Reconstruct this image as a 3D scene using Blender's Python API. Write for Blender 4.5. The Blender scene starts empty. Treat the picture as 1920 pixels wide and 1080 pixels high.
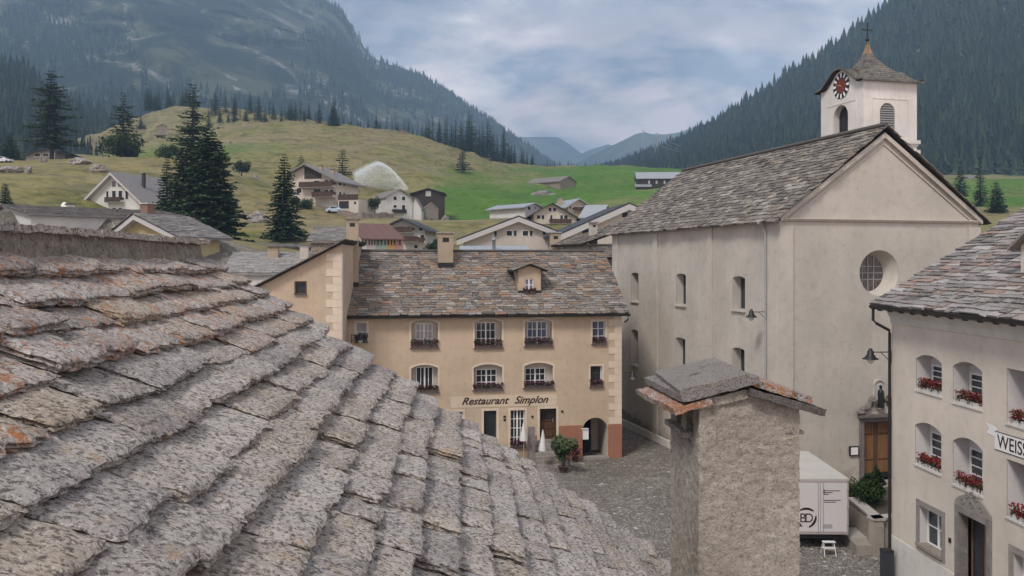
import bpy, bmesh, math, random
import numpy as np
from mathutils import Vector, Matrix, noise as mnoise
from mathutils.geometry import tessellate_polygon

S = bpy.context.scene
COL = S.collection
R = math.radians
FPX = 1637.0          # focal length in pixels of the 1920 wide photograph
HOR = 490.0           # row of the horizon
CH = 12.9             # camera height over the square
FRAME_W, FRAME_H = 1920, 1080

# ---------------------------------------------------------------- camera
cam_d = bpy.data.cameras.new('camera')
cam_d.sensor_fit = 'HORIZONTAL'
cam_d.sensor_width = 36.0
cam_d.lens = 36.0 * FPX / 1920.0
cam_d.shift_y = -(540 - HOR) / 1920.0
cam_d.clip_start = 0.1
cam_d.clip_end = 30000
cam = bpy.data.objects.new('camera', cam_d)
cam.location = (0, 0, CH)
cam.rotation_euler = (R(90), 0, 0)
COL.objects.link(cam)
S.camera = cam

# ---------------------------------------------------------------- sky
SUN_EL, SUN_AZ = 50.0, 213.0     # azimuth clockwise from +Y (the view direction)
w = bpy.data.worlds.new('World'); S.world = w; w.use_nodes = True
nt = w.node_tree; nt.nodes.clear()
N = nt.nodes.new; L = nt.links.new
out = N('ShaderNodeOutputWorld'); bg = N('ShaderNodeBackground')
sky = N('ShaderNodeTexSky'); sky.sky_type = 'NISHITA'; sky.sun_disc = False
sky.sun_elevation = R(SUN_EL); sky.sun_rotation = R(SUN_AZ); sky.altitude = 1500
skym = N('ShaderNodeVectorMath'); skym.operation = 'SCALE'; skym.inputs['Scale'].default_value = 0.085
L(sky.outputs[0], skym.inputs[0])
tc = N('ShaderNodeTexCoord'); sep = N('ShaderNodeSeparateXYZ'); L(tc.outputs['Generated'], sep.inputs[0])
def wm(op, a, b=None, clamp=False):
    n = N('ShaderNodeMath'); n.operation = op; n.use_clamp = clamp
    for i, v in enumerate((a, b)):
        if v is None: continue
        if isinstance(v, (int, float)): n.inputs[i].default_value = v
        else: L(v, n.inputs[i])
    return n.outputs[0]
zc = wm('MAXIMUM', sep.outputs[2], 0.0)
den = wm('ADD', zc, 0.40)
comb = N('ShaderNodeCombineXYZ')
L(wm('DIVIDE', sep.outputs[0], den), comb.inputs[0]); L(wm('DIVIDE', sep.outputs[1], den), comb.inputs[1])
comb.inputs[2].default_value = 3.3
def wnoise(scale, detail, rough, dist=0.0, off=0.0):
    mp = N('ShaderNodeMapping'); mp.inputs['Location'].default_value = (off, off * 0.7, 0); mp.inputs['Scale'].default_value = (1.35, 1.9, 1)
    L(comb.outputs[0], mp.inputs[0])
    n = N('ShaderNodeTexNoise'); n.inputs['Scale'].default_value = scale; n.inputs['Detail'].default_value = detail
    n.inputs['Roughness'].default_value = rough; n.inputs['Distortion'].default_value = dist
    L(mp.outputs[0], n.inputs['Vector']); return n.outputs['Fac']
def wramp(fac, stops):
    r = N('ShaderNodeValToRGB'); e = r.color_ramp.elements
    while len(e) < len(stops): e.new(0.5)
    for el, (p, c) in zip(e, stops): el.position = p; el.color = (*c, 1)
    L(fac, r.inputs[0]); return r.outputs[0]
big = wnoise(1.15, 6, 0.55, 0.2, 2.0)
fine = wnoise(4.6, 8, 0.62, 0.35, 14.0)
mixn = wm('ADD', wm('MULTIPLY', big, 0.66), wm('MULTIPLY', fine, 0.36))
cloud = wramp(mixn, [(0.41, (0.26, 0.305, 0.40)), (0.48, (0.44, 0.475, 0.58)), (0.53, (0.72, 0.73, 0.79)), (0.59, (1.25, 1.18, 1.15))])
warm_n = wramp(wnoise(1.9, 7, 0.6, 0.2, 51.0), [(0.43, (0, 0, 0)), (0.56, (1, 1, 1))])
low = wramp(zc, [(0.06, (1, 1, 1)), (0.30, (0, 0, 0))])
wf = wm('MULTIPLY', warm_n, low)
warm = N('ShaderNodeMixRGB'); L(wm('MULTIPLY', wf, 0.75), warm.inputs[0]); L(cloud, warm.inputs[1]); warm.inputs[2].default_value = (2.7, 2.0, 1.7, 1)
allmix = N('ShaderNodeMixRGB'); allmix.inputs[0].default_value = 0.92
L(skym.outputs[0], allmix.inputs[1]); L(warm.outputs[0], allmix.inputs[2])
L(allmix.outputs[0], bg.inputs[0]); bg.inputs[1].default_value = 0.65
L(bg.outputs[0], out.inputs[0])

# ---------------------------------------------------------------- sun (soft, behind thin cloud)
sd = bpy.data.lights.new('sun', 'SUN'); sd.energy = 1.5; sd.angle = R(14); sd.color = (1.0, 0.95, 0.88)
so = bpy.data.objects.new('sun', sd); COL.objects.link(so)
az, el = R(SUN_AZ), R(SUN_EL)
sdir = Vector((math.sin(az) * math.cos(el), math.cos(az) * math.cos(el), math.sin(el)))
so.rotation_euler = sdir.to_track_quat('Z', 'Y').to_euler()

S.view_settings.view_transform = 'Standard'; S.view_settings.look = 'None'
S.view_settings.exposure = 0.83; S.view_settings.gamma = 1.0; S.view_settings.use_curve_mapping = False
S.render.engine = 'CYCLES'
cy = S.cycles
cy.use_denoising = True
cy.max_bounces = 5; cy.diffuse_bounces = 3; cy.glossy_bounces = 2; cy.transmission_bounces = 3; cy.volume_bounces = 0
cy.transparent_max_bounces = 6; cy.caustics_reflective = False; cy.caustics_refractive = False
cy.use_adaptive_sampling = True; cy.adaptive_threshold = 0.02

# ---------------------------------------------------------------- pixel <-> place
def P(px, py, Y):
    return Vector(((px - 960) / FPX * Y, Y, CH - (py - HOR) / FPX * Y))

class Frame:
    """A place with its own axes: x along the front, y into the building, z up."""
    def __init__(s, o, ang):
        s.o = Vector(o); s.a = ang
        s.x = Vector((math.cos(ang), math.sin(ang), 0)); s.y = Vector((-math.sin(ang), math.cos(ang), 0))
    def at(s, px, py, ly=0.0):
        """local (x, z) of the ray through a photo pixel on the plane y = ly"""
        d = Vector(((px - 960) / FPX, 1, -(py - HOR) / FPX)); c = Vector((0, 0, CH)) - s.o
        t = (ly - c.dot(s.y)) / d.dot(s.y)
        p = c + d * t
        return p.dot(s.x), p.z
    def side(s, px, py, lx=0.0):
        """local (y, z) on the plane x = lx"""
        d = Vector(((px - 960) / FPX, 1, -(py - HOR) / FPX)); c = Vector((0, 0, CH)) - s.o
        t = (lx - c.dot(s.x)) / d.dot(s.x)
        p = c + d * t
        return p.dot(s.y), p.z
    def w(s, x, y, z):
        return s.o + s.x * x + s.y * y + Vector((0, 0, z))

# ---------------------------------------------------------------- scene-tree helpers
def tag(o, label=None, cat=None, group=None, kind=None):
    for k, v in (('label', label), ('category', cat), ('group', group), ('kind', kind)):
        if v: o[k] = v
    return o
def thing(name, label, cat, loc=(0, 0, 0), rz=0.0, group=None):
    o = bpy.data.objects.new(name, None); COL.objects.link(o)
    o.empty_display_size = 0.2
    o.location = loc; o.rotation_euler = (0, 0, rz)
    return tag(o, label, cat, group)
def link_mesh(name, me, parent=None):
    o = bpy.data.objects.new(name, me); COL.objects.link(o)
    if parent is not None: o.parent = parent
    return o
def dup(root, loc=None, rz=None, scale=None, label=None):
    def cp(o, par):
        c = o.copy(); COL.objects.link(c); c.parent = par
        for ch in o.children: cp(ch, c)
        return c
    r = cp(root, root.parent)
    if loc is not None: r.location = loc
    if rz is not None: r.rotation_euler = (0, 0, rz)
    if scale is not None: r.scale = scale
    if label: r['label'] = label
    return r

class MB:
    def __init__(s): s.v = []; s.f = []; s.sm = []
    def add(s, verts, faces, smooth=False):
        b = len(s.v); s.v += [tuple(p) for p in verts]
        for f in faces: s.f.append([i + b for i in f]); s.sm.append(smooth)
        return s
    def box(s, x0, x1, y0, y1, z0, z1, M=None):
        v = [Vector(p) for p in ((x0, y0, z0), (x1, y0, z0), (x1, y1, z0), (x0, y1, z0), (x0, y0, z1), (x1, y0, z1), (x1, y1, z1), (x0, y1, z1))]
        if M is not None: v = [M @ p for p in v]
        return s.add(v, [(0, 3, 2, 1), (4, 5, 6, 7), (0, 1, 5, 4), (1, 2, 6, 5), (2, 3, 7, 6), (3, 0, 4, 7)])
    def prism(s, pts, d):
        """closed polygon (3-D points) pushed along the vector d"""
        n = len(pts); a = [Vector(p) for p in pts]; d = Vector(d)
        nrm = Vector((0, 0, 0))
        for i in range(n): nrm += a[i].cross(a[(i + 1) % n])
        if nrm.dot(d) > 0: a = a[::-1]
        s.add(a + [p + d for p in a], [list(range(n)), list(range(2 * n - 1, n - 1, -1))] + [(i, i + n, (i + 1) % n + n, (i + 1) % n) for i in range(n)])
        return s
    def tube(s, pts, r, n=8, caps=True, smooth=True):
        pts = [Vector(p) for p in pts]; rs = r if isinstance(r, (list, tuple)) else [r] * len(pts)
        vs = []; m = len(pts)
        for i, p in enumerate(pts):
            t = (pts[min(i + 1, m - 1)] - pts[max(i - 1, 0)]).normalized()
            u = t.orthogonal() if abs(t.z) > 0.95 else t.cross(Vector((0, 0, 1)))
            u.normalize(); v = t.cross(u)
            for k in range(n):
                a = 2 * math.pi * k / n; vs.append(p + (u * math.cos(a) + v * math.sin(a)) * rs[i])
        fs = [(i * n + k, i * n + (k + 1) % n, (i + 1) * n + (k + 1) % n, (i + 1) * n + k) for i in range(m - 1) for k in range(n)]
        s.add(vs, fs, smooth)
        if caps:
            s.add(vs[:n], [list(range(n))[::-1]]); s.add(vs[-n:], [list(range(n))])
        return s
    def lathe(s, prof, c=(0, 0, 0), n=16, smooth=True):
        c = Vector(c); vs = []; m = len(prof)
        for r, z in prof:
            for k in range(n):
                a = 2 * math.pi * k / n; vs.append(c + Vector((r * math.cos(a), r * math.sin(a), z)))
        fs = [(i * n + k, i * n + (k + 1) % n, (i + 1) * n + (k + 1) % n, (i + 1) * n + k) for i in range(m - 1) for k in range(n)]
        return s.add(vs, fs, smooth)
    def mesh(s, name, mat=None):
        me = bpy.data.meshes.new(name); me.from_pydata(s.v, [], s.f)
        me.polygons.foreach_set('use_smooth', s.sm)
        if mat is not None: me.materials.append(mat)
        me.update(); return me
    def build(s, name, mat, parent=None):
        return link_mesh(name, s.mesh(name, mat), parent)

def np_mesh(name, verts, faces, mat=None, smooth=False, attrs=None):
    """verts (n,3), faces (m,3) or (m,4) numpy arrays"""
    me = bpy.data.meshes.new(name)
    n, m, k = len(verts), len(faces), faces.shape[1]
    me.vertices.add(n); me.vertices.foreach_set('co', np.asarray(verts, np.float32).ravel())
    me.loops.add(m * k); me.loops.foreach_set('vertex_index', np.asarray(faces, np.int32).ravel())
    me.polygons.add(m); me.polygons.foreach_set('loop_start', np.arange(0, m * k, k, dtype=np.int32))
    me.update(calc_edges=True)
    me.polygons.foreach_set('use_smooth', np.full(m, smooth))
    for nm, val in (attrs or {}).items():
        a = me.attributes.new(nm, 'FLOAT', 'POINT'); a.data.foreach_set('value', np.asarray(val, np.float32))
    if mat is not None: me.materials.append(mat)
    me.update(); return me

# ---------------------------------------------------------------- materials
class NB:
    def __init__(s, name):
        s.m = bpy.data.materials.new(name); s.m.use_nodes = True
        s.t = s.m.node_tree; s.t.nodes.clear()
        s.out = s.n('ShaderNodeOutputMaterial'); s.b = s.n('ShaderNodeBsdfPrincipled'); s.l(s.b.outputs[0], s.out.inputs[0])
        s.tc = s.n('ShaderNodeTexCoord'); s.co = s.tc.outputs['Object']
    def n(s, t): return s.t.nodes.new(t)
    def l(s, a, b): s.t.links.new(a, b)
    def put(s, v, inp):
        if isinstance(v, (int, float)): inp.default_value = v
        elif isinstance(v, tuple): inp.default_value = (*v, 1) if len(v) == 3 and len(inp.default_value) == 4 else v
        else: s.l(v, inp)
    def math(s, op, a, b=0.5, clamp=False):
        n = s.n('ShaderNodeMath'); n.operation = op; n.use_clamp = clamp; s.put(a, n.inputs[0]); s.put(b, n.inputs[1]); return n.outputs[0]
    def map(s, scale=(1, 1, 1), loc=(0, 0, 0), co=None):
        n = s.n('ShaderNodeMapping'); n.inputs['Scale'].default_value = scale; s.put(loc, n.inputs['Location']); s.l(co or s.co, n.inputs[0]); return n.outputs[0]
    def noise(s, scale, detail=4, rough=0.55, dist=0.0, co=None):
        n = s.n('ShaderNodeTexNoise'); n.inputs['Scale'].default_value = scale; n.inputs['Detail'].default_value = detail
        n.inputs['Roughness'].default_value = rough; n.inputs['Distortion'].default_value = dist; s.l(co or s.co, n.inputs['Vector']); return n.outputs['Fac']
    def voro(s, scale, feature='F1', co=None, outp='Distance', rand=1.0):
        n = s.n('ShaderNodeTexVoronoi'); n.feature = feature; n.inputs['Scale'].default_value = scale; n.inputs['Randomness'].default_value = rand
        s.l(co or s.co, n.inputs['Vector']); return n.outputs[outp]
    def ramp(s, fac, stops, interp='LINEAR'):
        r = s.n('ShaderNodeValToRGB'); r.color_ramp.interpolation = interp; e = r.color_ramp.elements
        while len(e) < len(stops): e.new(0.5)
        for el, (p, c) in zip(e, stops):
            el.position = p; el.color = (c, c, c, 1) if isinstance(c, (int, float)) else (*c, 1)
        s.l(fac, r.inputs[0]); return r.outputs[0]
    def mix(s, fac, a, b, mode='MIX'):
        n = s.n('ShaderNodeMixRGB'); n.blend_type = mode; s.put(fac, n.inputs[0]); s.put(a, n.inputs[1]); s.put(b, n.inputs[2]); return n.outputs[0]
    def attr(s, name):
        n = s.n('ShaderNodeAttribute'); n.attribute_name = name; return n.outputs['Fac']
    def rnd(s):
        return s.n('ShaderNodeObjectInfo').outputs['Random']
    def pos(s): return s.n('ShaderNodeNewGeometry').outputs['Position']
    def bump(s, h, strength=0.3, dist=0.02):
        n = s.n('ShaderNodeBump'); n.inputs['Strength'].default_value = strength; n.inputs['Distance'].default_value = dist
        s.l(h, n.inputs['Height']); s.l(n.outputs[0], s.b.inputs['Normal']); return n
    def done(s, color, rough=0.8, spec=0.3, metal=0.0):
        s.put(color, s.b.inputs['Base Color']); s.put(rough, s.b.inputs['Roughness'])
        s.b.inputs['Specular IOR Level'].default_value = spec; s.b.inputs['Metallic'].default_value = metal
        return s.m

def plain(name, c, rough=0.7, var=0.12, scale=3.0, spec=0.3, metal=0.0, bump=0.0):
    k = NB(name); n = k.noise(scale, 5, 0.6)
    col = k.mix(n, tuple(x * (1 - var) for x in c), tuple(min(1, x * (1 + var)) for x in c))
    if bump: k.bump(k.noise(scale * 12, 3), bump, 0.01)
    return k.done(col, rough, spec, metal)

def plaster(name, c, stain=(0.25, 0.21, 0.16), amount=0.30, bump=0.25, streak=0.32, damp=0.0):
    k = NB(name)
    big = k.noise(0.35, 5, 0.6); mid = k.noise(2.2, 6, 0.65); fine = k.noise(34, 3, 0.6)
    col = k.mix(k.ramp(big, [(0.3, 0.0), (0.7, 1.0)]), tuple(x * 0.83 for x in c), tuple(min(1, x * 1.08) for x in c))
    col = k.mix(k.math('MULTIPLY', k.ramp(mid, [(0.5, 0.0), (0.78, 1.0)]), amount), col, stain)
    st = k.noise(1.0, 5, 0.7, 0.3, k.map((3.2, 3.2, 0.22)))
    col = k.mix(k.math('MULTIPLY', k.ramp(st, [(0.52, 0.0), (0.75, 1.0)]), streak), col, stain)
    col = k.mix(k.math('MULTIPLY', k.ramp(fine, [(0.35, 1.0), (0.55, 0.0)]), 0.22), col, tuple(x * 0.62 for x in c))
    st2 = k.noise(1.0, 6, 0.72, 0.6, k.map((7.5, 7.5, 0.35), (4, 8, 1)))
    col = k.mix(k.math('MULTIPLY', k.ramp(st2, [(0.56, 0.0), (0.70, 1.0)]), streak * .28), col, tuple(x * 0.6 for x in stain))
    crk = k.voro(0.55, 'DISTANCE_TO_EDGE', k.map((1, 1, .6), (2, 2, 5)))
    col = k.mix(k.math('MULTIPLY', k.ramp(crk, [(0.004, 1.0), (0.012, 0.0)]), k.ramp(mid, [(.52, 0.0), (.64, .25)])), col, tuple(x * 0.5 for x in stain))
    if damp:
        sz = k.n('ShaderNodeSeparateXYZ'); k.l(k.co, sz.inputs[0])
        h_ = k.math('ADD', sz.outputs[2], k.math('MULTIPLY', k.math('SUBTRACT', k.noise(1.1, 6, .7, .4), .5), -2.6 * damp))
        col = k.mix(k.ramp(k.math('DIVIDE', h_, damp * 2), [(0.25, .55), (0.62, 0.0)]), col, tuple(x * 0.75 for x in stain))
    k.bump(k.math('ADD', k.noise(26, 4, 0.65), k.math('MULTIPLY', mid, 0.8)), bump, 0.02)
    return k.done(col, 0.92, 0.15)

def gneiss(name, lichen=0.0, base=1.0, tint=(1, 1, 1), fine=1.0):
    """grey schistose roof stone with dark mica specks, pale lichen and orange lichen"""
    k = NB(name); rd = k.rnd()
    off = k.n('ShaderNodeCombineXYZ'); k.l(k.math('MULTIPLY', rd, 37.0), off.inputs[0]); k.l(k.math('MULTIPLY', rd, 91.0), off.inputs[1])
    add = k.n('ShaderNodeVectorMath'); add.operation = 'ADD'; k.l(k.co, add.inputs[0]); k.l(off.outputs[0], add.inputs[1])
    co = add.outputs[0]
    c = lambda r, g, b: (r * base * tint[0] * 1.03, g * base * tint[1], b * base * tint[2] * .97)
    tone = k.ramp(rd, [(0.0, c(.27, .24, .23)), (0.2, c(.44, .40, .375)), (0.4, c(.38, .325, .27)), (0.55, c(.54, .50, .475)), (0.7, c(.30, .275, .27)), (0.85, c(.46, .425, .405)), (1.0, c(.42, .345, .265))])
    cos = k.map((1.15, 1.0, 1.2), co=co)
    broad = k.noise(2.6, 6, 0.65, 0.4, co)
    col = k.mix(k.ramp(broad, [(0.40, 0.0), (0.75, .8)]), tone, c(.54, .495, .465))
    sp = k.noise(38 * fine, 6, 0.8, 0.2, cos)
    col = k.mix(k.ramp(sp, [(0.54, 0.0), (0.60, 0.7)]), col, c(.66, .62, .59))
    sp2 = k.noise(44 * fine, 5, 0.78, 0.3, k.map((1.2, 0.95, 1.2), (4.1, 2.2, 0), co))
    col = k.mix(k.ramp(sp2, [(0.43, 0.85), (0.50, 0.0)]), col, c(.07, .06, .056))
    blot = k.noise(9, 5, 0.7, 0.6, co)
    col = k.mix(k.ramp(blot, [(0.30, 0.75), (0.42, 0.0)]), col, c(.12, .115, .11))
    col = k.mix(k.ramp(k.noise(7, 4, 0.7, 0.3, k.map((1, 1, 1), (9, 3, 1), co)), [(0.60, 0.0), (0.70, 0.55)]), col, c(.40, .29, .17))
    if lichen > 0:
        ln = k.noise(5.5, 7, 0.72, 0.9, k.map((2.2, .8, 1.5), (2, 8, 5), co))
        hi = 0.70 - 0.22 * lichen
        col = k.mix(k.math('MULTIPLY', k.ramp(ln, [(hi, 0.0), (hi + 0.09, 1.0)]), k.ramp(k.noise(45, 3, 0.7, 0, co), [(0.42, 0.1), (0.55, 0.95)])), col, (.42, .165, .06))
    h = k.math('ADD', k.math('MULTIPLY', k.noise(24 * fine, 6, 0.72, 0.4, cos), 1.0), k.math('MULTIPLY', k.noise(90 * fine, 2, 0.6, 0, cos), 0.35))
    k.bump(h, 0.95, 0.03)
    return k.done(col, 0.88, 0.2)

def roofstone(name, cols, scale=1.0):
    """small stone slates, colour picked slate by slate from the mesh attribute 'tint'"""
    k = NB(name); t = k.attr('tint')
    n = len(cols)
    col = k.ramp(t, [(i / (n - 1), c) for i, c in enumerate(cols)])
    sp = k.noise(9 * scale, 5, 0.7)
    col = k.mix(k.ramp(sp, [(0.35, 0.55), (0.5, 0.0)]), col, (.06, .055, .05))
    col = k.mix(k.ramp(k.noise(5 * scale, 5, 0.7, 0.4, k.map(loc=(3, 1, 7))), [(0.55, 0.0), (0.68, 0.6)]), col, (.52, .50, .48))
    k.bump(k.noise(14 * scale, 4, 0.7), 0.6, 0.03)
    return k.done(col, 0.9, 0.2)

def wood(name, c, axis=2, scale=6.0):
    k = NB(name); sc = [scale * 2.5] * 3; sc[axis] = scale * 0.15
    g = k.noise(1.0, 6, 0.7, 0.4, k.map(tuple(sc)))
    col = k.mix(k.ramp(g, [(0.3, 0.0), (0.7, 1.0)]), tuple(x * 0.5 for x in c), tuple(min(1, x * 1.3) for x in c))
    k.bump(g, 0.3, 0.01)
    return k.done(col, 0.65, 0.3)

def glass_mat(name, c=(.02, .025, .03), rough=0.06, light=None):
    k = NB(name); n = k.noise(1.3, 3, 0.6, 0.3)
    col = k.mix(n, tuple(x * 0.5 for x in c), light or tuple(x * 1.8 for x in c))
    return k.done(col, rough, 0.5)

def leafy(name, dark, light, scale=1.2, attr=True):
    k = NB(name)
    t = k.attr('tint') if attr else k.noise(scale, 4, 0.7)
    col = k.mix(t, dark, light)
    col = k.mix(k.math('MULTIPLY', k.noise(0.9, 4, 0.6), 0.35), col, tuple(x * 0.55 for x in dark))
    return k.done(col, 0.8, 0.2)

M = {}
M['slab'] = gneiss('stone_slab_grey', 0.10)
M['slab_lichen'] = gneiss('stone_slab_lichened', 0.85)
M['slab_some'] = gneiss('stone_slab_some_lichen', 0.36)
M['slab_dark'] = gneiss('chimney_slab_dark', 0.10, 0.72, (0.98, 0.98, 1.02))
M['cap_orange'] = gneiss('chimney_slab_orange', 1.25, 0.9)
M['mortar'] = None
M['beige'] = plaster('beige_plaster', (.530, .412, .300), (.32, .225, .155), 0.42, .25, .22, .9)
M['beige_trim'] = plaster('pale_trim', (.66, .55, .44), (.42, .32, .23), 0.15, 0.12)
M['redplinth'] = plaster('red_plinth', (.36, .165, .105), (.22, .10, .07), 0.4)
M['niche'] = plaster('niche_plaster', (.55, .49, .41), (.33, .27, .22), 0.2)
M['church'] = plaster('church_plaster', (.490, .450, .395), (.28, .225, .175), 0.44, 0.3, 0.20, 1.3)
M['churchtrim'] = plaster('church_trim', (.515, .47, .415), (.30, .25, .20), 0.35, 0.15, .20, 1.2)
M['tower'] = plaster('tower_plaster', (.66, .62, .58), (.46, .38, .32), 0.32, 0.2)
M['rhouse'] = plaster('warm_white_plaster', (.620, .545, .465), (.38, .315, .24), 0.40, .25, .20, 1.4)
M['rniche'] = plaster('white_niche_plaster', (.60, .57, .56), (.45, .42, .40), 0.15)
M['rplinth'] = plaster('pale_plinth', (.62, .58, .53), (.36, .31, .26), 0.4)
M['white'] = plain('white_paint', (.74, .72, .70), 0.5, 0.06)
M['dark'] = plain('dark_metal', (.018, .018, .02), 0.45, 0.3)
M['gutter'] = plain('gutter_metal', (.02, .019, .018), 0.4, 0.3)
M['zinc'] = plain('zinc_pipe', (.33, .33, .33), 0.4, 0.2)
M['glass'] = glass_mat('window_glass')
M['glass_blue'] = glass_mat('window_glass_painted_sky', (.05, .07, .11), 0.05, (.16, .20, .28))  # blue sky reflection is painted into the pane colour
M['curtain'] = glass_mat('curtained_glass', (.30, .29, .28), 0.15, (.50, .48, .46))
M['brown'] = wood('brown_door_wood', (.11, .055, .028))
M['door2'] = wood('oak_door_wood', (.20, .10, .045))
M['darkwood'] = wood('dark_barn_wood', (.045, .032, .026))
M['balcony'] = wood('balcony_wood', (.075, .042, .03), 0)
M['granite'] = gneiss('portal_granite', 0.0, 0.75, (1.0, 1.0, 1.0))
M['granite_dark'] = gneiss('portal_granite_dark', 0.0, 0.42, (1.0, .98, 1.0))
# ================================================================ terrain
RNG = random.Random(7); NR = np.random.default_rng(11)
CP = []
for x, y in ((-60, -50), (0, -50), (60, -50), (-25, 0), (25, 0), (-20, 15), (0, 15), (20, 15), (-20, 32), (0, 32), (20, 32), (-16, 50), (0, 50), (22, 45), (8, 60), (11, 72), (34, 60), (34, 40), (50, 20), (60, 50), (28, 78)):
    CP.append((x, y, 0.0))
for px, py, Y in (
    # left slope with the chalet, the larches and the road
    (-300, 420, 60), (100, 440, 60), (400, 470, 75), (-400, 330, 140), (0, 420, 110), (200, 425, 110), (0, 345, 165), (100, 340, 170), (200, 400, 160), (230, 408, 165), (150, 320, 190),
    (0, 306, 222), (60, 300, 228), (100, 298, 230), (160, 300, 230), (230, 301, 235), (300, 300, 240), (-300, 290, 235), (0, 318, 300), (150, 318, 300), (235, 308, 300), (300, 268, 380), (360, 300, 215), (100, 330, 400), (220, 318, 420),
    (300, 203, 560), (350, 215, 520), (285, 212, 580), (235, 290, 520), (60, 320, 520), (420, 240, 460), (480, 240, 450), (560, 237, 455), (640, 241, 460), (740, 252, 470), (800, 266, 480), (900, 297, 490), (960, 317, 490),
    (1010, 319, 500), (1100, 318, 490), (1200, 318, 470), (1270, 322, 450),
    (470, 292, 320), (420, 275, 380), (560, 270, 380), (640, 290, 350), (700, 300, 360), (800, 320, 360), (860, 330, 350), (900, 330, 390), (960, 335, 410), (820, 340, 300), (900, 365, 280), (850, 405, 235), (1000, 375, 270), (930, 395, 235),
    (1120, 345, 350), (1040, 354, 330), (1000, 360, 318), (1150, 380, 260), (1230, 360, 318), (1100, 330, 420), (1080, 340, 400),
    (370, 465, 130), (300, 450, 128), (430, 455, 130), (535, 458, 150), (470, 430, 150), (480, 400, 178), (440, 330, 235), (500, 350, 225), (560, 372, 205), (600, 392, 198), (650, 395, 196), (660, 405, 186), (560, 420, 170), (620, 430, 160), (700, 395, 205), (740, 412, 205), (790, 412, 212), (830, 412, 222), (760, 475, 148), (700, 470, 120), (640, 480, 110),
    (900, 495, 130), (1000, 490, 130), (1120, 490, 120), (960, 412, 185), (1045, 422, 176), (1080, 400, 192), (1140, 400, 225),
    # right-hand valley floor
    (1400, 480, 120), (1500, 440, 170), (1700, 430, 170), (1850, 420, 170), (1880, 392, 260), (1850, 345, 400), (1920, 345, 390), (1760, 345, 420), (2150, 345, 380), (2200, 420, 160), (1500, 340, 430), (1350, 330, 470),
    # beyond the crest the land drops away
    (300, 260, 760), (600, 320, 700), (800, 330, 700), (1000, 340, 700), (1150, 340, 700), (1400, 340, 680), (1800, 335, 650), (0, 330, 760), (-500, 250, 600), (2400, 330, 600)):
    p = P(px, py, Y); CP.append((p.x, p.y, p.z))
CPA = np.array(CP); CC = 14.0
def _phi(a, b):
    d = a[:, None, :2] - b[None, :, :2]
    return np.sqrt((d ** 2).sum(-1) + CC * CC)
_A = _phi(CPA, CPA) + np.eye(len(CPA)) * -1.5
_n = len(CPA); _Q = np.ones((_n, 3)); _Q[:, 1:] = CPA[:, :2] / 100
_K = np.block([[_A, _Q], [_Q.T, np.zeros((3, 3))]])
_W = np.linalg.solve(_K, np.concatenate([CPA[:, 2], np.zeros(3)]))
def vnoise(x, y, s, seed=0):
    """smooth value noise on arrays"""
    x = x / s + seed * 17.3; y = y / s - seed * 9.1
    xi = np.floor(x).astype(int); yi = np.floor(y).astype(int); fx = x - xi; fy = y - yi
    fx = fx * fx * (3 - 2 * fx); fy = fy * fy * (3 - 2 * fy)
    def h(a, b):
        n = (a * 374761393 + b * 668265263 + seed * 1442695041) & 0x7fffffff
        n = ((n ^ (n >> 13)) * 1274126177) & 0x7fffffff
        return (n ^ (n >> 16)) / 0x7fffffff * 2 - 1
    return (h(xi, yi) * (1 - fx) + h(xi + 1, yi) * fx) * (1 - fy) + (h(xi, yi + 1) * (1 - fx) + h(xi + 1, yi + 1) * fx) * fy
def fbm(x, y, s, o=4, seed=0, g=0.5):
    r = 0; a = 1
    for i in range(o): r = r + a * vnoise(x, y, s / 2 ** i, seed + i); a *= g
    return r
def land(x, y):
    x = np.atleast_1d(np.asarray(x, float)); y = np.atleast_1d(np.asarray(y, float))
    q = np.stack([x, y], 1)
    z = np.empty(len(x))
    for i in range(0, len(x), 20000):
        s = slice(i, i + 20000)
        z[s] = _phi(q[s], CPA) @ _W[:_n] + _W[_n] + q[s] @ _W[_n + 1:] / 100
    far = np.clip((y - 95) / 80, 0, 1)
    sq = np.clip((y - 74) / 8, 0, 1)                       # the square itself is level
    near = np.where((x > -30) & (x < 60), sq, np.clip((np.abs(x - 15) - 45) / 20, 0, 1))
    z = z * np.where(y < 82, near, 1.0)
    # hummocks and the old terrace edges of the meadow
    hum = fbm(x, y * 0.8, 55, 4, 3) * 2.4 + fbm(x, y, 14, 3, 8) * 0.75
    t = (z + fbm(x, y, 60, 2, 5) * 3) / 5.0
    ter = (np.abs((t % 1) - 0.5) - 0.25) * 6.0
    global LAST_BANK
    LAST_BANK = np.clip(1 - np.abs((t % 1) - 0.22) / .16, 0, 1) * far
    return z + far * (hum * np.clip((y - 150) / 150, 0.25, 1) + ter * np.clip((y - 180) / 120, 0, 1))
def zt(x, y): return float(land(x, y)[0])

rows = np.concatenate([np.arange(-60, 84, 3.0), 84 * (1000 / 84) ** (np.linspace(0.008, 1, 250))])
us = np.linspace(-1.0, 1.0, 300); us = us * 0.75 + 0.25 * us ** 3
gy, gu = np.meshgrid(rows, us, indexing='ij')
gx = gu * (np.maximum(gy, 0) + 80)
gz = land(gx.ravel(), gy.ravel()); bank = LAST_BANK
nr, nc = gx.shape
idx = np.arange(nr * nc).reshape(nr, nc)
quads = np.stack([idx[:-1, :-1].ravel(), idx[:-1, 1:].ravel(), idx[1:, 1:].ravel(), idx[1:, :-1].ravel()], 1)
xx, yy = gx.ravel(), gy.ravel()
pxx = 960 + FPX * xx / np.maximum(yy, 1)
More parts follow.
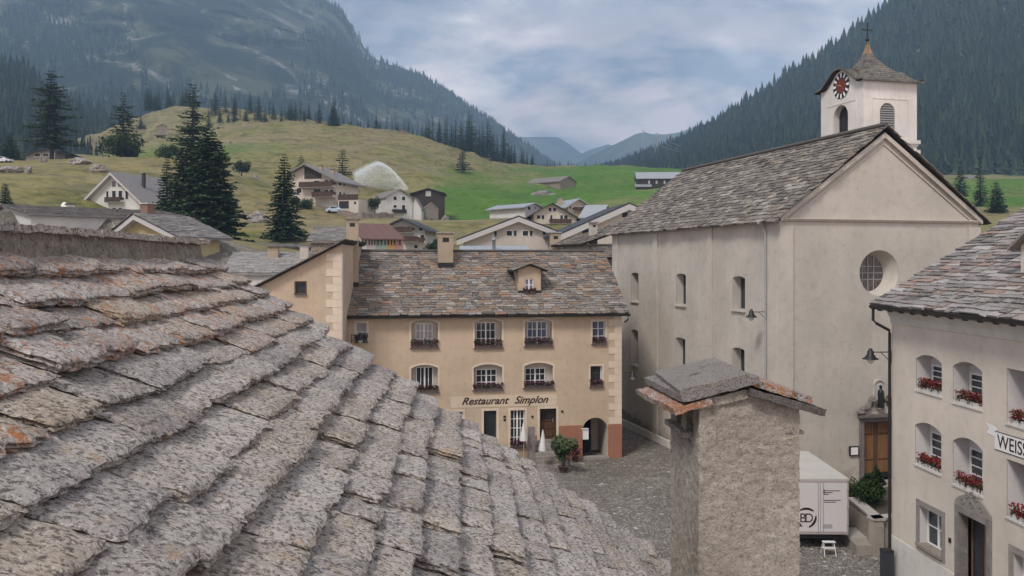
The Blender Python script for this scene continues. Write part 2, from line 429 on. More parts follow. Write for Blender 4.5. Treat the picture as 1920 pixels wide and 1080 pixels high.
# watered hay meadow: the ground right of the chalets, and the valley floor behind the church
def blob(cx, cy, rx, ry, a=0.0):
    dx, dy = xx - cx, yy - cy; c, s = math.cos(a), math.sin(a)
    return np.clip(1.25 - np.sqrt(((dx * c + dy * s) / rx) ** 2 + ((-dx * s + dy * c) / ry) ** 2) * 1.0, 0, 1) * 2
lush = np.maximum(blob(-6, 285, 42, 85), blob(38, 320, 62, 80))
lush = np.maximum(lush, blob(75, 420, 75, 85)); lush = np.maximum(lush, blob(210, 330, 110, 140))
lush = np.clip(lush + fbm(xx, yy, 40, 3, 21) * 0.4 + 0.05, 0, 1)
lush = lush * np.clip((xx + 31 + (yy - 250) * .02 + fbm(xx, yy, 22, 3, 61) * 5) / 12, 0.15, 1)
lush = np.maximum(lush, np.clip(blob(-120, 330, 45, 50) * 0.5 + fbm(xx, yy, 40, 2, 4) * 0.2 - .2, 0, 0.6))
town = np.clip((92 - yy) / 8, 0, 1)

k = NB('meadow_and_square')
lu, tw = k.attr('lush'), k.attr('town'); wp = k.pos()
g1 = k.noise(0.035, 6, 0.62, 0.6, wp); g2 = k.noise(0.35, 5, 0.7, 0.4, wp); g3 = k.noise(2.2, 4, 0.7, 0, wp)
dry = k.ramp(g1, [(0.28, (.090, .125, .020)), (0.39, (.175, .160, .038)), (0.50, (.235, .190, .075)), (0.66, (.205, .150, .072))])
green = k.ramp(g1, [(0.3, (.046, .120, .014)), (0.7, (.092, .190, .026))])
gr = dry
gr = k.mix(k.math('MULTIPLY', k.attr('bank'), k.ramp(g1, [(.35, .2), (.6, .75)])), gr, (.30, .245, .11))
gr = k.mix(k.ramp(k.noise(.11, 6, .7, .6, k.map((1, 1, 2.5), (7, 3, 1), wp)), [(0.36, 0.7), (0.52, 0.0)]), gr, (.058, .068, .024))
gr = k.mix(k.ramp(g2, [(0.38, 0.75), (0.52, 0.0)]), gr, (.050, .055, .024))
str_ = k.noise(1.0, 5, 0.65, 0.5, k.map((.05, .05, .55), co=wp))
gr = k.mix(k.math('MULTIPLY', k.ramp(str_, [(0.42, 0.0), (0.60, 1.0)]), 0.5), gr, (.24, .205, .125))
gr = k.mix(k.math('MULTIPLY', lu, k.ramp(k.noise(.022, 5, .6, .5, k.map((1, 1, 2), (40, 3, 1), wp)), [(.36, .35), (.52, .95)])), gr, k.mix(k.ramp(g2, [(0.38, 0.6), (0.54, 0.0)]), green, (.035, .085, .012)))
gr = k.mix(k.math('MULTIPLY', k.ramp(g3, [(0.5, 0.0), (0.7, 1.0)]), 0.22), gr, (.20, .19, .07))
# paving of the square: small split stones
wpz = k.map((1, 1, 0.01), co=wp)
dist = k.n('ShaderNodeVectorMath'); dist.operation = 'ADD'; k.l(wpz, dist.inputs[0])
v1 = k.voro(5.5, 'F1', wpz, 'Color'); ve = k.voro(5.5, 'DISTANCE_TO_EDGE', wpz)
sepc = k.n('ShaderNodeSeparateColor'); k.l(v1, sepc.inputs[0])
cob = k.ramp(sepc.outputs[0], [(0.0, (.20, .178, .156)), (0.5, (.27, .242, .213)), (0.9, (.33, .30, .265)), (0.965, (.36, .33, .29)), (0.975, (.52, .49, .45))])
cob = k.mix(k.ramp(ve, [(0.02, 0.75), (0.07, 0.0)]), cob, (.06, .052, .045))
cob = k.mix(k.math('MULTIPLY', k.ramp(k.noise(0.28, 5, 0.65, 0.5, wp), [(0.40, 1.0), (0.62, 0.0)]), 0.4), cob, (.11, .095, .08))
k.bump(k.math('ADD', k.math('MULTIPLY', k.ramp(ve, [(0.0, 0.0), (0.1, 1.0)]), tw), k.math('MULTIPLY', k.math('ADD', g3, k.math('MULTIPLY', g2, 5.0)), 0.8)), 0.7, 0.12)
M['land'] = k.done(k.mix(tw, gr, cob), 0.92, 0.15)
g = link_mesh('ground', np_mesh('ground', np.stack([xx, yy, gz], 1), quads, M['land'], True, {'lush': lush, 'town': town, 'bank': bank}))
tag(g, kind='structure')

# ---------------------------------------------------------------- mountains
def interp(px, pts):
    a = np.array(pts, float); return np.interp(px, a[:, 0], a[:, 1])
def mountain(name, pxs, top, base, ytop, ybase, mat, nv=60, rough=(0, 0), seed=1, power=1.0, smooth=True, rockf=None):
    """a slope from its foot to its skyline; every column of the sheet runs uphill at its own real distance"""
    U, V = np.meshgrid(pxs, np.linspace(0, 1, nv), indexing='ij')
    Yt, Yb = interp(U, ytop), interp(U, ybase)
    pt, pb = interp(U, top), interp(U, base)
    vv = V ** power
    Y = Yb + (Yt - Yb) * V
    ang = pb + (pt - pb) * vv
    X = (U - 960) / FPX * Y; Z = CH - (ang - HOR) / FPX * Y
    a, b = rough
    env = np.sin(np.clip(V, 0, 1) * np.pi) ** 0.5
    d = fbm(X + 3000, Z * 1.6 + Y * 0.6, a, 5, seed, 0.55) * b
    Y2 = Y + d * (0.25 + env); Z = Z + (Y2 - Y) * 0.25 + fbm(X, Y, a * 0.5, 4, seed + 9) * b * 0.2 * env
    X = X + fbm(X, Y + Z, a * 0.8, 3, seed + 5) * b * 0.3 * env
    # the far side, so that the ridge is a body and not an edge
    bx, by, bz = X[:, -1] * 1.25, Y2[:, -1] * 1.25, Z[:, -1] * 0.45
    X = np.concatenate([X, bx[:, None]], 1); Y2 = np.concatenate([Y2, by[:, None]], 1); Z = np.concatenate([Z, bz[:, None]], 1)
    n, m = X.shape; id_ = np.arange(n * m).reshape(n, m)
    q = np.stack([id_[:-1, :-1].ravel(), id_[1:, :-1].ravel(), id_[1:, 1:].ravel(), id_[:-1, 1:].ravel()], 1)
    vs = np.stack([X.ravel(), Y2.ravel(), Z.ravel()], 1)
    pu = 960 + FPX * vs[:, 0] / vs[:, 1]; pv = HOR - FPX * (vs[:, 2] - CH) / vs[:, 1]
    o = link_mesh(name, np_mesh(name, vs, q, mat, smooth, {'rock': rockf(vs, pu, pv) if rockf else np.zeros(len(vs))})); tag(o, kind='structure')
    return X[:, :-1], Y2[:, :-1], Z[:, :-1]

def alp(name, forest, grass, rock, s, fmask=(0.44, 0.52), rmask=(0.55, 0.62)):
    k = NB(name); wp = k.pos()
    tall = k.map((1, 1, 0.45), co=wp)
    f = k.noise(1.0 / s, 8, 0.62, 0.5, tall); r = k.noise(1.7 / s, 9, 0.68, 0.8, k.map((1, 1, 0.35), (311, 97, 12), wp)); d = k.noise(14.0 / s, 5, 0.7, 0.3, wp)
    col = k.mix(k.ramp(d, [(0.35, 0.0), (0.65, 1.0)]), tuple(x * 0.65 for x in grass), grass)
    rk = k.mix(k.ramp(k.noise(8.0 / s, 7, 0.75, 0.6, tall), [(0.38, 0.0), (0.6, 1.0)]), tuple(x * 0.4 for x in rock), rock)
    col = k.mix(k.ramp(r, [(rmask[0], 0.0), (rmask[1], 1.0)]), col, rk)
    col = k.mix(k.ramp(f, [(fmask[0], 1.0), (fmask[1], 0.0)]), col, k.mix(k.ramp(d, [(0.4, 0.0), (0.6, 1.0)]), tuple(x * 0.5 for x in forest), forest))
    ra = k.attr('rock'); col = k.mix(k.ramp(k.math('ADD', ra, k.math('MULTIPLY', k.math('SUBTRACT', k.noise(6.0 / s, 6, .7, .5, tall), .5), 1.6)), [(.35, 0.0), (.6, 1.0)]), col, rk)
    k.bump(k.math('ADD', k.math('MULTIPLY', k.noise(5.0 / s, 9, 0.72, 0.3, tall), 1.0), d), 1.0, s * 0.06)
    return k.done(col, 0.95, 0.1)

M['alp_left'] = alp('left_mountain', (.028, .040, .026), (.125, .13, .065), (.40, .37, .34), 150, (0.47, 0.55), (.535, .59))
M['alp_right'] = alp('right_mountain', (.022, .034, .018), (.05, .062, .025), (.26, .24, .225), 150, (0.50, 0.58))
M['alp_far'] = alp('far_mountain', (.045, .06, .04), (.13, .14, .08), (.32, .30, .28), 400)

cols = np.linspace(-900, 1180, 190)
LX, LY, LZ = mountain('mountain_left', cols,
    [(-900, -150), (0, -150), (300, -120), (520, -50), (612, 2), (640, 18), (665, 55), (690, 100), (715, 116), (760, 128), (800, 146), (850, 180), (900, 215), (930, 232), (960, 262), (990, 285), (1030, 312), (1080, 338), (1180, 360)],
    [(-900, 330), (0, 320), (600, 330), (1180, 372)], [(-900, 2100), (0, 2300), (600, 2500), (900, 2700), (1180, 2500)], [(-900, 760), (300, 860), (700, 1000), (1180, 1500)],
    M['alp_left'], 110, (420, 105), 4, 1.0)
def rock_r(x, z, pu, pv):
    a = np.exp(-(((pu - 1740) / 85) ** 2 + ((pv - 85 + (pu - 1740) * 0.5) / 38) ** 2)) * .85 + fbm(x, z * 2, 120, 3, 71) * 0.25
    return np.clip(np.maximum(a, np.exp(-(((pu - 1850) / 60) ** 2 + ((pv - 25) / 22) ** 2)) * .75 + fbm(x, z * 2, 120, 3, 72) * 0.2), 0, 1)
cols = np.linspace(1040, 2900, 200)
RTOP = [(1040, 362), (1100, 340), (1140, 326), (1180, 314), (1220, 297), (1260, 277), (1300, 258), (1340, 234), (1380, 210), (1420, 180), (1460, 155), (1500, 128), (1540, 104), (1580, 78), (1620, 50), (1650, 25), (1680, 0), (1760, -55), (1920, -140), (2300, -260), (2900, -330)]
RX, RY, RZ = mountain('mountain_right', cols, RTOP,
    [(1040, 356), (1300, 338), (1700, 336), (2000, 338), (2900, 340)], [(1040, 1500), (1300, 1350), (1700, 1150), (2000, 1050), (2900, 900)], [(1040, 1350), (1200, 950), (1500, 640), (1800, 560), (2900, 480)],
    M['alp_right'], 90, (140, 26), 14, 1.0, rockf=lambda v, pu, pv: rock_r(v[:, 0], v[:, 2], pu, pv))
cols = np.linspace(800, 1250, 90)
mountain('far_peak', cols, [(800, 250), (960, 258), (1000, 257), (1045, 257), (1062, 266), (1090, 288), (1100, 283), (1140, 271), (1160, 276), (1250, 320)], [(800, 345), (1250, 345)], [(800, 4700), (1250, 4700)], [(800, 4000), (1250, 4000)], M['alp_far'], 30, (500, 80), 31)
cols = np.linspace(1010, 1500, 110)
mountain('far_shoulder', cols, [(1010, 345), (1060, 316), (1085, 302), (1120, 286), (1160, 266), (1190, 251), (1208, 247), (1225, 252), (1250, 250), (1275, 246), (1300, 236), (1360, 225), (1500, 240)], [(1010, 352), (1500, 345)], [(1010, 3800), (1500, 3400)], [(1010, 3000), (1500, 2700)], M['alp_far'], 34, (400, 80), 41)
cols = np.linspace(-700, 290, 70)
WX, WY, WZ = mountain('wooded_spur', cols, [(-700, -60), (-200, 50), (0, 120), (40, 135), (80, 165), (120, 195), (180, 228), (240, 250), (290, 262)], [(-700, 330), (0, 330), (290, 330)], [(-700, 700), (290, 900)], [(-700, 340), (100, 430), (290, 640)], M['alp_right'], 40, (90, 12), 51)

# ---------------------------------------------------------------- conifers
M['needles'] = leafy('spruce_needles', (.013, .028, .013), (.075, .115, .045))  # the light green, towards the bough tips, paints in the lit side of the crown
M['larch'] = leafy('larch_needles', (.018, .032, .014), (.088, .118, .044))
M['bark'] = plain('bark', (.045, .035, .028), 0.9, 0.4, 4)
def conifer_mesh(seed, h, r, dens=1.0, style='spruce', lean=0.0):
    """crown of drooping boughs carrying many small needle sprays; returns (trunk mesh, crown mesh)"""
    rg = np.random.default_rng(seed); V = []; F = []; T = []; full = style == 'fir'; style = 'spruce' if full else style
    start = 0.06 if style == 'spruce' else 0.16
    nl = int((26 if style == 'spruce' else 19) * (h / 18) ** 0.5 * (dens ** 0.4))
    sway = lambda z: lean * (z / h) ** 2
    for li in range(nl):
        f = start + (1 - start) * (li / nl) ** 0.92
        z = h * f
        prof = (1 - f) ** (0.52 if full else 0.80 if style == 'spruce' else 0.66) + 0.015
        if style == 'larch': prof *= 0.50 + 0.72 * rg.random()
        L0 = r * prof * (0.86 + 0.3 * rg.random())
        nb = max(4, int((8 if style == 'spruce' else 6) * dens * (0.45 + prof)))
        a0 = rg.random() * 6.28
        for b in range(nb):
            a = a0 + b * 6.283 / nb + rg.normal(0, 0.22)
            Lb = L0 * (0.62 + 0.5 * rg.random())
            if rg.random() < (0.04 if style == 'spruce' else 0.16): continue
            droop = (0.34 if style == 'spruce' else 0.20) * Lb * (0.6 + 0.7 * rg.random()) - (0.30 * Lb * f)
            ns = max(3, int(Lb / (0.42 if style == 'spruce' else 0.46) * (1 + 0.3 * dens)))
            ca, sa = math.cos(a), math.sin(a)
            for s in range(ns):
                t = (s + 0.7 * rg.random() + 0.25) / ns
                rr = Lb * t
                zz = z - droop * t ** 1.4 + (0.12 * Lb * max(0, t - 0.7) * 2.2)
                wid = (0.34 * (1 - 0.55 * t) * Lb ** 0.55 + 0.12)
                c = np.array([ca * rr + sway(z), sa * rr, zz])
                for q in range(2 if style == 'spruce' else 2):
                    side = rg.normal(0, 0.75)
                    dr = np.array([math.cos(a + side), math.sin(a + side), -0.28 + 0.35 * rg.random()])
                    ln = wid * (0.9 + 0.8 * rg.random())
                    nx = np.array([-dr[1], dr[0], rg.normal(0, 0.55)]); nx /= np.linalg.norm(nx)
                    hw = ln * (0.26 + 0.16 * rg.random())
                    up = np.array([0, 0, -0.16 * ln * rg.random()])
                    i = len(V)
                    V += [c - nx * hw * .5, c + dr * ln * .55 - nx * hw, c + dr * ln + up, c + dr * ln * .55 + nx * hw, ]
                    F.append((i, i + 1, i + 2, i + 3))
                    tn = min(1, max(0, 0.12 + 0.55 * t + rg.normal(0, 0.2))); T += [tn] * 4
    # leader
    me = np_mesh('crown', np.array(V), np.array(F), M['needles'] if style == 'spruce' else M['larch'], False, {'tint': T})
    tb = MB(); pts = [(sway(h * q), 0, h * q) for q in (-0.03, 0.0, 0.3, 0.65, 0.93)]
    rb = h * 0.0155 + 0.05
    tb.tube(pts, [rb * 1.5, rb * 1.25, rb, rb * 0.6, 0.03], 7)
    return tb.mesh('trunk', M['bark']), me
_tree_cache = {}
def tree(name, label, px, Y, hpx, rpx, style='spruce', dens=1.0, seed=1, lean=0.0, group=None, proto=None, base_py=None, cat='tree'):
    h = hpx / FPX * Y; r = rpx / FPX * Y
    x = (px - 960) / FPX * Y
    z = zt(x, Y) if base_py is None else P(px, base_py, Y).z
    o = thing(name, label, cat, (x, Y, z - 0.15), RNG.random() * 6.28 if proto else 0, group)
    if proto:
        if proto not in _tree_cache: _tree_cache[proto] = conifer_mesh(*proto)
        tm, cm = _tree_cache[proto]
        o.scale = (r / proto[2], r / proto[2], h / proto[1])
    else: tm, cm = conifer_mesh(seed, h, r, dens, style, lean)
    link_mesh('trunk', tm, o); link_mesh('crown', cm, o)
    return o
tree('larch_tree', 'tall broad larch with flat layered boughs beside the low hut on the slope', 97, 226, 174, 66, 'larch', 1.75, 3)
tree('larch_tree', 'thin ragged larch standing over a round green bush', 231, 236, 132, 50, 'larch', 1.15, 14, 0.0)
tree('larch_tree', 'tall spiky larch rising behind the dense dark spruces', 362, 205, 168, 58, 'larch', 1.5, 25)
tree('spruce_tree', 'huge dense dark spruce with a wide crown behind the stone ridge', 392, 131, 218, 68, 'fir', 2.6, 31)
tree('spruce_tree', 'dense dark spruce merging with the huge one on its valley side', 350, 133, 196, 48, 'fir', 2.2, 32)
tree('spruce_tree', 'slim young spruce beside the white gabled chalet', 313, 140, 150, 33, 'spruce', 1.9, 33)
tree('spruce_tree', 'single dark spruce in front of the dry slope below the chalets', 533, 150, 166, 43, 'spruce', 1.9, 36)
tree('spruce_tree', 'broad bushy pine behind the roof of the brown balcony chalet', 565, 236, 76, 24, 'spruce', 1.3, 41)
tree('larch_tree', 'bare looking larch beside the irrigation jet', 642, 236, 94, 30, 'larch', 1.4, 46)
tree('larch_tree', 'lone little larch standing on the open dry meadow', 867, 345, 52, 19, 'larch', 1.3, 52)
tree('spruce_tree', 'tiny conifer behind the chimney of the low slate roof', 10, 150, 40, 14, 'spruce', 1.2, 55)
tree('spruce_tree', 'dark bushy conifer next to the parked car on the upper lane', 18, 240, 60, 26, 'spruce', 1.3, 56)
tree('spruce_tree', 'young spruce standing in the green valley floor past the church', 1838, 260, 84, 20, 'spruce', 1.2, 57)
tree('spruce_tree', 'low dark fir between the church gable and the slate roof edge', 1868, 200, 62, 24, 'spruce', 1.4, 58)
tree('spruce_tree', 'fir half hidden by the end of the church gable', 1800, 290, 62, 20, 'spruce', 1.2, 59)
PR = [(101, 18.0, 4.0, 0.75, 'spruce', 0), (102, 18.0, 3.5, 0.7, 'spruce', 0.3), (103, 18.0, 4.6, 0.75, 'spruce', 0), (104, 18.0, 4.2, 0.6, 'larch', 0.2)]
# dark wood standing on the crest of the meadow
for i in range(32):
    px = 790 + (i + RNG.random()) * 215 / 32
    hp = np.interp(px, [790, 830, 880, 930, 970, 1005], [48, 66, 78, 72, 46, 22]) * (0.75 + 0.35 * RNG.random())
    Yt = np.interp(px, [790, 1005], [490, 515]) + RNG.uniform(-4, 26)
    tree('crest_spruce', 'dark conifer standing in the close wood on the meadow crest', px, Yt, hp, hp * RNG.uniform(0.17, 0.24), group='wood on the meadow crest', proto=PR[i % 4])
# row of trees along the skyline of the meadow
for i in range(58):
    px = 385 + (i + RNG.random()) * 400 / 58
    hp = RNG.uniform(12, 26) if px > 640 else RNG.uniform(16, 44)
    if 600 < px < 622: continue
    Yt = RNG.uniform(478, 520)
    tree('skyline_spruce', 'small conifer in the thin row behind the meadow skyline', px, Yt, hp + 6, hp * RNG.uniform(0.2, 0.3), group='trees along the meadow skyline', proto=PR[(i * 7) % 4])
tree('skyline_spruce', 'stout dark conifer standing alone on the meadow skyline', 625, 470, 44, 14, 'spruce', 1.2, 66)
for i, px in enumerate((264, 300, 292)):
    tree('meadow_spruce', ('lone dark conifer high on the upper meadow', 'small conifer directly behind the distant stone hut', 'smallest conifer on the open side of the distant stone hut')[i], px, (540, 420, 415)[i], (26, 24, 18)[i], (10, 9, 8)[i], group='trees by the distant hut', proto=PR[i])
for i in range(26):
    px = 270 + RNG.random() * 95
    tree('upper_spruce', 'conifer in the band of trees above the upper meadow', px, RNG.uniform(590, 620), RNG.uniform(28, 48), RNG.uniform(7, 11), group='band of trees above the upper meadow', proto=PR[i % 4], base_py=206)
for i in range(34):
    px = 1000 + (i + RNG.random()) * 135 / 34
    tree('pass_spruce', 'tiny conifer in the row closing the green meadow towards the pass', px, RNG.uniform(520, 560), RNG.uniform(10, 24), RNG.uniform(3.5, 6), group='trees towards the pass', proto=PR[i % 4], base_py=322)

# ---------------------------------------------------------------- forests that read as one mass
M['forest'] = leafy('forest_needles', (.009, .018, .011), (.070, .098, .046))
def lowpoly(rg, tiers, sides):
    V = []; F = []
    for t in range(tiers):
        f = t / tiers; z0 = 0.08 + 0.86 * f; rad = (1 - f) ** 0.85 + 0.06
        a0 = rg.random() * 6.28
        for s in range(sides):
            a = a0 + s * 6.283 / sides + rg.normal(0, 0.2); da = 2.6 / sides
            rr = rad * (0.7 + 0.5 * rg.random()); zz = z0 - 0.05 * rg.random()
            i = len(V)
            V += [(0, 0, z0 + 1.5 / tiers), (math.cos(a - da) * rr, math.sin(a - da) * rr, zz), (math.cos(a + da) * rr * .9, math.sin(a + da) * rr * .9, zz - 0.02)]
            F.append((i, i + 1, i + 2))
    return np.array(V), np.array(F)
def forest(name, label, pts, hs, rs, tiers, sides, seed, kind='stuff'):
    rg = np.random.default_rng(seed); protos = [lowpoly(rg, tiers, sides) for _ in range(6)]
    Vs = []; Fs = []; Ts = []; b = 0
    for i, (p, h, r) in enumerate(zip(pts, hs, rs)):
        V, F = protos[i % 6]; a = rg.random() * 6.28; c, s = math.cos(a), math.sin(a)
        W = np.stack([(V[:, 0] * c - V[:, 1] * s) * r + p[0], (V[:, 0] * s + V[:, 1] * c) * r + p[1], V[:, 2] * h + p[2] - 0.4], 1)
        Vs.append(W); Fs.append(F + b); b += len(V)
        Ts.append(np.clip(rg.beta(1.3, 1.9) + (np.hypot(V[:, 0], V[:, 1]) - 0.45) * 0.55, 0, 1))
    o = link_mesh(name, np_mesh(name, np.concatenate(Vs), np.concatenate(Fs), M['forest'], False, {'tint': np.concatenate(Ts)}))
    return tag(o, label, 'forest', kind=kind)
def scatter(X, Y, Z, n, seed, keep):
    rg = np.random.default_rng(seed); out = []
    nu, nv = X.shape
    while len(out) < n:
        u = rg.random(4000) * (nu - 1.001); v = rg.random(4000) * (nv - 1.001)
        i, j = u.astype(int), v.astype(int); fu, fv = u - i, v - j
        g = lambda A: (A[i, j] * (1 - fu) + A[i + 1, j] * fu) * (1 - fv) + (A[i, j + 1] * (1 - fu) + A[i + 1, j + 1] * fu) * fv
        x, y, z = g(X), g(Y), g(Z)
        pu = 960 + FPX * x / y; pv = HOR - FPX * (z - CH) / y
        ok = keep(x, y, z, pu, pv, v / (nv - 1), rg)
        out += list(zip(x[ok], y[ok], z[ok]))
    return np.array(out[:n])
def keep_r(x, y, z, pu, pv, v, rg):
    rocky = rock_r(x, z, pu, pv)
    return (pu > 1070) & (pu < 2080) & (pv > -60) & (rg.random(len(x)) > np.clip(rocky, 0, 1)) & (rg.random(len(x)) < (y / 1400) ** -0.2 * 0.8)
pts = scatter(RX, RY, RZ, 8200, 5, keep_r)
forest('forest_slope', 'dense dark conifer forest covering the mountain slope behind the church', pts, NR.uniform(12, 24, len(pts)), NR.uniform(3.6, 6.2, len(pts)), 6, 7, 6)
def keep_l(x, y, z, pu, pv, v, rg):
    dens = fbm(x + 900, z * 0.9 + y * .2, 260, 4, 77) * 0.9 + 0.15 + (pv - 150) / 420
    dens = np.where(v > 0.955, 0.75, dens)
    return (pu > -80) & (pu < 1120) & (pv > -40) & (rg.random(len(x)) < np.clip(dens, 0, 1) ** 1.6)
pts = scatter(LX, LY, LZ, 13000, 8, keep_l)
forest('forest_patches', 'far patches of conifers scattered over the hazy mountain side', pts, NR.uniform(12, 24, len(pts)), NR.uniform(3.2, 5.5, len(pts)), 4, 5, 9)
pts = scatter(WX, WY, WZ, 1300, 12, lambda x, y, z, pu, pv, v, rg: (pu > -120) & (pv > 40))
forest('forest_spur', 'dark conifer wood on the spur behind the tall larches', pts, NR.uniform(15, 24, len(pts)), NR.uniform(3.0, 4.6, len(pts)), 7, 6, 13)

# the air between here and the mountains
hz = MB().box(-3600, 3600, -120, 6200, -30, 960).build('haze', None)
km = bpy.data.materials.new('haze_air'); km.use_nodes = True; km.node_tree.nodes.clear()
vo = km.node_tree.nodes.new('ShaderNodeVolumePrincipled'); mo = km.node_tree.nodes.new('ShaderNodeOutputMaterial')
vo.inputs['Color'].default_value = (.46, .71, 1.0, 1); vo.inputs['Density'].default_value = 2.8e-4; vo.inputs['Anisotropy'].default_value = 0.1
km.node_tree.links.new(vo.outputs[0], mo.inputs['Volume']); hz.data.materials.append(km); tag(hz, kind='stuff')
# ================================================================ building kit
class TB(MB):
    """mesh builder with its own axes"""
    def __init__(s, T=None): super().__init__(); s.T = T
    def mesh(s, name, mat=None):
        if s.T is not None: s.v = [tuple(s.T @ Vector(p)) for p in s.v]
        return super().mesh(name, mat)
SIDE = Matrix(((0, 1, 0, 0), (1, 0, 0, 0), (0, 0, 1, 0), (0, 0, 0, 1)))   # (along, depth, up) on a wall that runs along local y

def arch(x0, x1, z0, z1, rise=0.0, n=10):
    if rise <= 0: return [(x0, z0), (x1, z0), (x1, z1), (x0, z1)]
    w = (x1 - x0) / 2; rise = min(rise, w); rad = (w * w + rise * rise) / (2 * rise); cx = (x0 + x1) / 2; cz = z1 - rad
    a = math.asin(min(1, w / rad))
    if rise >= w: a = math.pi / 2
    return [(x0, z0), (x1, z0)] + [(cx + rad * math.sin(a - 2 * a * i / n), cz + rad * math.cos(a - 2 * a * i / n)) for i in range(n + 1)]

def sheet(mb, outer, holes, y=0.0):
    polys = [[Vector((p[0], p[1], 0)) for p in outer]] + [[Vector((p[0], p[1], 0)) for p in h] for h in holes]
    flat = [p for q in polys for p in q]
    tris = tessellate_polygon(polys)
    mb.add([(p.x, y, p.y) for p in flat], [list(t) for t in tris])

def band(mb, inner, outer, y0, y1):
    """closed raised border between two outlines with equal point counts"""
    n = len(inner); v = []
    for y in (y0, y1):
        v += [(p[0], y, p[1]) for p in inner] + [(p[0], y, p[1]) for p in outer]
    f = []
    for i in range(n):
        j = (i + 1) % n
        f += [(i, j, n + j, n + i), (i, 2 * n + i, 2 * n + j, j), (n + i, n + j, 3 * n + j, 3 * n + i)]
    mb.add(v, f)

def grow(pts, d, bottom=True):
    cx = sum(p[0] for p in pts) / len(pts); lo = min(p[1] for p in pts)
    w = max(abs(p[0] - cx) for p in pts); hi = max(p[1] for p in pts)
    r = []
    for x, z in pts:
        zz = z + d if z > lo + 1e-6 else (z - (d if bottom else 0.0))
        r.append((x + d * (1 if x > cx + 1e-6 else -1 if x < cx - 1e-6 else 0) * min(1, abs(x - cx) / w * 1.0 + (0.0)), zz))
    return r

def sash(mb, x0, x1, z0, z1, y, cas=2, gx=2, gz=3, fr=0.055, bar=0.022, th=0.05):
    """frame, casements and glazing bars"""
    mb.box(x0, x1, y - th, y, z1 - fr, z1); mb.box(x0, x1, y - th, y, z0, z0 + fr)
    mb.box(x0, x0 + fr, y - th, y, z0 + fr, z1 - fr); mb.box(x1 - fr, x1, y - th, y, z0 + fr, z1 - fr)
    cw = (x1 - x0 - 2 * fr) / cas
    for c in range(cas):
        a = x0 + fr + c * cw
        if c: mb.box(a - fr * 0.9, a + fr * 0.9, y - th * 1.1, y, z0 + fr, z1 - fr)
        for i in range(1, gx): mb.box(a + cw * i / gx - bar, a + cw * i / gx + bar, y - th * 0.8, y, z0 + fr, z1 - fr)
    for j in range(1, gz):
        zz = z0 + (z1 - z0) * j / gz; mb.box(x0 + fr, x1 - fr, y - th * 0.7, y, zz - bar, zz + bar)

def window(par, T, x0, x1, z0, z1, rise=0.0, depth=0.32, trim=0.0, trim_mat=None, niche_mat=None, fr=None, cas=2, gx=2, gz=3, frame_mat=None, glass=None, sill=0.06, sill_mat=None, bar=0.022, name='window', bottom=False, sash_w=0.055, sill_out=.14):
    out = arch(x0, x1, z0, z1, rise)
    b = TB(T); n = len(out)
    e = 0.012   # reveals start just behind the wall face
    b.add([(p[0], e, p[1]) for p in out] + [(p[0], depth, p[1]) for p in out], [(i, (i + 1) % n, n + (i + 1) % n, n + i) for i in range(n)])
    fx0, fx1, fz0, fz1 = fr or (x0 + 0.002, x1 - 0.002, z0 + 0.002, z1 - rise * 0.95)
    sheet(b, [(p[0], p[1]) for p in out], [[(fx0, fz0), (fx1, fz0), (fx1, fz1), (fx0, fz1)]] if fr else [], depth if fr else depth + 0.03)
    W = b.build(name, niche_mat or M['niche'], par)
    g = TB(T); g.box(fx0, fx1, depth + 0.02, depth + 0.026, fz0, fz1); g.build('glazing', glass or M['glass'], W)
    s = TB(T); sash(s, fx0, fx1, fz0, fz1, depth + 0.015, cas, gx, gz, sash_w, bar); s.build('frame', frame_mat or M['white'], W)
    if trim:
        t = TB(T); band(t, out, grow(out, trim, bottom), -0.025, 0.03); t.build('surround', trim_mat or M['beige_trim'], W)
    if sill:
        s = TB(T); s.box(x0 - sill_out * .55, x1 + sill_out * .55, -sill_out, depth * 0.9, z0 - sill, z0 + 0.012); s.build('sill', sill_mat or M['dark_sill'], W)
    return W
M['dark_sill'] = plain('dark_stone_sill', (.10, .085, .08), 0.8, 0.3, 6)

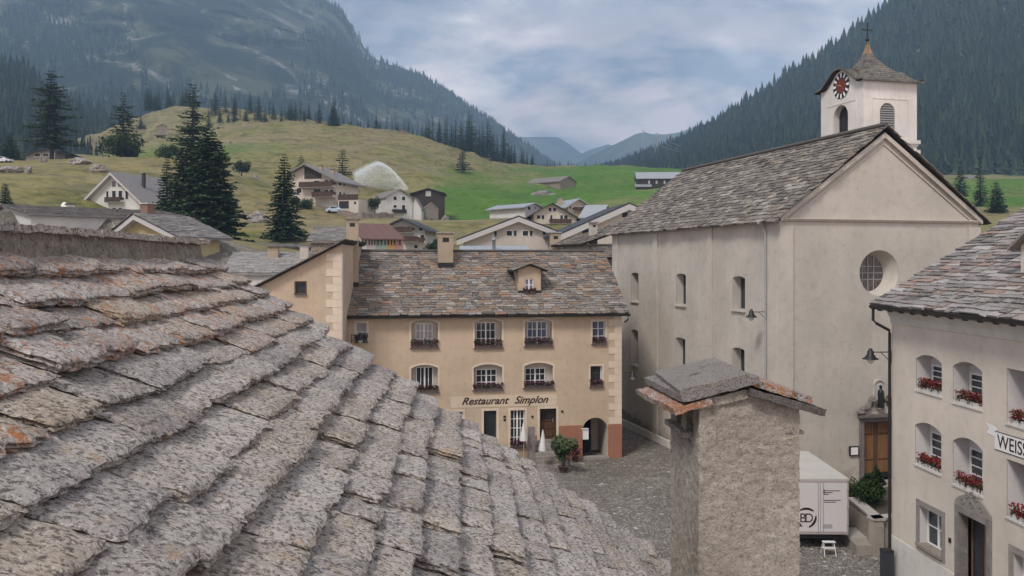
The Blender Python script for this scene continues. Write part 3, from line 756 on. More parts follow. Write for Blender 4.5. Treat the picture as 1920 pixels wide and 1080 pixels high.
def slates(name, parent, O, e, s, mat, row=0.3, wid=(0.35, 0.8), th=0.05, seed=1, jit=1.7, skip=None, ragged=0.05):
    """real little stone slates in overlapping courses on the plane O + e + s (kept as one piece: too small to pick apart)"""
    rg = np.random.default_rng(seed); O, e, s = (np.array(q, float) for q in (O, e, s))
    le, ls = np.linalg.norm(e), np.linalg.norm(s); eu, su = e / le, s / ls
    nu = np.cross(eu, su); nu = nu if nu[2] > 0 else -nu
    V = []; F = []; T = []
    nrow = int(ls / row)
    row = ls / nrow
    for r in range(nrow):
        a = -ragged * rg.random() - 0.3 * rg.random() * 0
        while a < le - 0.02:
            w = rg.uniform(*wid); b = min(a + w, le + ragged * rg.random())
            if le - b < wid[0] * 0.5: b = le + ragged * rg.random()
            d0 = r * row - rg.uniform(0, 0.05) * jit; d1 = min(r * row + row * 1.75, ls + 0.02)
            t = th * rg.uniform(0.6, 1.4)
            mid = (a + b) / 2, (r + 0.3) * row
            if not (skip and skip(*mid)):
                i = len(V); k = rg.uniform(0.004, 0.02, 4) * jit * 1.5
                lo = th * 1.0 + rg.uniform(-0.008, 0.012) * jit
                tlt = rg.uniform(-0.012, 0.012) * jit
                pts = [(a + k[0], d0 + k[1], lo - t + tlt), (b - k[2], d0 + k[3], lo - t - tlt), (b, d1, -0.01), (a, d1, -0.01), (a + k[0], d0 + k[1], lo + tlt), (b - k[2], d0 + k[3], lo - tlt), (b, d1, 0.012), (a, d1, 0.012)]
                for u, v, q in pts: V.append(O + eu * u + su * v + nu * q)
                F += [(i + 4, i + 5, i + 6, i + 7), (i, i + 1, i + 5, i + 4), (i, i + 4, i + 7, i + 3), (i + 1, i + 2, i + 6, i + 5)]
                T += [rg.random()] * 8
            a = b
    o = link_mesh(name, np_mesh(name, np.array(V), np.array(F), mat, False, {'tint': T}), parent)
    o['kind'] = 'stuff'
    return o

def blob_foliage(rg, n, sx, sy, sz, size, cz=0.0, shape=None):
    V = []; F = []; T = []
    for _ in range(n):
        p = np.array([rg.uniform(-1, 1), rg.uniform(-1, 1), rg.uniform(-1, 1)])
        if shape == 'ball' and np.linalg.norm(p) > 1: continue
        c = p * (sx, sy, sz) + (0, 0, cz)
        u = rg.normal(size=3); u /= np.linalg.norm(u); v = np.cross(u, rg.normal(size=3)); v /= np.linalg.norm(v)
        q = size * rg.uniform(0.6, 1.3); i = len(V)
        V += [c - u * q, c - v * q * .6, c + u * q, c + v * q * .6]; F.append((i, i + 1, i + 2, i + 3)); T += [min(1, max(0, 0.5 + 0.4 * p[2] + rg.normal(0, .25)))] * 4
    return np.array(V), np.array(F), T
M['petal_dark'] = leafy('purple_blossom', (.045, .010, .026), (.17, .035, .085))
M['petal_red'] = leafy('red_blossom', (.10, .008, .012), (.27, .018, .03))
M['leaf'] = leafy('plant_leaf', (.012, .030, .010), (.055, .095, .030))
M['leaf_pale'] = leafy('pale_plant_leaf', (.035, .060, .022), (.16, .19, .10))
M['leaf_dark'] = leafy('conifer_bush_leaf', (.010, .022, .008), (.045, .075, .018))
M['trough'] = plain('terracotta_trough', (.10, .07, .06), 0.8, 0.2)
M['trough_white'] = plain('white_trough', (.62, .59, .55), 0.7, 0.1)
def flower_box(fr, x, y, z, ln, label, group=None, red=False, seed=1, h=0.30, ang=0.0):
    rg = np.random.default_rng(seed); c = fr.w(x, y, z)
    o = thing('flower_box', label, 'flower box', c, fr.a + ang, group)
    t = MB().box(-ln / 2, ln / 2, -0.09, 0.09, 0.0, 0.16); t.box(-ln / 2 - 0.01, ln / 2 + 0.01, -0.10, 0.10, 0.13, 0.165)
    t.build('trough', M['trough_white'] if red else M['trough'], o)
    V, F, T = blob_foliage(rg, int(170 * ln), ln / 2 + 0.03, 0.14, h * 0.5, 0.055, 0.14 + h * 0.40)
    V[:, 2] += (np.sin(V[:, 0] * 9 + seed) + np.sin(V[:, 0] * 23 + seed)) * 0.03
    link_mesh('foliage', np_mesh('foliage', V, F, M['leaf'], False, {'tint': T}), o)
    V, F, T = blob_foliage(rg, int(330 * ln), ln / 2 + 0.05, 0.17, h * 0.5, 0.042, 0.17 + h * 0.45)
    V[:, 2] += (np.sin(V[:, 0] * 9 + seed) + np.sin(V[:, 0] * 23 + seed)) * 0.04
    link_mesh('blossoms', np_mesh('blossoms', V, F, M['petal_red'] if red else M['petal_dark'], False, {'tint': T}), o)
    return o

M['globe'] = plain('opal_lamp_globe', (.62, .62, .60), 0.15, 0.05)
def wall_lamp(label, loc, rz, reach=0.85):
    """bracket, hood and globe; local +x points away from the wall"""
    o = thing('wall_lamp', label, 'lamp', loc, rz, 'black street lanterns on wall brackets')
    b = MB(); b.box(-0.01, 0.03, -0.05, 0.05, -0.28, 0.24); b.tube([(0.02, 0, 0.16), (reach, 0, 0.16)], 0.022, 6); b.tube([(0.02, 0, -0.22), (reach * 0.5, 0, 0.15)], 0.016, 6)
    b.build('bracket', M['dark'], o)
    h = MB().lathe([(0.03, 0.26), (0.07, 0.24), (0.09, 0.17), (0.13, 0.13), (0.14, 0.0), (0.19, -0.04), (0.21, -0.10), (0.33, -0.17), (0.33, -0.19), (0.2, -0.15), (0.0, -0.12)], (reach, 0, 0.06), 18); h.build('hood', M['dark'], o)
    MB().lathe([(0.17, -0.05), (0.17, -0.13), (0.13, -0.24), (0.06, -0.31), (0.0, -0.32)], (reach, 0, 0.0), 14).build('globe', M['globe'], o)
    return o

# ================================================================ restaurant
SL_R = roofstone('restaurant_roof_stone', [(.08, .068, .060), (.18, .155, .135), (.25, .205, .165), (.12, .108, .10), (.24, .17, .115), (.21, .185, .17), (.10, .088, .078), (.28, .165, .10), (.32, .29, .26), (.16, .155, .16)], 2.6)
M['ridge_dark'] = plain('ridge_stone_dark', (.09, .08, .075), .9, .3, 3)
M['roof_under'] = plain('roof_boarding', (.035, .03, .028), 0.9, 0.3)
RES = Frame((P(1165, 858, 57.4).x - 17.8 * math.cos(R(9)), 57.4 - 17.8 * math.sin(R(9)), 0), R(9))
res = thing('restaurant', 'beige three storey restaurant with stone slab roof and dark lettered name over the door', 'building', RES.o, RES.a)
RW, RD, REAVE = 17.8, 12.0, 9.72
holes = []; wins = []
def rect(fr, x0, y0, x1, y1):
    a, b = fr.at(x0, y1), fr.at(x1, y0); c, d = fr.at(x0, y0), fr.at(x1, y1)
    return (a[0] + c[0]) / 2, (b[0] + d[0]) / 2, (a[1] + d[1]) / 2, (b[1] + c[1]) / 2
arched = [(771, 600, 821, 652), (890, 598, 941, 652), (984, 598, 1035, 649), (771, 684, 821, 735), (888, 683, 942, 731), (983, 680, 1037, 727)]
frames = [(779, 606, 811, 648), (892, 604, 929, 648), (988, 602, 1025, 646), (780, 688, 812, 730), (892, 692, 931, 728), (984, 690, 1022, 725)]
small = [(667, 605, 688, 641), (1111, 602, 1135, 645), (1107, 686, 1129, 725)]
for i, (q, f) in enumerate(zip(arched, frames)):
    x0, x1, z0, z1 = rect(RES, *q); fr = RES.at(f[0], f[3], 0.5)[0], RES.at(f[2], f[3], 0.5)[0], z0 + 0.02, RES.at(f[0], f[1], 0.5)[1]
    holes.append(arch(x0, x1, z0, z1, 0.22))
    gl = (M['curtain'], M['glass'], M['glass_blue'], M['glass'], M['glass'], M['glass'])[i]
    wins.append((x0, x1, z0, z1, 0.22, 0.5, fr, gl, 2, 2, 3 if i != 3 else 1))
for i, q in enumerate(small):
    x0, x1, z0, z1 = rect(RES, *q); holes.append(arch(x0, x1, z0, z1))
    wins.append((x0, x1, z0, z1, 0, 0.25, None, (M['curtain'], M['glass_blue'], M['glass'])[i], (1, 1, 1)[i], (1, 2, 1)[i], (2, 3, 1)[i]))
dleft = rect(RES, 907, 770, 931, 835); french = rect(RES, 957, 769, 984, 838); door = rect(RES, 1012, 766, 1043, 823)
gate = rect(RES, 1092, 783, 1140, 858); gate = (gate[0], gate[1], 0.0, gate[3])
dwin = rect(RES, 840, 772, 868, 835)
for q in (dleft, french, door, dwin): holes.append(arch(*q))
gp = arch(*gate, (gate[1] - gate[0]) / 2, 14); holes.append(gp)
ZP = RES.at(1130, 796)[1]                       # top of the red plinth
wall = MB()
# plaster above the plinth and beside it, one front sheet with all openings
gcut = [p for p in gp]
front_holes = holes[:-1]
outer = [(0, 0), (gate[0], 0)] + [(x, z) for x, z in gp[2:][::-1]] + [(gate[1], 0), (RW, 0), (RW, REAVE), (0, REAVE)]
sheet(wall, outer, front_holes, 0.0)
wall.add([(0, 0, -1), (0, RD, -1), (0, RD, REAVE), (0, RD / 2, REAVE + 3.75), (0, 0, REAVE)], [(0, 1, 2, 3, 4)])
wall.add([(RW, 0, -1), (RW, RD, -1), (RW, RD, REAVE), (RW, RD / 2, REAVE + 3.75), (RW, 0, REAVE)], [(4, 3, 2, 1, 0)])
wall.add([(0, RD, -1), (RW, RD, -1), (RW, RD, REAVE), (0, RD, REAVE)], [(0, 1, 2, 3)])
wall.build('wall', M['beige'], res)
for wv in wins:
    x0, x1, z0, z1, rise, dep, fr, gl, cas, gx, gz = wv
    window(res, None, x0, x1, z0, z1, rise, dep, 0.11, M['beige_trim'], M['niche'], fr, cas, gx, gz, M['white'], gl)
for q, cas, gz, gl in ((dleft, 1, 1, M['glass']), (french, 2, 4, M['glass']), (dwin, 2, 4, M['glass'])):
    window(res, None, *q, 0, 0.22, 0.14, M['beige_trim'], M['niche'], None, cas, 2 if cas == 2 else 1, gz, M['white'] if cas == 2 else M['brown'], gl, sill=0.05)
# entrance door
x0, x1, z0, z1 = door
D = TB(); D.add([(x0, .012, z0), (x1, .012, z0), (x1, .012, z1), (x0, .012, z1), (x0, .4, z0), (x1, .4, z0), (x1, .4, z1), (x0, .4, z1)], [(0, 1, 5, 4), (1, 2, 6, 5), (2, 3, 7, 6), (3, 0, 4, 7), (4, 5, 6, 7)])
dr = D.build('door', M['brown'], res)
t = MB(); band(t, arch(x0, x1, z0, z1), grow(arch(x0, x1, z0, z1), 0.16, False), -0.03, 0.03); t.build('surround', M['beige_trim'], dr)
for a, b in ((0.04, 0.28), (0.31, 0.52)):
    t = MB(); t.box(x0 + .12, x1 - .12, .36, .405, z0 + (z1 - z0) * a, z0 + (z1 - z0) * b); t.build('panel', M['brown'], dr)
t = MB(); t.box(x0 + .12, x1 - .12, .38, .395, z0 + (z1 - z0) * .58, z1 - .1); t.build('pane', M['glass'], dr)
t = MB(); sash(t, x0 + .1, x1 - .1, z0 + (z1 - z0) * .57, z1 - .08, .385, 1, 4, 1, .05, .02); t.build('bars', M['brown'], dr)
MB().tube([(x1 - .16, .34, z0 + 1.0), (x1 - .16, .34, z0 + 1.25)], .02, 6).build('handle', M['zinc'], dr)
# steps up to the entrance
nst = 7
for i in range(nst):
    zt_ = z0 * (i + 1) / nst
    MB().box(x0 - .55, x1 + .35, -0.10 - 0.30 * (nst - i), -0.105 if i < nst - 1 else 0.38, z0 * i / nst + (0.003 if i else -0.1), zt_ - (0.0 if i < nst - 1 else .004)).build('step', M['granite'], res)
# red plinth on both sides of the gateway
pl = MB(); pl.box(x1 + .17, gate[0] - .004, -.035, -.003, -.2, ZP); pl.build('plinth', M['redplinth'], res)
pl = MB(); pl.box(gate[1] + .004, RW + .03, -.035, -.003, -.2, ZP); pl.box(RW + .003, RW + .035, -.03, 3.0, -.2, ZP); pl.build('plinth', M['redplinth'], res)
xp0 = RES.at(935, 820)[0]; zp2 = RES.at(990, 817)[1]
pl = MB(); pl.box(-.02, french[0] - .16, -.035, -.003, -.2, min(zp2, french[2] - .1)); pl.build('plinth', M['redplinth'], res)
pl = MB(); pl.box(french[1] + .16, x0 - .17, -.035, -.003, -.2, zp2); pl.build('plinth', M['redplinth'], res)
# vaulted passage
n = len(gp); ps = MB()
ps.add([(p[0], .003, p[1]) for p in gp] + [(p[0], 7.0, p[1]) for p in gp], [(i, i + 1, n + i + 1, n + i) for i in range(1, n - 1)] + [(n - 1, 0, n, 2 * n - 1)])
pas = ps.build('passage', M['niche'], res)
bk = MB(); inn = arch(gate[0] + .45, gate[1] - .5, 0.0, gate[3] - .35, .55, 14); sheet(bk, [(p[0], p[1]) for p in gp], [inn], 2.6); bk.build('inner_arch', M['niche'], pas)
t = MB(); t.box(gate[0] - .02, gate[1] + .02, -.25, .3, -.02, .14); t.build('threshold', M['granite'], pas)
t = MB()
for i in range(14):
    u = gate[0] + .25 + i * .07; t.box(u, u + .018, 1.0 + i * .1, 1.018 + i * .1, .1, 1.15 - i * .02)
t.tube([(gate[0] + .22, .98, 1.18), (gate[0] + 1.25, 2.4, .92)], .02, 6)
t.build('railing', M['dark'], pas)
t = MB(); t.box(gate[0] - .1, gate[0] + .36, -.06, -.04, 1.95, 2.02); t.box(gate[0] + .0, gate[0] + .42, .01, .04, RES.at(1100, 824)[1], RES.at(1100, 803)[1]); t.build('notice_board', M['white'], res)
# quoins
zq = ZP + .02; i = 0
while zq < REAVE - .35:
    hq = .44; wq = .86 if i % 2 == 0 else .46
    MB().box(RW - wq, RW + .022, -.022 if i % 2 else -.026, .5 if i % 2 else .3, zq, zq + hq).build('quoin', M['beige_trim'], res); zq += hq + .02; i += 1
# cornice, gutter, roof
t = MB(); t.prism([(-.05, -.004, REAVE - .32), (-.05, -.06, REAVE - .30), (-.05, -.34, REAVE - .02), (-.05, -.004, REAVE - .02)], (RW + .1, 0, 0)); t.build('cornice', M['beige_trim'], res)
PITCH = math.atan2(3.75, 6.0)
def gable_roof(par, x0, x1, depth, eave_z, rise, ov, th, mat_deck, sl_mat=None, row=.3, wid=(.35, .8), sth=.05, seed=1, skipf=None, back=True, ragged=.05):
    """two planes over local x0..x1, eaves at y = -ov and depth + ov"""
    hd = depth / 2; sl = rise / hd
    for k, (ys, d) in enumerate(((0, 1), (depth, -1))):
        p0 = (x0, ys - d * ov, eave_z - sl * ov); p1 = (x0, hd, eave_z + rise)
        b = MB(); n = Vector((0, -d * sl, 1)).normalized() * th
        a0, a1 = Vector(p0), Vector(p1)
        b.prism([a0, a1, a1 + Vector((0, 0, th)), a0 + n], (x1 - x0, 0, 0))
        rf = b.build('roof', mat_deck, par)
        if sl_mat and (k == 0 or back):
            top = th + .004
            slates('roof_slates', rf, (x0 - .06, ys - d * (ov + .07), eave_z - sl * (ov + .07) + top), (x1 - x0 + .12, 0, 0), (0, d * (hd + ov + .07), sl * (hd + ov + .07)), sl_mat, row, wid, sth, seed + k, 1.8, skipf if k == 0 else None, ragged)
gable_roof(res, .1, RW + .38, RD, REAVE, 3.75, .42, .08, M['roof_under'], SL_R, .27, (.25, .8), .075, 3)
t = MB(); t.tube([(0, RD / 2, REAVE + 3.92), (RW + .4, RD / 2, REAVE + 3.92)], .11, 6); t.build('ridge_cap', M['ridge_dark'], res)
ez = REAVE - .625 * .42
t = MB(); t.prism([(.05, -.62, ez + .02), (.05, -.60, ez - .10), (.05, -.52, ez - .13), (.05, -.44, ez - .10), (.05, -.43, ez + .02)], (RW + .4, 0, 0)); t.tube([(RW + .3, -.52, ez - .1), (RW + .3, -.52, ez - .35), (RW + .2, -.1, ez - .55)], .05, 8); t.build('gutter', M['gutter'], res)
# name board and lettering
sx0, sz0 = RES.at(845, 765); sx1, sz1 = RES.at(1044, 739); sz0 = RES.at(1044, 760)[1]
t = MB(); t.box(sx0, sx1, -.02, .0, sz0, sz1); sb = t.build('name_board', plaster('name_board_plaster', (.62, .51, .385), (.4, .3, .2), .12), res)
M['letter'] = plain('dark_brown_letter', (.028, .014, .011), 0.6, 0.2)
def lettering(text, parent, loc, size, rot=(R(90), 0, 0), shear=0.0, mat=None, name='lettering', extrude=0.008, offset=0.0, width=None, align='LEFT'):
    cu = bpy.data.curves.new(name, 'FONT'); cu.body = text; cu.size = size; cu.shear = shear; cu.extrude = extrude; cu.offset = offset; cu.align_x = align
    cu.materials.append(mat or M['letter'])
    o = bpy.data.objects.new(name, cu); COL.objects.link(o); o.parent = parent; o.location = loc; o.rotation_euler = rot
    bpy.context.view_layer.update()
    me = bpy.data.meshes.new_from_object(o.evaluated_get(bpy.context.evaluated_depsgraph_get()))
    bpy.data.objects.remove(o)
    if width:
        xs = [v.co.x for v in me.vertices]; k_ = width / (max(xs) - min(xs)); x0_ = min(xs)
        for v in me.vertices: v.co.x = (v.co.x - x0_) * k_
    m2 = link_mesh(name, me, parent); m2.location = loc; m2.rotation_euler = rot
    return m2
lx0 = RES.at(866, 757)[0]; lx1 = RES.at(1028, 757)[0]
lw_ = lx1 - lx0; lettering('Restaurant', sb, (lx0, -.032, sz0 + .20), .66, shear=.45, offset=.008, width=lw_ * .545); lettering('Simplon', sb, (lx0 + lw_ * .605, -.032, sz0 + .20), .66, shear=.45, offset=.008, width=lw_ * .395)
for px, py in ((946, 781), (946, 787), (998, 781), (1054, 771)):
    q = RES.at(px, py); MB().box(q[0] - .07, q[0] + .07, -.06, .0, q[1] - .06, q[1] + .06).build('wall_box', M['dark'], res)
# chimneys and dormer
def stack(par, x, y, zb, zt_, wx, wy, mat, cap=M['slab_dark'], flash=True, name='chimney', opening=True):
    b = MB(); b.box(x - wx / 2, x + wx / 2, y - wy / 2, y + wy / 2, zb, zt_); c = b.build(name, mat, par)
    b = MB(); b.box(x - wx / 2 - .03, x + wx / 2 + .03, y - wy / 2 - .03, y + wy / 2 + .03, zt_ - .28 * wx, zt_ - .2 * wx); b.build('collar', mat, c)
    b = MB(); b.box(x - wx / 2 - .12, x + wx / 2 + .12, y - wy / 2 - .12, y + wy / 2 + .12, zt_ + .0, zt_ + .09); b.build('cap', cap, c)
    if opening:
        b = MB(); b.box(x - wx * .22, x + wx * .22, y - wy / 2 - .006, y - wy / 2 + .02, zt_ - .62 * wx, zt_ - .32 * wx); b.build('flue_opening', M['dark'], c)
    if flash:
        b = MB(); b.box(x - wx / 2 - .02, x + wx / 2 + .02, y - wy / 2 - .02, y + wy / 2 + .02, zb, zb + .75); b.build('flashing', M['dark'], c)
    return c
M['chimney_plaster'] = plaster('chimney_plaster', (.42, .335, .25), (.22, .17, .12), .4)
def on_roof(px, py):
    d = Vector(((px - 960) / FPX, 1, -(py - HOR) / FPX)); c = Vector((0, 0, CH)) - RES.o
    # plane z = REAVE + .625 y + .15
    t = (REAVE + .15 + .625 * c.dot(RES.y) - c.z) / (d.z - .625 * d.dot(RES.y)); p = c + d * t
    return p.dot(RES.x), p.dot(RES.y), p.z
x, y, z = on_roof(660, 538); zt1 = RES.at(660, 411, y)[1]
stack(res, x + .02, y + .45, z - .45, zt1, .78, .9, M['chimney_plaster'])
x, y, z = on_roof(836, 502); zt1 = RES.at(836, 437, y)[1]
c2 = stack(res, x, y + .5, z - .4, zt1, 1.0, 1.0, M['chimney_plaster'], M['slab'])
x, y, z = on_roof(991, 549); 
xw0, zz0 = RES.at(972, 549, y); xw1, zz1 = RES.at(1014, 505, y); za = RES.at(990, 497, y)[1]
dm = MB(); pent = [(xw0, y, z - .1), (xw1, y, z - .1), (xw1, y, zz1), ((xw0 + xw1) / 2, y, za - .05), (xw0, y, zz1)]
wq = RES.at(984, 546, y)[0], RES.at(1000, 546, y)[0], z + .12, RES.at(990, 523, y)[1]
sheet(dm, [(p[0], p[2]) for p in pent], [arch(*wq)], y)
dm.add([(xw0, y, z - .1), (xw0, y, zz1), (xw0, y + 3.0, zz1)], [(0, 1, 2)]); dm.add([(xw1, y, z - .1), (xw1, y, zz1), (xw1, y + 3.0, zz1)], [(0, 1, 2)])
dormer = dm.build('dormer', M['beige'], res)
t = MB(); t.box(wq[0], wq[1], y + .1, y + .11, wq[2], wq[3]); t.build('pane', M['glass_blue'], dormer)
t = MB(); sash(t, wq[0], wq[1], wq[2], wq[3], y + .09, 2, 1, 2, .05, .025); t.build('frame', M['white'], dormer)
t = MB(); t.box(xw0 - .02, wq[0] - .02, y - .02, y + .02, z - .12, z + .16); t.box(wq[1] + .02, xw1 + .02, y - .02, y + .02, z - .12, z + .16); t.build('flashing', M['dark'], dormer)
mx = (xw0 + xw1) / 2; ow = .42
for sgn, xe in ((-1, xw0 - ow), (1, xw1 + ow)):
    ze = zz1 - (za - zz1) / (mx - xw0) * ow
    t = MB(); t.prism([(mx, y - .3, za), (xe, y - .3, ze), (xe, y - .3, ze + .09), (mx, y - .3, za + .09)], (0, 3.6, 0)); rf = t.build('dormer_roof', M['roof_under'], dormer)
    slates('dormer_slates', rf, (xe, y - .36, ze + .1), (0, 3.6, 0), (mx - xe, 0, za - ze), SL_R, .27, (.3, .6), .05, 44)
flower_box(RES, (wq[0] + wq[1]) / 2, y - .12, wq[2] - .16, .75, 'small purple flower box under the dormer window on the restaurant roof', seed=5, h=.16)
names = ['curtained arched window of the upper floor', 'dark arched window of the upper floor', 'upper arched window painted with a blue sky reflection', 'open arched window above the slab roof edge', 'arched window above the word Restaurant', 'arched window above the word Simplon']
for i, wv in enumerate(wins[:6]):
    flower_box(RES, (wv[0] + wv[1]) / 2, -.02, wv[2] + .015, wv[1] - wv[0] + .02, 'purple geranium box in the ' + names[i], 'geranium boxes of the restaurant', seed=20 + i, h=.36 if i < 3 else .26)
names = ['small curtained window next to the quoined wing', 'small top floor window by the corner quoins', 'small open window beside the corner lantern']
for i, wv in enumerate(wins[6:]):
    flower_box(RES, (wv[0] + wv[1]) / 2, -.04, wv[2] + .015, wv[1] - wv[0] + .06, 'purple geranium box in the ' + names[i], 'geranium boxes of the restaurant', seed=30 + i, h=.3)
flower_box(RES, (french[0] + french[1]) / 2, -.1, french[2] + .01, french[1] - french[0], 'purple geranium box below the tall ground floor casement by the parasols', seed=37, h=.35)
# lanterns
q = RES.at(1166, 703); wall_lamp('black lantern on the quoined corner of the restaurant', RES.w(RW + .02, .1, q[1]), RES.a - .25, .75)
q = RES.at(655, 632); wall_lamp('black lantern half hidden by slabs between the wing and the restaurant', RES.w(.35, -.75, q[1]), RES.a, .55)

# ---- wing with the sloping verge
WG = Frame(P(640, 858, 52.0) * 1, R(2)); WG.o.z = 0
wing = thing('gabled_wing', 'beige wing with pale quoins, one small dark window and a slanting roof edge', 'building', WG.o, WG.a)
zr = WG.at(640, 458)[1]; xl = WG.at(470, 546)[0]; zl = WG.at(470, 546)[1]; slp = (zr - zl) / (0 - xl); xe = xl - 3.0
wq = rect(WG, 554, 529, 573, 551)
b = MB(); sheet(b, [(xe, 0), (0, 0), (0, zr), (xe, zr + slp * xe)], [arch(*wq)], 0)
b.add([(0, 0, 0), (0, 9, 0), (0, 9, zr), (0, 0, zr)], [(0, 1, 2, 3)]); b.add([(xe, 0, 0), (xe, 9, 0), (xe, 9, zr + slp * xe), (xe, 0, zr + slp * xe)], [(3, 2, 1, 0)])
b.add([(xe, 9, 0), (0, 9, 0), (0, 9, zr), (xe, 9, zr + slp * xe)], [(0, 1, 2, 3)]); b.build('wall', M['beige'], wing)
window(wing, None, *wq, 0, .15, .06, M['brown'], M['niche'], None, 1, 1, 1, M['brown'], M['glass'], .05, bottom=True)
zq = zr - .55; i = 0
while zq > 5.5:
    wq_ = .9 if i % 2 == 0 else .5
    MB().box(-wq_, .02, -.024 if i % 2 else -.028, .25, zq - .44, zq).build('quoin', M['beige_trim'], wing); zq -= .46; i += 1
b = MB(); b.prism([(.25, -.35, zr + .02 + slp * .25), (xe - .4, -.35, zr + slp * (xe - .4) + .02), (xe - .4, -.35, zr + slp * (xe - .4) + .12), (.25, -.35, zr + .12 + slp * .25)], (0, 9.7, 0)); rf = b.build('roof', M['roof_under'], wing)
slates('roof_slates', rf, (xe - .5, -.42, zr + slp * (xe - .5) + .13), (0, 9.8, 0), (.8 - xe, 0, slp * (.8 - xe)), SL_R, .3, (.35, .8), .06, 61)
t = MB(); t.tube([(.06, -.06, zr - .5), (.06, -.06, 5)], .05, 8); t.build('downpipe', M['churchtrim'], wing)

# parasols, plants in front of the entrance
M['canvas'] = plain('white_canvas', (.60, .58, .56), .9, .08)
def parasol(px, pyb, pyt, label, ly):
    q = RES.at(px, pyb, ly); o = thing('parasol', label, 'parasol', RES.w(q[0], ly, 0), RES.a, 'closed parasols outside the restaurant')
    h = RES.at(px, pyt, ly)[1]; zb = max(.6, q[1])
    MB().tube([(0, 0, 0), (0, 0, h)], .025, 8).build('pole', M['zinc'], o); MB().box(-.35, .35, -.35, .35, 0, .07).build('base', M['granite'], o)
    c = MB(); n = 12; v = []
    for z, r in ((zb, .30), (zb + .25, .27), (zb + (h - zb) * .5, .17), (h - .12, .06), (h + .03, .015)):
        for k_ in range(n): a = k_ * 6.283 / n; rr = r * (1.0 if k_ % 2 else .72); v.append((rr * math.cos(a), rr * math.sin(a), z))
    c.add(v, [(i * n + k_, i * n + (k_ + 1) % n, (i + 1) * n + (k_ + 1) % n, (i + 1) * n + k_) for i in range(4) for k_ in range(n)], True); c.build('canopy', M['canvas'], o)
parasol(982, 826, 791, 'closed white parasol in front of the tall casement', -1.6)
parasol(1018, 845, 806, 'closed white parasol at the foot of the entrance steps', -2.6)
def shrub(name, label, cat, loc, h, r, mat, n, seed, pot=None, leaf=.09, shape='column'):
    rg = np.random.default_rng(seed); o = thing(name, label, cat, loc)
    V = []; F = []; T = []
    zb = pot[1] if pot else 0.0
    lobes = [(rg.normal(0, r * .35), rg.normal(0, r * .35), zb + h * (.18 + .72 * rg.random()), r * rg.uniform(.35, .62)) for _ in range(16)]
    for i in range(n):
        x, y, z, q = lobes[i % 16]; p = rg.normal(size=3); p /= np.linalg.norm(p); c = np.array([x, y, z]) + p * q * rg.uniform(.55, 1.05)
        if shape == 'cone': c[:2] *= max(.12, 1.25 - (c[2] - zb) / h * 1.1)
        if c[2] < zb: continue
        u = rg.normal(size=3); u /= np.linalg.norm(u); v = np.cross(u, rg.normal(size=3)); v /= np.linalg.norm(v); s = leaf * rg.uniform(.6, 1.4); j = len(V)
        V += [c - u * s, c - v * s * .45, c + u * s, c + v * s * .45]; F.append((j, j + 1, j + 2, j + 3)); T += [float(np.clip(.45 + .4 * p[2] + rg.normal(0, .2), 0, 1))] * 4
    link_mesh('foliage', np_mesh('foliage', np.array(V), np.array(F), mat, False, {'tint': T}), o)
    b = MB()
    for k_ in range(5): a = k_ * 1.256; b.tube([(.03 * math.cos(a), .03 * math.sin(a), zb * .8), (r * .35 * math.cos(a), r * .35 * math.sin(a), zb + h * .6)], [.025, .012], 5)
    b.build('stems', M['bark'], o)
    if pot: MB().lathe([(pot[0] * .7, 0), (pot[0], pot[1]), (pot[0] * 1.06, pot[1]), (pot[0] * .95, pot[1] - .02), (0, pot[1] - .05)], (0, 0, 0), 14).build('pot', M['trough'], o)
    return o
q = RES.at(1056, 872, -3.4); shrub('oleander_plant', 'tall potted oleander with pale tips beside the entrance steps', 'plant', RES.w(q[0], -3.4, 0), 1.95, .72, M['leaf_pale'], 3400, 3, (.32, .40), .11)
q = RES.at(1079, 850, -.9); shrub('geranium_plant', 'low potted geranium next to the gateway arch', 'plant', RES.w(q[0], -.8, 0), .75, .42, M['petal_dark'], 420, 4, (.22, .35), .07)
q = RES.at(1001, 850, -1.4)
o = thing('menu_stele', 'dark upright stone stele beside the entrance steps', 'stele', RES.w(door[0] - .75, -1.2, 0), RES.a)
MB().box(-.2, .2, -.12, .12, 0, RES.at(1004, 800, -1.2)[1]).build('slab', M['slab_dark'], o); MB().box(-.3, .3, -.22, .22, 0, .15).build('foot', M['granite'], o)
# ================================================================ church
SL_C = roofstone('church_roof_stone', [(.07, .062, .056), (.14, .122, .108), (.21, .180, .152), (.10, .09, .082), (.25, .215, .18), (.16, .14, .125), (.33, .295, .255), (.09, .082, .072), (.22, .175, .13)], 1.8)
CHU = Frame((P(1463, 0, 47.0).x, 47.0, 0), R(14.7))
church = thing('church', 'large pale plastered church with stone slab gable roof and round front window', 'church', CHU.o, CHU.a)
CW, CD, CE, CR = 12.95, 24.8, 15.35, 4.95
xe2 = CHU.at(1835, 600)[0]; CW = xe2
crect = lambda a, b, c, d: (min(CHU.side(a, (b + d) / 2)[0], CHU.side(c, (b + d) / 2)[0]), max(CHU.side(a, (b + d) / 2)[0], CHU.side(c, (b + d) / 2)[0]), CHU.side((a + c) / 2, d)[1], CHU.side((a + c) / 2, b)[1])
sw = [crect(*q) for q in ((1184, 511, 1197, 565), (1268, 513, 1286, 572), (1374, 518, 1397, 581), (1183, 618, 1196, 684), (1267, 633, 1285, 705), (1374, 652, 1396, 735))]
wall = MB()
tmp = MB(); sheet(tmp, [(0, 0), (CD, 0), (CD, CE), (0, CE)], [arch(*q, .1) for q in sw], 0.0)
wall.add([(p[1], p[0], p[2]) for p in tmp.v], tmp.f)
rc = CHU.at(1649, 512); rr = (CHU.at(1686, 512)[0] - CHU.at(1612, 512)[0]) / 2
circ = [(rc[0] + rr * math.cos(a * math.pi / 16), rc[1] + rr * math.sin(a * math.pi / 16)) for a in range(32)]
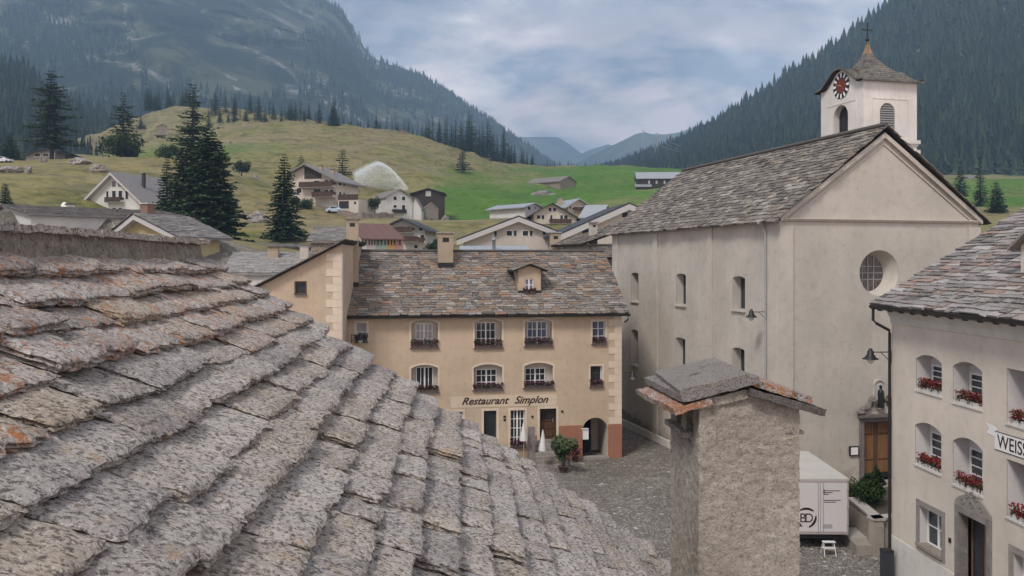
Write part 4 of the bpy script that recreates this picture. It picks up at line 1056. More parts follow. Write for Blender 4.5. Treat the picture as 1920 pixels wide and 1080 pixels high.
FT = .75   # level of the forecourt
dx0 = CHU.at(1618, 800)[0]; dz1 = CHU.at(1640, 790)[1]; dx1 = dx0 + 2.05; dz0 = CHU.at(1640, 899)[1]
FT = dz0 - .16
sheet(wall, [(0, 0), (CW, 0), (CW, CE), (CW / 2, CE + CR - .25), (0, CE)], [circ, arch(dx0, dx1, dz0, dz1)], 0.0)
wall.add([(CW, 0, 0), (CW, CD, 0), (CW, CD, CE), (CW, 0, CE)], [(0, 1, 2, 3)])
wall.add([(0, CD, 0), (CW, CD, 0), (CW, CD, CE), (CW / 2, CD, CE + CR - .25), (0, CD, CE)], [(0, 1, 2, 3, 4)])
kc = NB('church_wall_plaster')
base = M['church']
wall.build('wall', base, church)
for q in sw: window(church, SIDE, *q, .1, .52, 0, None, M['churchtrim'], None, 1, 1, 1, M['zinc'], M['glass'], .10, M['churchtrim'], .02)
# pilasters of the long side
for a, b in ((1150, 1160), (1225, 1234), (1328, 1337), (1440, 1463)):
    y1 = CHU.side(a, 600)[0]; y0 = CHU.side(b, 600)[0] if b != 1463 else -.0
    y0, y1 = max(min(y0, y1), 0.0), max(y0, y1)
    MB().box(-.10, -.003, y0, min(y1, CD), .0, CE - .28).build('pilaster', M['churchtrim'], church)
t = MB(); t.prism([(-.003, -.05, CE - .38), (-.12, -.05, CE - .36), (-.35, -.05, CE - .08), (-.003, -.05, CE - .08)], (0, CD + .1, 0)); t.build('cornice', M['churchtrim'], church)
t = MB(); t.box(-.14, -.003, .0, CD, -.2, .5); t.build('plinth', M['rplinth'], church)
M['peel'] = plain('bare_masonry', (.19, .17, .15), .95, .4, 5, .1, 0, .5)
rg = random.Random(4)
up = []; n = 40; ya, yb = CHU.side(1166, 780)[0], CHU.side(1252, 800)[0]
lo_, hi_ = min(ya, yb), max(ya, yb)
pts = [(lo_ + (hi_ - lo_) * i / n, .52 + .75 * (i / n) ** 1.2 * rg.uniform(.35, 1.15) + .05) for i in range(n + 1)]
t = MB(); t.prism([(-.012, lo_, .5)] + [(-.012, a, b) for a, b in pts] + [(-.012, hi_, .5)], (.006, 0, 0)); t.build('bare_patch', M['peel'], church)
# front: corner pilasters, string course, raking mouldings
MB().box(-.06, .75, -.09, -.003, 0, CE - .5).build('pilaster', M['churchtrim'], church)
MB().box(CW - .75, CW + .06, -.09, -.003, 0, CE - .5).build('pilaster', M['churchtrim'], church)
zc = CHU.at(1600, 414)[1]
t = MB(); t.prism([(-.1, -.003, zc - .10), (-.1, -.10, zc - .06), (-.1, -.20, zc + .05), (-.1, -.20, zc + .10), (-.1, -.003, zc + .12)], (CW + .2, 0, 0)); t.build('string_course', M['churchtrim'], church)
for s_ in (0, 1):
    x0 = -.1 if s_ == 0 else CW + .1; xm = CW / 2
    za_, zb_ = CE - .05, CE + CR - .25
    for off, th, pr in ((.0, .28, .22), (.55, .09, .07)):
        k1 = (zb_ - za_) / (CW / 2 + .1)
        xo = off * 1.1 if s_ == 0 else -off * 1.1
        t = MB(); t.prism([(x0 + xo, -.003, za_ - th - off * .12 + (0 if off == 0 else .0)), (xm, -.003, zb_ - th - off), (xm, -.003, zb_ - off), (x0 + xo, -.003, za_ - off * .12)], (0, -pr, 0)); t.build('raking_moulding', M['churchtrim'], church)
# round window
nn = 32; gcx = rc[0] - rr * .20; gr = rr * .80
t = MB(); c2_ = [(gcx + gr * math.cos(a * math.pi / 16), rc[1] - .02 + gr * math.sin(a * math.pi / 16)) for a in range(32)]
t.add([(p[0], .01, p[1]) for p in circ] + [(p[0], .7, p[1]) for p in c2_], [(i, (i + 1) % nn, nn + (i + 1) % nn, nn + i) for i in range(nn)], True)
rw = t.build('round_window', M['churchtrim'], church)
t = MB(); t.add([(p[0], .7, p[1]) for p in c2_], [list(range(nn))]); 
kg = NB('leaded_glass'); vv = kg.voro(7, 'DISTANCE_TO_EDGE'); cc = kg.voro(7, 'F1', None, 'Color'); sp_ = kg.n('ShaderNodeSeparateColor'); kg.l(cc, sp_.inputs[0])
M['leaded'] = kg.done(kg.mix(kg.ramp(vv, [(0.02, 1.0), (0.06, 0.0)]), kg.ramp(sp_.outputs[0], [(0, (.035, .028, .026)), (1, (.10, .075, .065))]), (.02, .02, .02)), .25, .4)
t.build('pane', M['leaded'], rw)
t = MB()
for s_ in (-.36, .0, .36):
    hh = gr * math.sqrt(max(0, 1 - (s_ * 1.0) ** 2)); t.box(gcx + gr * s_ - .025, gcx + gr * s_ + .025, .66, .69, rc[1] - hh, rc[1] + hh)
    if s_ != 0 or True: t.box(gcx - hh, gcx + hh, .665, .695, rc[1] + gr * s_ - .02, rc[1] + gr * s_ + .02)
t.build('glazing_bars', M['zinc'], rw)
# roof
def church_roof():
    """ridge runs along local y"""
    ov, th, sl = .45, .08, CR / (CW / 2)
    for k_, (xs, d) in enumerate(((0, 1), (CW, -1))):
        a0 = Vector((xs - d * ov, -.28, CE - sl * ov)); a1 = Vector((CW / 2, -.28, CE + CR)); n_ = Vector((-d * sl, 0, 1)).normalized() * th
        b = MB(); b.prism([a0, a1, a1 + Vector((0, 0, th)), a0 + n_], (0, CD + .6, 0)); rf = b.build('roof', M['roof_under'], church)
        slates('roof_slates', rf, (xs - d * (ov + .1), -.34, CE - sl * (ov + .1) + th * 1.05), (0, CD + .75, 0), (d * (CW / 2 + ov + .1), 0, sl * (CW / 2 + ov + .1)), SL_C, .34, (.35, .95), .085, 70 + k_, 2.2, None, .22)
    t = MB(); t.tube([(CW / 2, -.3, CE + CR + .2), (CW / 2, CD + .4, CE + CR + .2)], .13, 6); t.build('ridge_cap', M['ridge_dark'], church)
church_roof()
t = MB(); yq = CHU.side(1441, 600)[0]; t.tube([(-.4, yq + .1, CE - .42), (-.2, yq, CE - .9), (-.2, yq, .2)], .05, 8); t.build('downpipe', M['zinc'], church)
t = MB(); t.lathe([(.0, -.1), (.16, -.08), (.20, .12), (.0, .16)], (-.45, yq + .1, CE - .35), 10); t.build('rain_hopper', M['zinc'], church)
# portal
t = MB(); t.box(dx0, dx1, .32, .36, dz0, dz1); pd = t.build('portal_door', M['brown'], church)
for c in range(2):
    xa = dx0 + .05 + c * (dx1 - dx0) / 2; xb = xa + (dx1 - dx0) / 2 - .1
    for a, b in ((.04, .30), (.33, .74), (.78, .96)):
        za_, zb_ = dz0 + (dz1 - dz0) * a, dz0 + (dz1 - dz0) * b
        MB().box(xa + .1, xb - .1, .285, .325, za_, zb_).build('panel', M['door2'], pd)
    MB().box(xa, xb, .27, .325, dz0 + .0, dz0 + .32).build('kick_board', M['dark'], pd)
t = MB(); band(t, arch(dx0, dx1, dz0, dz1), grow(arch(dx0, dx1, dz0, dz1), .24, False), -.12, .32); pf = t.build('portal_frame', M['granite_dark'], church)
t = MB(); t.box(dx0 - .35, dx1 + .35, -.3, -.003, dz1 + .26, dz1 + .42); t.box(dx0 - .27, dx1 + .27, -.2, -.004, dz1 + .2, dz1 + .262); t.build('lintel', M['granite_dark'], pf)
xm = (dx0 + dx1) / 2
for s_ in (-1, 1):
    t = MB(); sp = []
    for i in range(26):
        u = i / 25; sp.append((xm + s_ * (1.28 - .85 * u), -.14, dz1 + .5 + .75 * u + .10 * math.sin(u * 9)))
    t.tube(sp, [.11 + .06 * abs(math.sin(i * .35)) for i in range(26)], 7)
    for cxx, czz in ((1.25, .55), (.48, 1.18)): t.lathe([(0, -.1), (.2, -.08), (.24, 0), (.2, .08), (0, .1)], (xm + s_ * cxx, -.14, dz1 + czz), 10)
    t.build('scroll', M['granite_dark'], pf)
t = MB(); t.box(dx0 - .1, dx1 + .1, -.06, -.002, dz1 + .42, dz1 + .8); t.build('tympanum', M['churchtrim'], pf)
nz0 = dz1 + .72; nx = .33
na = arch(xm - nx, xm + nx, nz0, nz0 + 1.55, nx)
t = MB(); band(t, na, grow(na, .08), -.09, -.002); ni = t.build('niche', M['churchtrim'], church)
t = MB(); sheet(t, na, [], -.006); t.build('niche_back', M['rniche'], ni)
st = thing('saint_statue', 'small dark statue standing in the niche over the church portal', 'statue', CHU.w(xm, -.16, nz0 + .05), CHU.a)
t = MB(); t.lathe([(.17, 0), (.19, .1), (.15, .5), (.17, .8), (.15, .95), (.07, 1.03), (.06, 1.06)], (0, 0, 0), 12); t.build('robe', M['dark'], st)
MB().lathe([(0, 1.05), (.06, 1.07), (.09, 1.15), (.08, 1.23), (.0, 1.28)], (0, 0, 0), 10).build('head', M['dark'], st)
MB().box(-.22, .22, -.12, .14, -.06, .0).build('pedestal', M['granite'], st)
q = CHU.at(1600, 845); o = thing('notice_case', 'small glazed notice case on the church wall beside the portal', 'notice case', CHU.w(dx0 - .62, -.06, q[1]), CHU.a)
MB().box(-.28, .28, -.05, .055, -.26, .26).build('case', M['dark'], o); MB().box(-.22, .22, -.062, -.05, -.2, .2).build('sheet', M['white'], o)
q = CHU.side(1437, 590); wall_lamp('black lantern on the long side wall of the church', CHU.w(-.03, q[0], q[1]), CHU.a + math.pi, .9)
# forecourt in front of the portal, retaining wall with planting
t = MB(); t.prism([(1.2, -5.6, 0), (CW + 6, -5.6, 0), (CW + 6, -.0, 0), (1.2, -.0, 0)], (0, 0, FT)); fc = t.build('forecourt', plain('forecourt_gravel', (.24, .195, .155), .95, .25, 8, .1, 0, .4))
fc.location = CHU.o; fc.rotation_euler = (0, 0, CHU.a); tag(fc, kind='structure')
MB().box(dx0 - .4, dx1 + .4, -.6, -.0, FT - .01, FT + .15).build('door_step', M['granite'], church)

# ---- bell tower
TW = Frame((P(1619, 0, 62.5).x, 62.5, 0), R(14.7))
tower = thing('bell_tower', 'square pale bell tower with clock, louvred arches and flared stone roof', 'tower', TW.o, TW.a)
TX, TY, TE = 4.5, 5.1, 25.9
lw = arch(*rect(TW, 1650, 193, 1678, 262), .55, 12)
fx_ = (TW.side(1590, 230)[0], TW.side(1563, 230)[0]); lz = (TW.side(1577, 275)[1], TW.side(1577, 197)[1]); lv2 = arch(fx_[0], fx_[1], lz[0], lz[1], (fx_[1] - fx_[0]) / 2 * .98, 12)
ped = 1.25
topx = [(TX, TE)] + [(TX / 2 + TX * .5 * math.cos(a), TE) for a in ()] + [(0, TE)]
def ped_top(L_, n=12):
    """eave line that sweeps up into a rounded pediment over the clock face"""
    r = []
    for i in range(n * 2 + 1):
        u = i / (2 * n); s_ = abs(u - .5) * 2
        h = ped * (.5 + .5 * math.cos(min(1, s_ / .78) * math.pi)) ** .8
        r.append((L_ * u, TE + h))
    return r
b = MB(); sheet(b, [(0, 0), (TX, 0), (TX, TE), (0, TE)], [lw], 0.0)
tm = MB(); sheet(tm, [(0, 0), (TY, 0)] + ped_top(TY)[::-1], [lv2], 0.0); b.add([(p[1], p[0], p[2]) for p in tm.v], tm.f)
b.add([(TX, 0, 0), (TX, TY, 0), (TX, TY, TE), (TX, 0, TE)], [(0, 1, 2, 3)]); b.add([(0, TY, 0), (TX, TY, 0), (TX, TY, TE), (0, TY, TE)], [(0, 1, 2, 3)])
b.build('wall', M['tower'], tower)
def louvre(T, out, slats):
    n = len(out); t = TB(T); t.add([(p[0], .008, p[1]) for p in out] + [(p[0], .55, p[1]) for p in out], [(i, (i + 1) % n, n + (i + 1) % n, n + i) for i in range(n)]); sheet(t, out, [], .55)
    op = t.build('sound_opening', M['tower'] if not slats else M['tower'], tower)
    t = TB(T); sheet(t, out, [], .5); t.build('dark_backing', M['dark'], op)
    if slats:
        z0, z1 = min(p[1] for p in out), max(p[1] for p in out); xa, xb = min(p[0] for p in out), max(p[0] for p in out)
        n = 16
        for i in range(n):
            z = z0 + (z1 - z0) * (i + .3) / n
            hw = (xb - xa) / 2; top = z1 - hw * .75
            k_ = 1 if z < top else math.sqrt(max(.05, 1 - ((z - top) / (z1 - top)) ** 2))
            t = TB(T); cx = (xa + xb) / 2; hw *= k_ * .98
            t.prism([(cx - hw, .04, z - .10), (cx - hw, .06, z - .12), (cx - hw, .3, z + .10), (cx - hw, .28, z + .12)], (2 * hw, 0, 0)); t.build('slat', M['zinc'], op)
    return op
louvre(None, lw, True); louvre(SIDE, lv2, False)
for T, L_ in ((None, TX), (SIDE, TY)):
    t = TB(T); a = [(L_ * .16, 0), (L_ * .84, 0), (L_ * .84, TE - 1.25), (L_ * .16, TE - 1.25)]; band(t, [(L_ * .16 + .05, 14), (L_ * .84 - .05, 14), (L_ * .84 - .05, TE - 1.3), (L_ * .16 + .05, TE - 1.3)], [(L_ * .16, 13.9), (L_ * .84, 13.9), (L_ * .84, TE - 1.2), (L_ * .16, TE - 1.2)], -.03, -.002); t.build('panel_moulding', M['tower'], tower)
for px, py in ((1700, 266), (1700, 284)):
    z = TW.at(px, py)[1]; t = MB(); t.box(-.18, TX + .18, -.18, TY + .18, z - .14, z + .12); t.box(-.08, TX + .08, -.08, TY + .08, z - .3, z - .13); t.build('ledge', M['tower'], tower)
# roof: bell-cast pyramid whose lower edge follows the pediment on the clock side
def tower_roof():
    rg = np.random.default_rng(5); V = []; F = []; T = []; ov = .34; nlev = 15; H = 3.1
    cx, cy = TX / 2, TY / 2
    def ring(f, u, side):
        s_ = (1 - f) ** 1.55 * .96 + .04 * (1 - f) + .012
        hx, hy = (TX / 2 + ov) * s_, (TY / 2 + ov) * s_
        z = TE - .05 + H * (f ** 1.12) + (.55 * f ** 6)
        bulge = 0
        if side in (1, 3): bulge = max(0, ped * (.5 + .5 * math.cos(min(1, abs(u - .5) * 2 / .78) * math.pi)) ** .8 + .1 - H * f ** 1.12) * (1 if f < .5 else 0)
        q = (u * 2 - 1)
        p = ((q * hx, -hy), (-hx, q * hy), (q * hx, hy), (hx, q * hy))[side]
        return np.array([cx + p[0], cy + p[1], z + bulge])
    for side in range(4):
        for l in range(nlev):
            f0, f1 = l / nlev, min(1, (l + 1.5) / nlev); wl = (TX + 1) * ((1 - f0) ** 1.55 + .05); n = max(2, int(wl / .5)); u = 0
            cuts = [0] + sorted((i + rg.uniform(-.3, .3)) / n for i in range(1, n)) + [1]
            for a, b_ in zip(cuts[:-1], cuts[1:]):
                i = len(V); lift = np.array([0, 0, .06 + rg.uniform(0, .03)])
                p = [ring(f0, a, side) + lift, ring(f0, b_, side) + lift * rg.uniform(.7, 1.2), ring(f1, b_, side), ring(f1, a, side)]
                V += p + [p[0] - (0, 0, .09), p[1] - (0, 0, .09)]
                F += [(i, i + 1, i + 2, i + 3), (i + 4, i + 5, i + 1, i)]; tn = rg.random() * .6 + (.4 if f0 > .74 else 0); T += [tn] * 6
    b = MB()
    vv = [tuple(ring(l / nlev, u / 8, s_) - np.array([0, 0, .03])) for s_ in range(4) for l in range(nlev + 1) for u in range(9)]
    ff = [(s_ * (nlev + 1) * 9 + l * 9 + u, s_ * (nlev + 1) * 9 + l * 9 + u + 1, s_ * (nlev + 1) * 9 + (l + 1) * 9 + u + 1, s_ * (nlev + 1) * 9 + (l + 1) * 9 + u) for s_ in range(4) for l in range(nlev) for u in range(8)]
    b.add(vv, ff); rf = b.build('roof', M['roof_under'], tower)
    m = roofstone('tower_roof_stone', [(.07, .065, .06), (.11, .10, .09), (.15, .135, .115), (.09, .085, .075), (.17, .15, .12), (.30, .16, .07), (.34, .17, .06), (.26, .18, .10)], 1.5)
    o = link_mesh('roof_slates', np_mesh('roof_slates', np.array(V), np.array(F), m, False, {'tint': T}), rf); o['kind'] = 'stuff'
    return TE - .05 + H + .5
za = tower_roof()
cr = MB(); cx, cy = TX / 2, TY / 2
cr.lathe([(.0, 0), (.12, .03), (.16, .15), (.1, .27), (0, .3)], (cx, cy, za - .05), 10); cr.tube([(cx, cy, za), (cx, cy, za + 1.25)], .045, 6); cr.tube([(cx - .36, cy, za + .82), (cx + .36, cy, za + .82)], .045, 6)
for p in ((cx - .38, za + .82), (cx + .38, za + .82), (cx, za + 1.27)): cr.lathe([(0, -.08), (.08, 0), (0, .08)], (p[0], cy, p[1]), 8)
cr.build('cross', M['dark'], tower)
# clock on the long-side face
cyy, czz = TW.side(1577, 161); ck = MB(); ckr = .98
def disc(mb, r0, r1, y0, z0, x, n=40, a0=0, a1=2 * math.pi):
    vs = []; 
    for i in range(n + 1):
        a = a0 + (a1 - a0) * i / n; vs += [(x, y0 + r0 * math.sin(a), z0 + r0 * math.cos(a)), (x, y0 + r1 * math.sin(a), z0 + r1 * math.cos(a))]
    mb.add(vs, [(2 * i, 2 * i + 1, 2 * i + 3, 2 * i + 2) for i in range(n)])
cyy = TY / 2
disc(ck, 0, ckr, cyy, czz, -.03); clock = ck.build('clock', M['dark'], tower)
M['clock_red'] = plain('clock_red', (.14, .030, .022), .6, .2); M['gold'] = plain('clock_gold', (.50, .25, .14), .45, .1)
t = MB(); disc(t, 0, ckr * .58, cyy, czz, -.038); t.build('dial', M['clock_red'], clock)
for hr in range(12):
    a = hr * math.pi / 6; t = MB(); disc(t, ckr * .62, ckr * .97, cyy, czz, -.044, 4, a - .11, a + .11); t.build('hour_mark', M['white'], clock)
for a, ln in ((R(180 - 42), .52), (R(285), .82)):
    t = MB(); d = (math.sin(a), math.cos(a)); nrm = (d[1], -d[0])
    t.prism([(-.05, cyy + nrm[0] * .05, czz + nrm[1] * .05), (-.05, cyy - nrm[0] * .05, czz - nrm[1] * .05), (-.05, cyy - d[0] * ln, czz + d[1] * ln)], (-.015, 0, 0)); t.build('hand', M['gold'], clock)

# ---- annex behind the church
AN = Frame((P(1085, 0, 74).x, 74, 0), R(16))
annex = thing('church_annex', 'low stone roofed annex behind the church with a little chimney', 'building', AN.o, AN.a)
ax1 = AN.at(1185, 470)[0]; ez = AN.at(1130, 466)[1]; 
MB().box(.9, ax1 + 4, 0, 7, 0, ez + .4).build('wall', M['church'], annex)
zl_ = AN.at(1090, 459)[1]; zrr = AN.at(1180, 425)[1]
t = MB(); t.prism([(.0, -.6, zl_ - .1), (ax1 + 4, -.6, zl_ + (zrr - zl_) * (ax1 + 4) / ax1), (ax1 + 4, -.6, zl_ + .15 + (zrr - zl_) * (ax1 + 4) / ax1), (.0, -.6, zl_ + .05)], (0, 8, 0)); rf = t.build('roof', M['roof_under'], annex)
slates('roof_slates', rf, (-.1, -.7, zl_ + .06), (0, 8.2, 0), (ax1 + 4, 0, (zrr - zl_) * (ax1 + 4) / ax1), SL_C, .34, (.35, .9), .075, 91, 1.5)
t = MB(); t.box(1.2, ax1 + 3, -2.2, .0, 0, ez - .9); t.build('lean_to', M['church'], annex)
t = MB(); t.prism([(1.0, -2.5, ez - .9), (1.0, -2.5, ez - .8), (1.0, .0, ez + .25), (1.0, .0, ez + .15)], (ax1 + 3, 0, 0)); rf = t.build('lean_to_roof', M['roof_under'], annex)
slates('lean_to_slates', rf, (.95, -2.55, ez - .79), (ax1 + 3, 0, 0), (0, 2.5, 1.05), SL_C, .32, (.3, .7), .06, 93)
stack(annex, AN.at(1112, 430, 3)[0], 3, zl_, AN.at(1112, 418, 3)[1], .6, .6, M['church'], flash=False)

# ================================================================ white house with the lettered band
SL_W = roofstone('guesthouse_roof_stone', [(.14, .125, .118), (.28, .245, .23), (.22, .205, .20), (.36, .325, .305), (.11, .10, .095), (.31, .215, .175), (.26, .24, .235), (.40, .37, .35)], 1.9)
ax = R(-90) + math.atan(.067)
WH = Frame((P(1672, 0, 36.0).x, 36.0, 0), ax)
guest = thing('guesthouse', 'warm white guesthouse with deep arched window niches, black gutter and painted lettering band', 'building', WH.o, WH.a)
GL, GE = 16.0, 10.95
def grect(a, b, c, d): return rect(WH, a, b, c, d)
gw = []
for q, rise in (((1718, 666, 1766, 737), .22), ((1787, 679, 1842, 761), .24), ((1888, 697, 1962, 803), .0), ((1716, 794, 1765, 880), .22), ((1787, 822, 1843, 919), .26), ((1888, 873, 1962, 985), 0)):
    gw.append((grect(*q), rise))
lowwin = grect(1724, 958, 1766, 1030); gdoor = grect(1800, 972, 1852, 1130); lowwin2 = grect(1900, 1052, 1965, 1140)
gdoor = (gdoor[0], gdoor[1], .25, gdoor[3])
wall = MB(); hs = [arch(*q, r_) for q, r_ in gw] + [arch(*lowwin), arch(*gdoor), arch(*lowwin2)]
sheet(wall, [(0, 0), (GL, 0), (GL, GE), (0, GE)], hs, 0.0)
GDp = 14.0
wall.add([(0, 0, 0), (0, GDp, 0), (0, GDp, GE), (0, GDp / 2, GE + 4.2), (0, 0, GE)], [(0, 1, 2, 3, 4)]); wall.add([(GL, 0, 0), (GL, GDp, 0), (GL, GDp, GE), (GL, GDp / 2, GE + 4.2), (GL, 0, GE)], [(0, 1, 2, 3, 4)])
wall.add([(0, GDp, 0), (GL, GDp, 0), (GL, GDp, GE), (0, GDp, GE)], [(0, 1, 2, 3)]); wall.build('wall', M['rhouse'], guest)
for q, r_ in gw:
    wd = q[1] - q[0]
    window(guest, None, *q, r_, .60, 0, None, M['rniche'], (q[0] + wd * .06, q[1] - wd * .05, q[2] + .1, q[3] - r_ - .22), 2, 1, 4, M['white'], M['glass'], .05, M['rplinth'], .02, sill_out=.05)
for q in (lowwin, lowwin2):
    W = window(guest, None, *q, 0, .35, .22, M['granite'], M['rniche'], None, 2, 1, 2, M['white'], M['glass'], .10, M['granite'], bottom=True)
t = MB(); band(t, arch(*gdoor), grow(arch(*gdoor), .24, False), -.07, .3); dp = t.build('door_frame', M['granite'], guest)
t = MB(); t.box(gdoor[0], gdoor[1], .45, .5, gdoor[2], gdoor[3]); t.box(gdoor[0], gdoor[1], .3, .5, gdoor[2] - .25, gdoor[2]); dd = t.build('house_door', M['door2'], guest)
dw = (gdoor[1] - gdoor[0]) / 2; dh = gdoor[3] - gdoor[2]
for c in range(2):
    xa = gdoor[0] + c * dw
    MB().box(xa + .1, xa + dw - .1, .43, .452, gdoor[2] + dh * .38, gdoor[3] - .12).build('pane', M['glass'], dd)
    MB().box(xa + .1, xa + dw - .1, .42, .452, gdoor[2] + .12, gdoor[2] + dh * .33).build('panel', M['door2'], dd)
    MB().box(xa + .02, xa + .09, .41, .452, gdoor[2] + .02, gdoor[3] - .02).build('stile', M['door2'], dd)
MB().tube([(gdoor[0] + dw + .1, .38, gdoor[2] + 1.0), (gdoor[0] + dw + .1, .38, gdoor[2] + 1.2)], .02, 6).build('handle', M['gold'], dd)
lt = MB(); lo_ = arch(gdoor[0] - .24, gdoor[1] + .24, gdoor[3] + .24, gdoor[3] + .78, .42, 14); lt.prism([(p[0], -.06, p[1]) for p in lo_], (0, .057, 0)); ln_ = lt.build('carved_lintel', M['granite'], guest)
for (u, v, s_) in ((.25, .35, 1), (.5, .38, -1), (.75, .35, 1), (.38, .9, 1), (.62, .9, -1), (.5, 1.05, 1)):
    xw = gdoor[0] - .24 + u * (gdoor[1] - gdoor[0] + .48); zz = gdoor[3] + .24 + v * .54
    t = MB(); t.tube([(xw + s_ * .13 * math.cos(a * .45) * (1 - a / 26), -.07, zz + .13 * math.sin(a * .45) * (1 - a / 26)) for a in range(20)], .02, 5); t.build('scroll_relief', M['granite'], ln_)
zpl = 1.62
t = MB(); t.box(0, gdoor[0] - .26, -.045, -.003, -.2, zpl); t.build('plinth', M['rplinth'], guest); t = MB(); t.box(gdoor[1] + .26, lowwin2[0] - .3, -.045, -.003, -.2, min(zpl, lowwin2[2] - .25)); t.build('plinth', M['rplinth'], guest)
# cove cornice, gutter, downpipe
t = MB(); pr = [(-.02, -.003, GE - .62), (-.02, -.05, GE - .60), (-.02, -.08, GE - .36), (-.02, -.22, GE - .10), (-.02, -.48, GE + .02), (-.02, -.50, GE + .12), (-.02, -.003, GE + .12)]; t.prism(pr, (GL + .02, 0, 0)); t.build('cornice', M['rplinth'], guest)
sl = 4.2 / 7.0; ov = .6; gz_ = GE - sl * ov + .42
for k_, (ys, d) in enumerate(((0, 1), (GDp, -1))):
    a0 = Vector((-.35, ys - d * ov, gz_)); a1 = Vector((-.35, GDp / 2, gz_ + sl * (GDp / 2 + ov))); b = MB(); b.prism([a0, a1, a1 + Vector((0, 0, .12)), a0 + Vector((0, -d * .04, .11))], (GL + .7, 0, 0)); rf = b.build('roof', M['roof_under'], guest)
    slates('roof_slates', rf, (-.42, ys - d * (ov + .08), gz_ + .09), (GL + .8, 0, 0), (0, d * (GDp / 2 + ov + .08), sl * (GDp / 2 + ov + .08)), SL_W, .25, (.4, 1.2), .08, 110 + k_, 2.2, None, .15)
t = MB(); t.prism([(-.4, -.78, gz_ + .08), (-.4, -.76, gz_ - .05), (-.4, -.68, gz_ - .09), (-.4, -.60, gz_ - .05), (-.4, -.58, gz_ + .08)], (GL + .8, 0, 0)); gt = t.build('gutter', M['gutter'], guest)
for i in range(18):
    t = MB(); u = .2 + i * .85; t.prism([(u, -.78, gz_ - .05), (u + .16, -.78, gz_ - .05), (u + .12, -.69, gz_ - .14), (u + .04, -.69, gz_ - .14)], (0, .15, 0)); t.build('gutter_bracket', M['gutter'], gt)
t = MB(); t.tube([(-.22, -.68, gz_ - .05), (-.22, -.68, gz_ - .55), (-.20, -.55, gz_ - .68), (.02, -.12, gz_ - .95), (.02, -.10, gz_ - 1.1), (.02, -.10, 1.0), (.02, -.10, .05)], .062, 10); t.build('downpipe', M['gutter'], guest)
# dormer cheek at the picture's edge is a small roof house
u0 = WH.at(1914, 500, 1.5)[0]; zd = gz_ + sl * 2.1
t = MB(); pent = [(u0, 1.5, zd - .3), (u0 + 1.7, 1.5, zd - .3), (u0 + 1.7, 1.5, zd + 1.15), (u0 + .85, 1.5, zd + 1.7), (u0, 1.5, zd + 1.15)]; t.prism(pent, (0, 3.2, 0)); dmr = t.build('dormer', M['rhouse'], guest)
for s_ in (0, 1):
    xe_ = u0 - .3 if s_ == 0 else u0 + 2.0; t = MB(); t.prism([(u0 + .85, 1.2, zd + 1.72), (xe_, 1.2, zd + 1.0), (xe_, 1.2, zd + 1.1), (u0 + .85, 1.2, zd + 1.82)], (0, 3.6, 0)); t.build('dormer_roof', M['slab_dark'], dmr)
# lettering band
s0 = WH.at(1866, 808); s1 = WH.at(1866, 842); bx1 = s0[0] + 3.9
t = MB(); t.prism([(s0[0], -.012, s1[1]), (bx1, -.012, s1[1] + .03), (bx1, -.012, s0[1] + .03), (s0[0], -.012, s0[1])], (0, .009, 0)); bd = t.build('lettering_band', M['white'], guest)
t = MB(); f0 = WH.at(1850, 797); zc_ = (s0[1] + s1[1]) / 2 + .28
t.prism([(s0[0] - .48, -.016, zc_ + .22), (s0[0] + .12, -.016, zc_ + .14), (s0[0] + .02, -.016, zc_ - .18), (s0[0] - .46, -.016, zc_ - .12), (s0[0] - .30, -.016, zc_ + .05)], (0, .009, 0)); t.build('ribbon_end', M['white'], bd)
lettering('WEISS', bd, (s0[0] + .14, -.02, s1[1] + .10), .62, offset=.0, extrude=.004, width=WH.at(1926, 830)[0] - s0[0] - .1)
for a_, b_ in (((s0[0], s1[1]), (bx1, s1[1] + .03)), ((s0[0], s0[1]), (bx1, s0[1] + .03))):
    t = MB(); t.prism([(a_[0], -.02, a_[1] - .012), (b_[0], -.02, b_[1] - .012), (b_[0], -.02, b_[1] + .012), (a_[0], -.02, a_[1] + .012)], (0, .007, 0)); t.build('band_line', M['dark'], bd)
nm = ['niche at the downpipe corner, top floor', 'top floor niche between two others', 'square top floor niche over the lettering', 'first floor niche near the downpipe', 'first floor niche over the carved door', 'square first floor niche under the lettering']
for i, (q, r_) in enumerate(gw):
    flower_box(WH, (q[0] + q[1]) / 2 + .12, .06, q[2] + .015, (q[1] - q[0]) * .82, 'red geranium box in the ' + nm[i], 'red geranium boxes of the guesthouse', True, 60 + i, .34)
q = WH.at(1672, 665); wall_lamp('black lantern beside the guesthouse downpipe', WH.w(.02, -.05, q[1] - .05), WH.a - R(90) - R(2), .85)
q = WH.at(1782, 1013); MB().box(q[0] - .06, q[0] + .06, -.05, .0, q[1] - .08, q[1] + .08).build('door_bell', M['dark'], guest)
o = thing('parking_post', 'dark square post standing at the foot of the guesthouse corner', 'post', WH.w(.42, -.42, 0), WH.a)
MB().box(-.2, .2, -.2, .2, 0, 1.12).build('body', plain('post_metal', (.035, .037, .045), .4, .1), o); MB().box(-.21, .21, -.21, .21, 1.12, 1.17).build('lid', M['dark'], o)

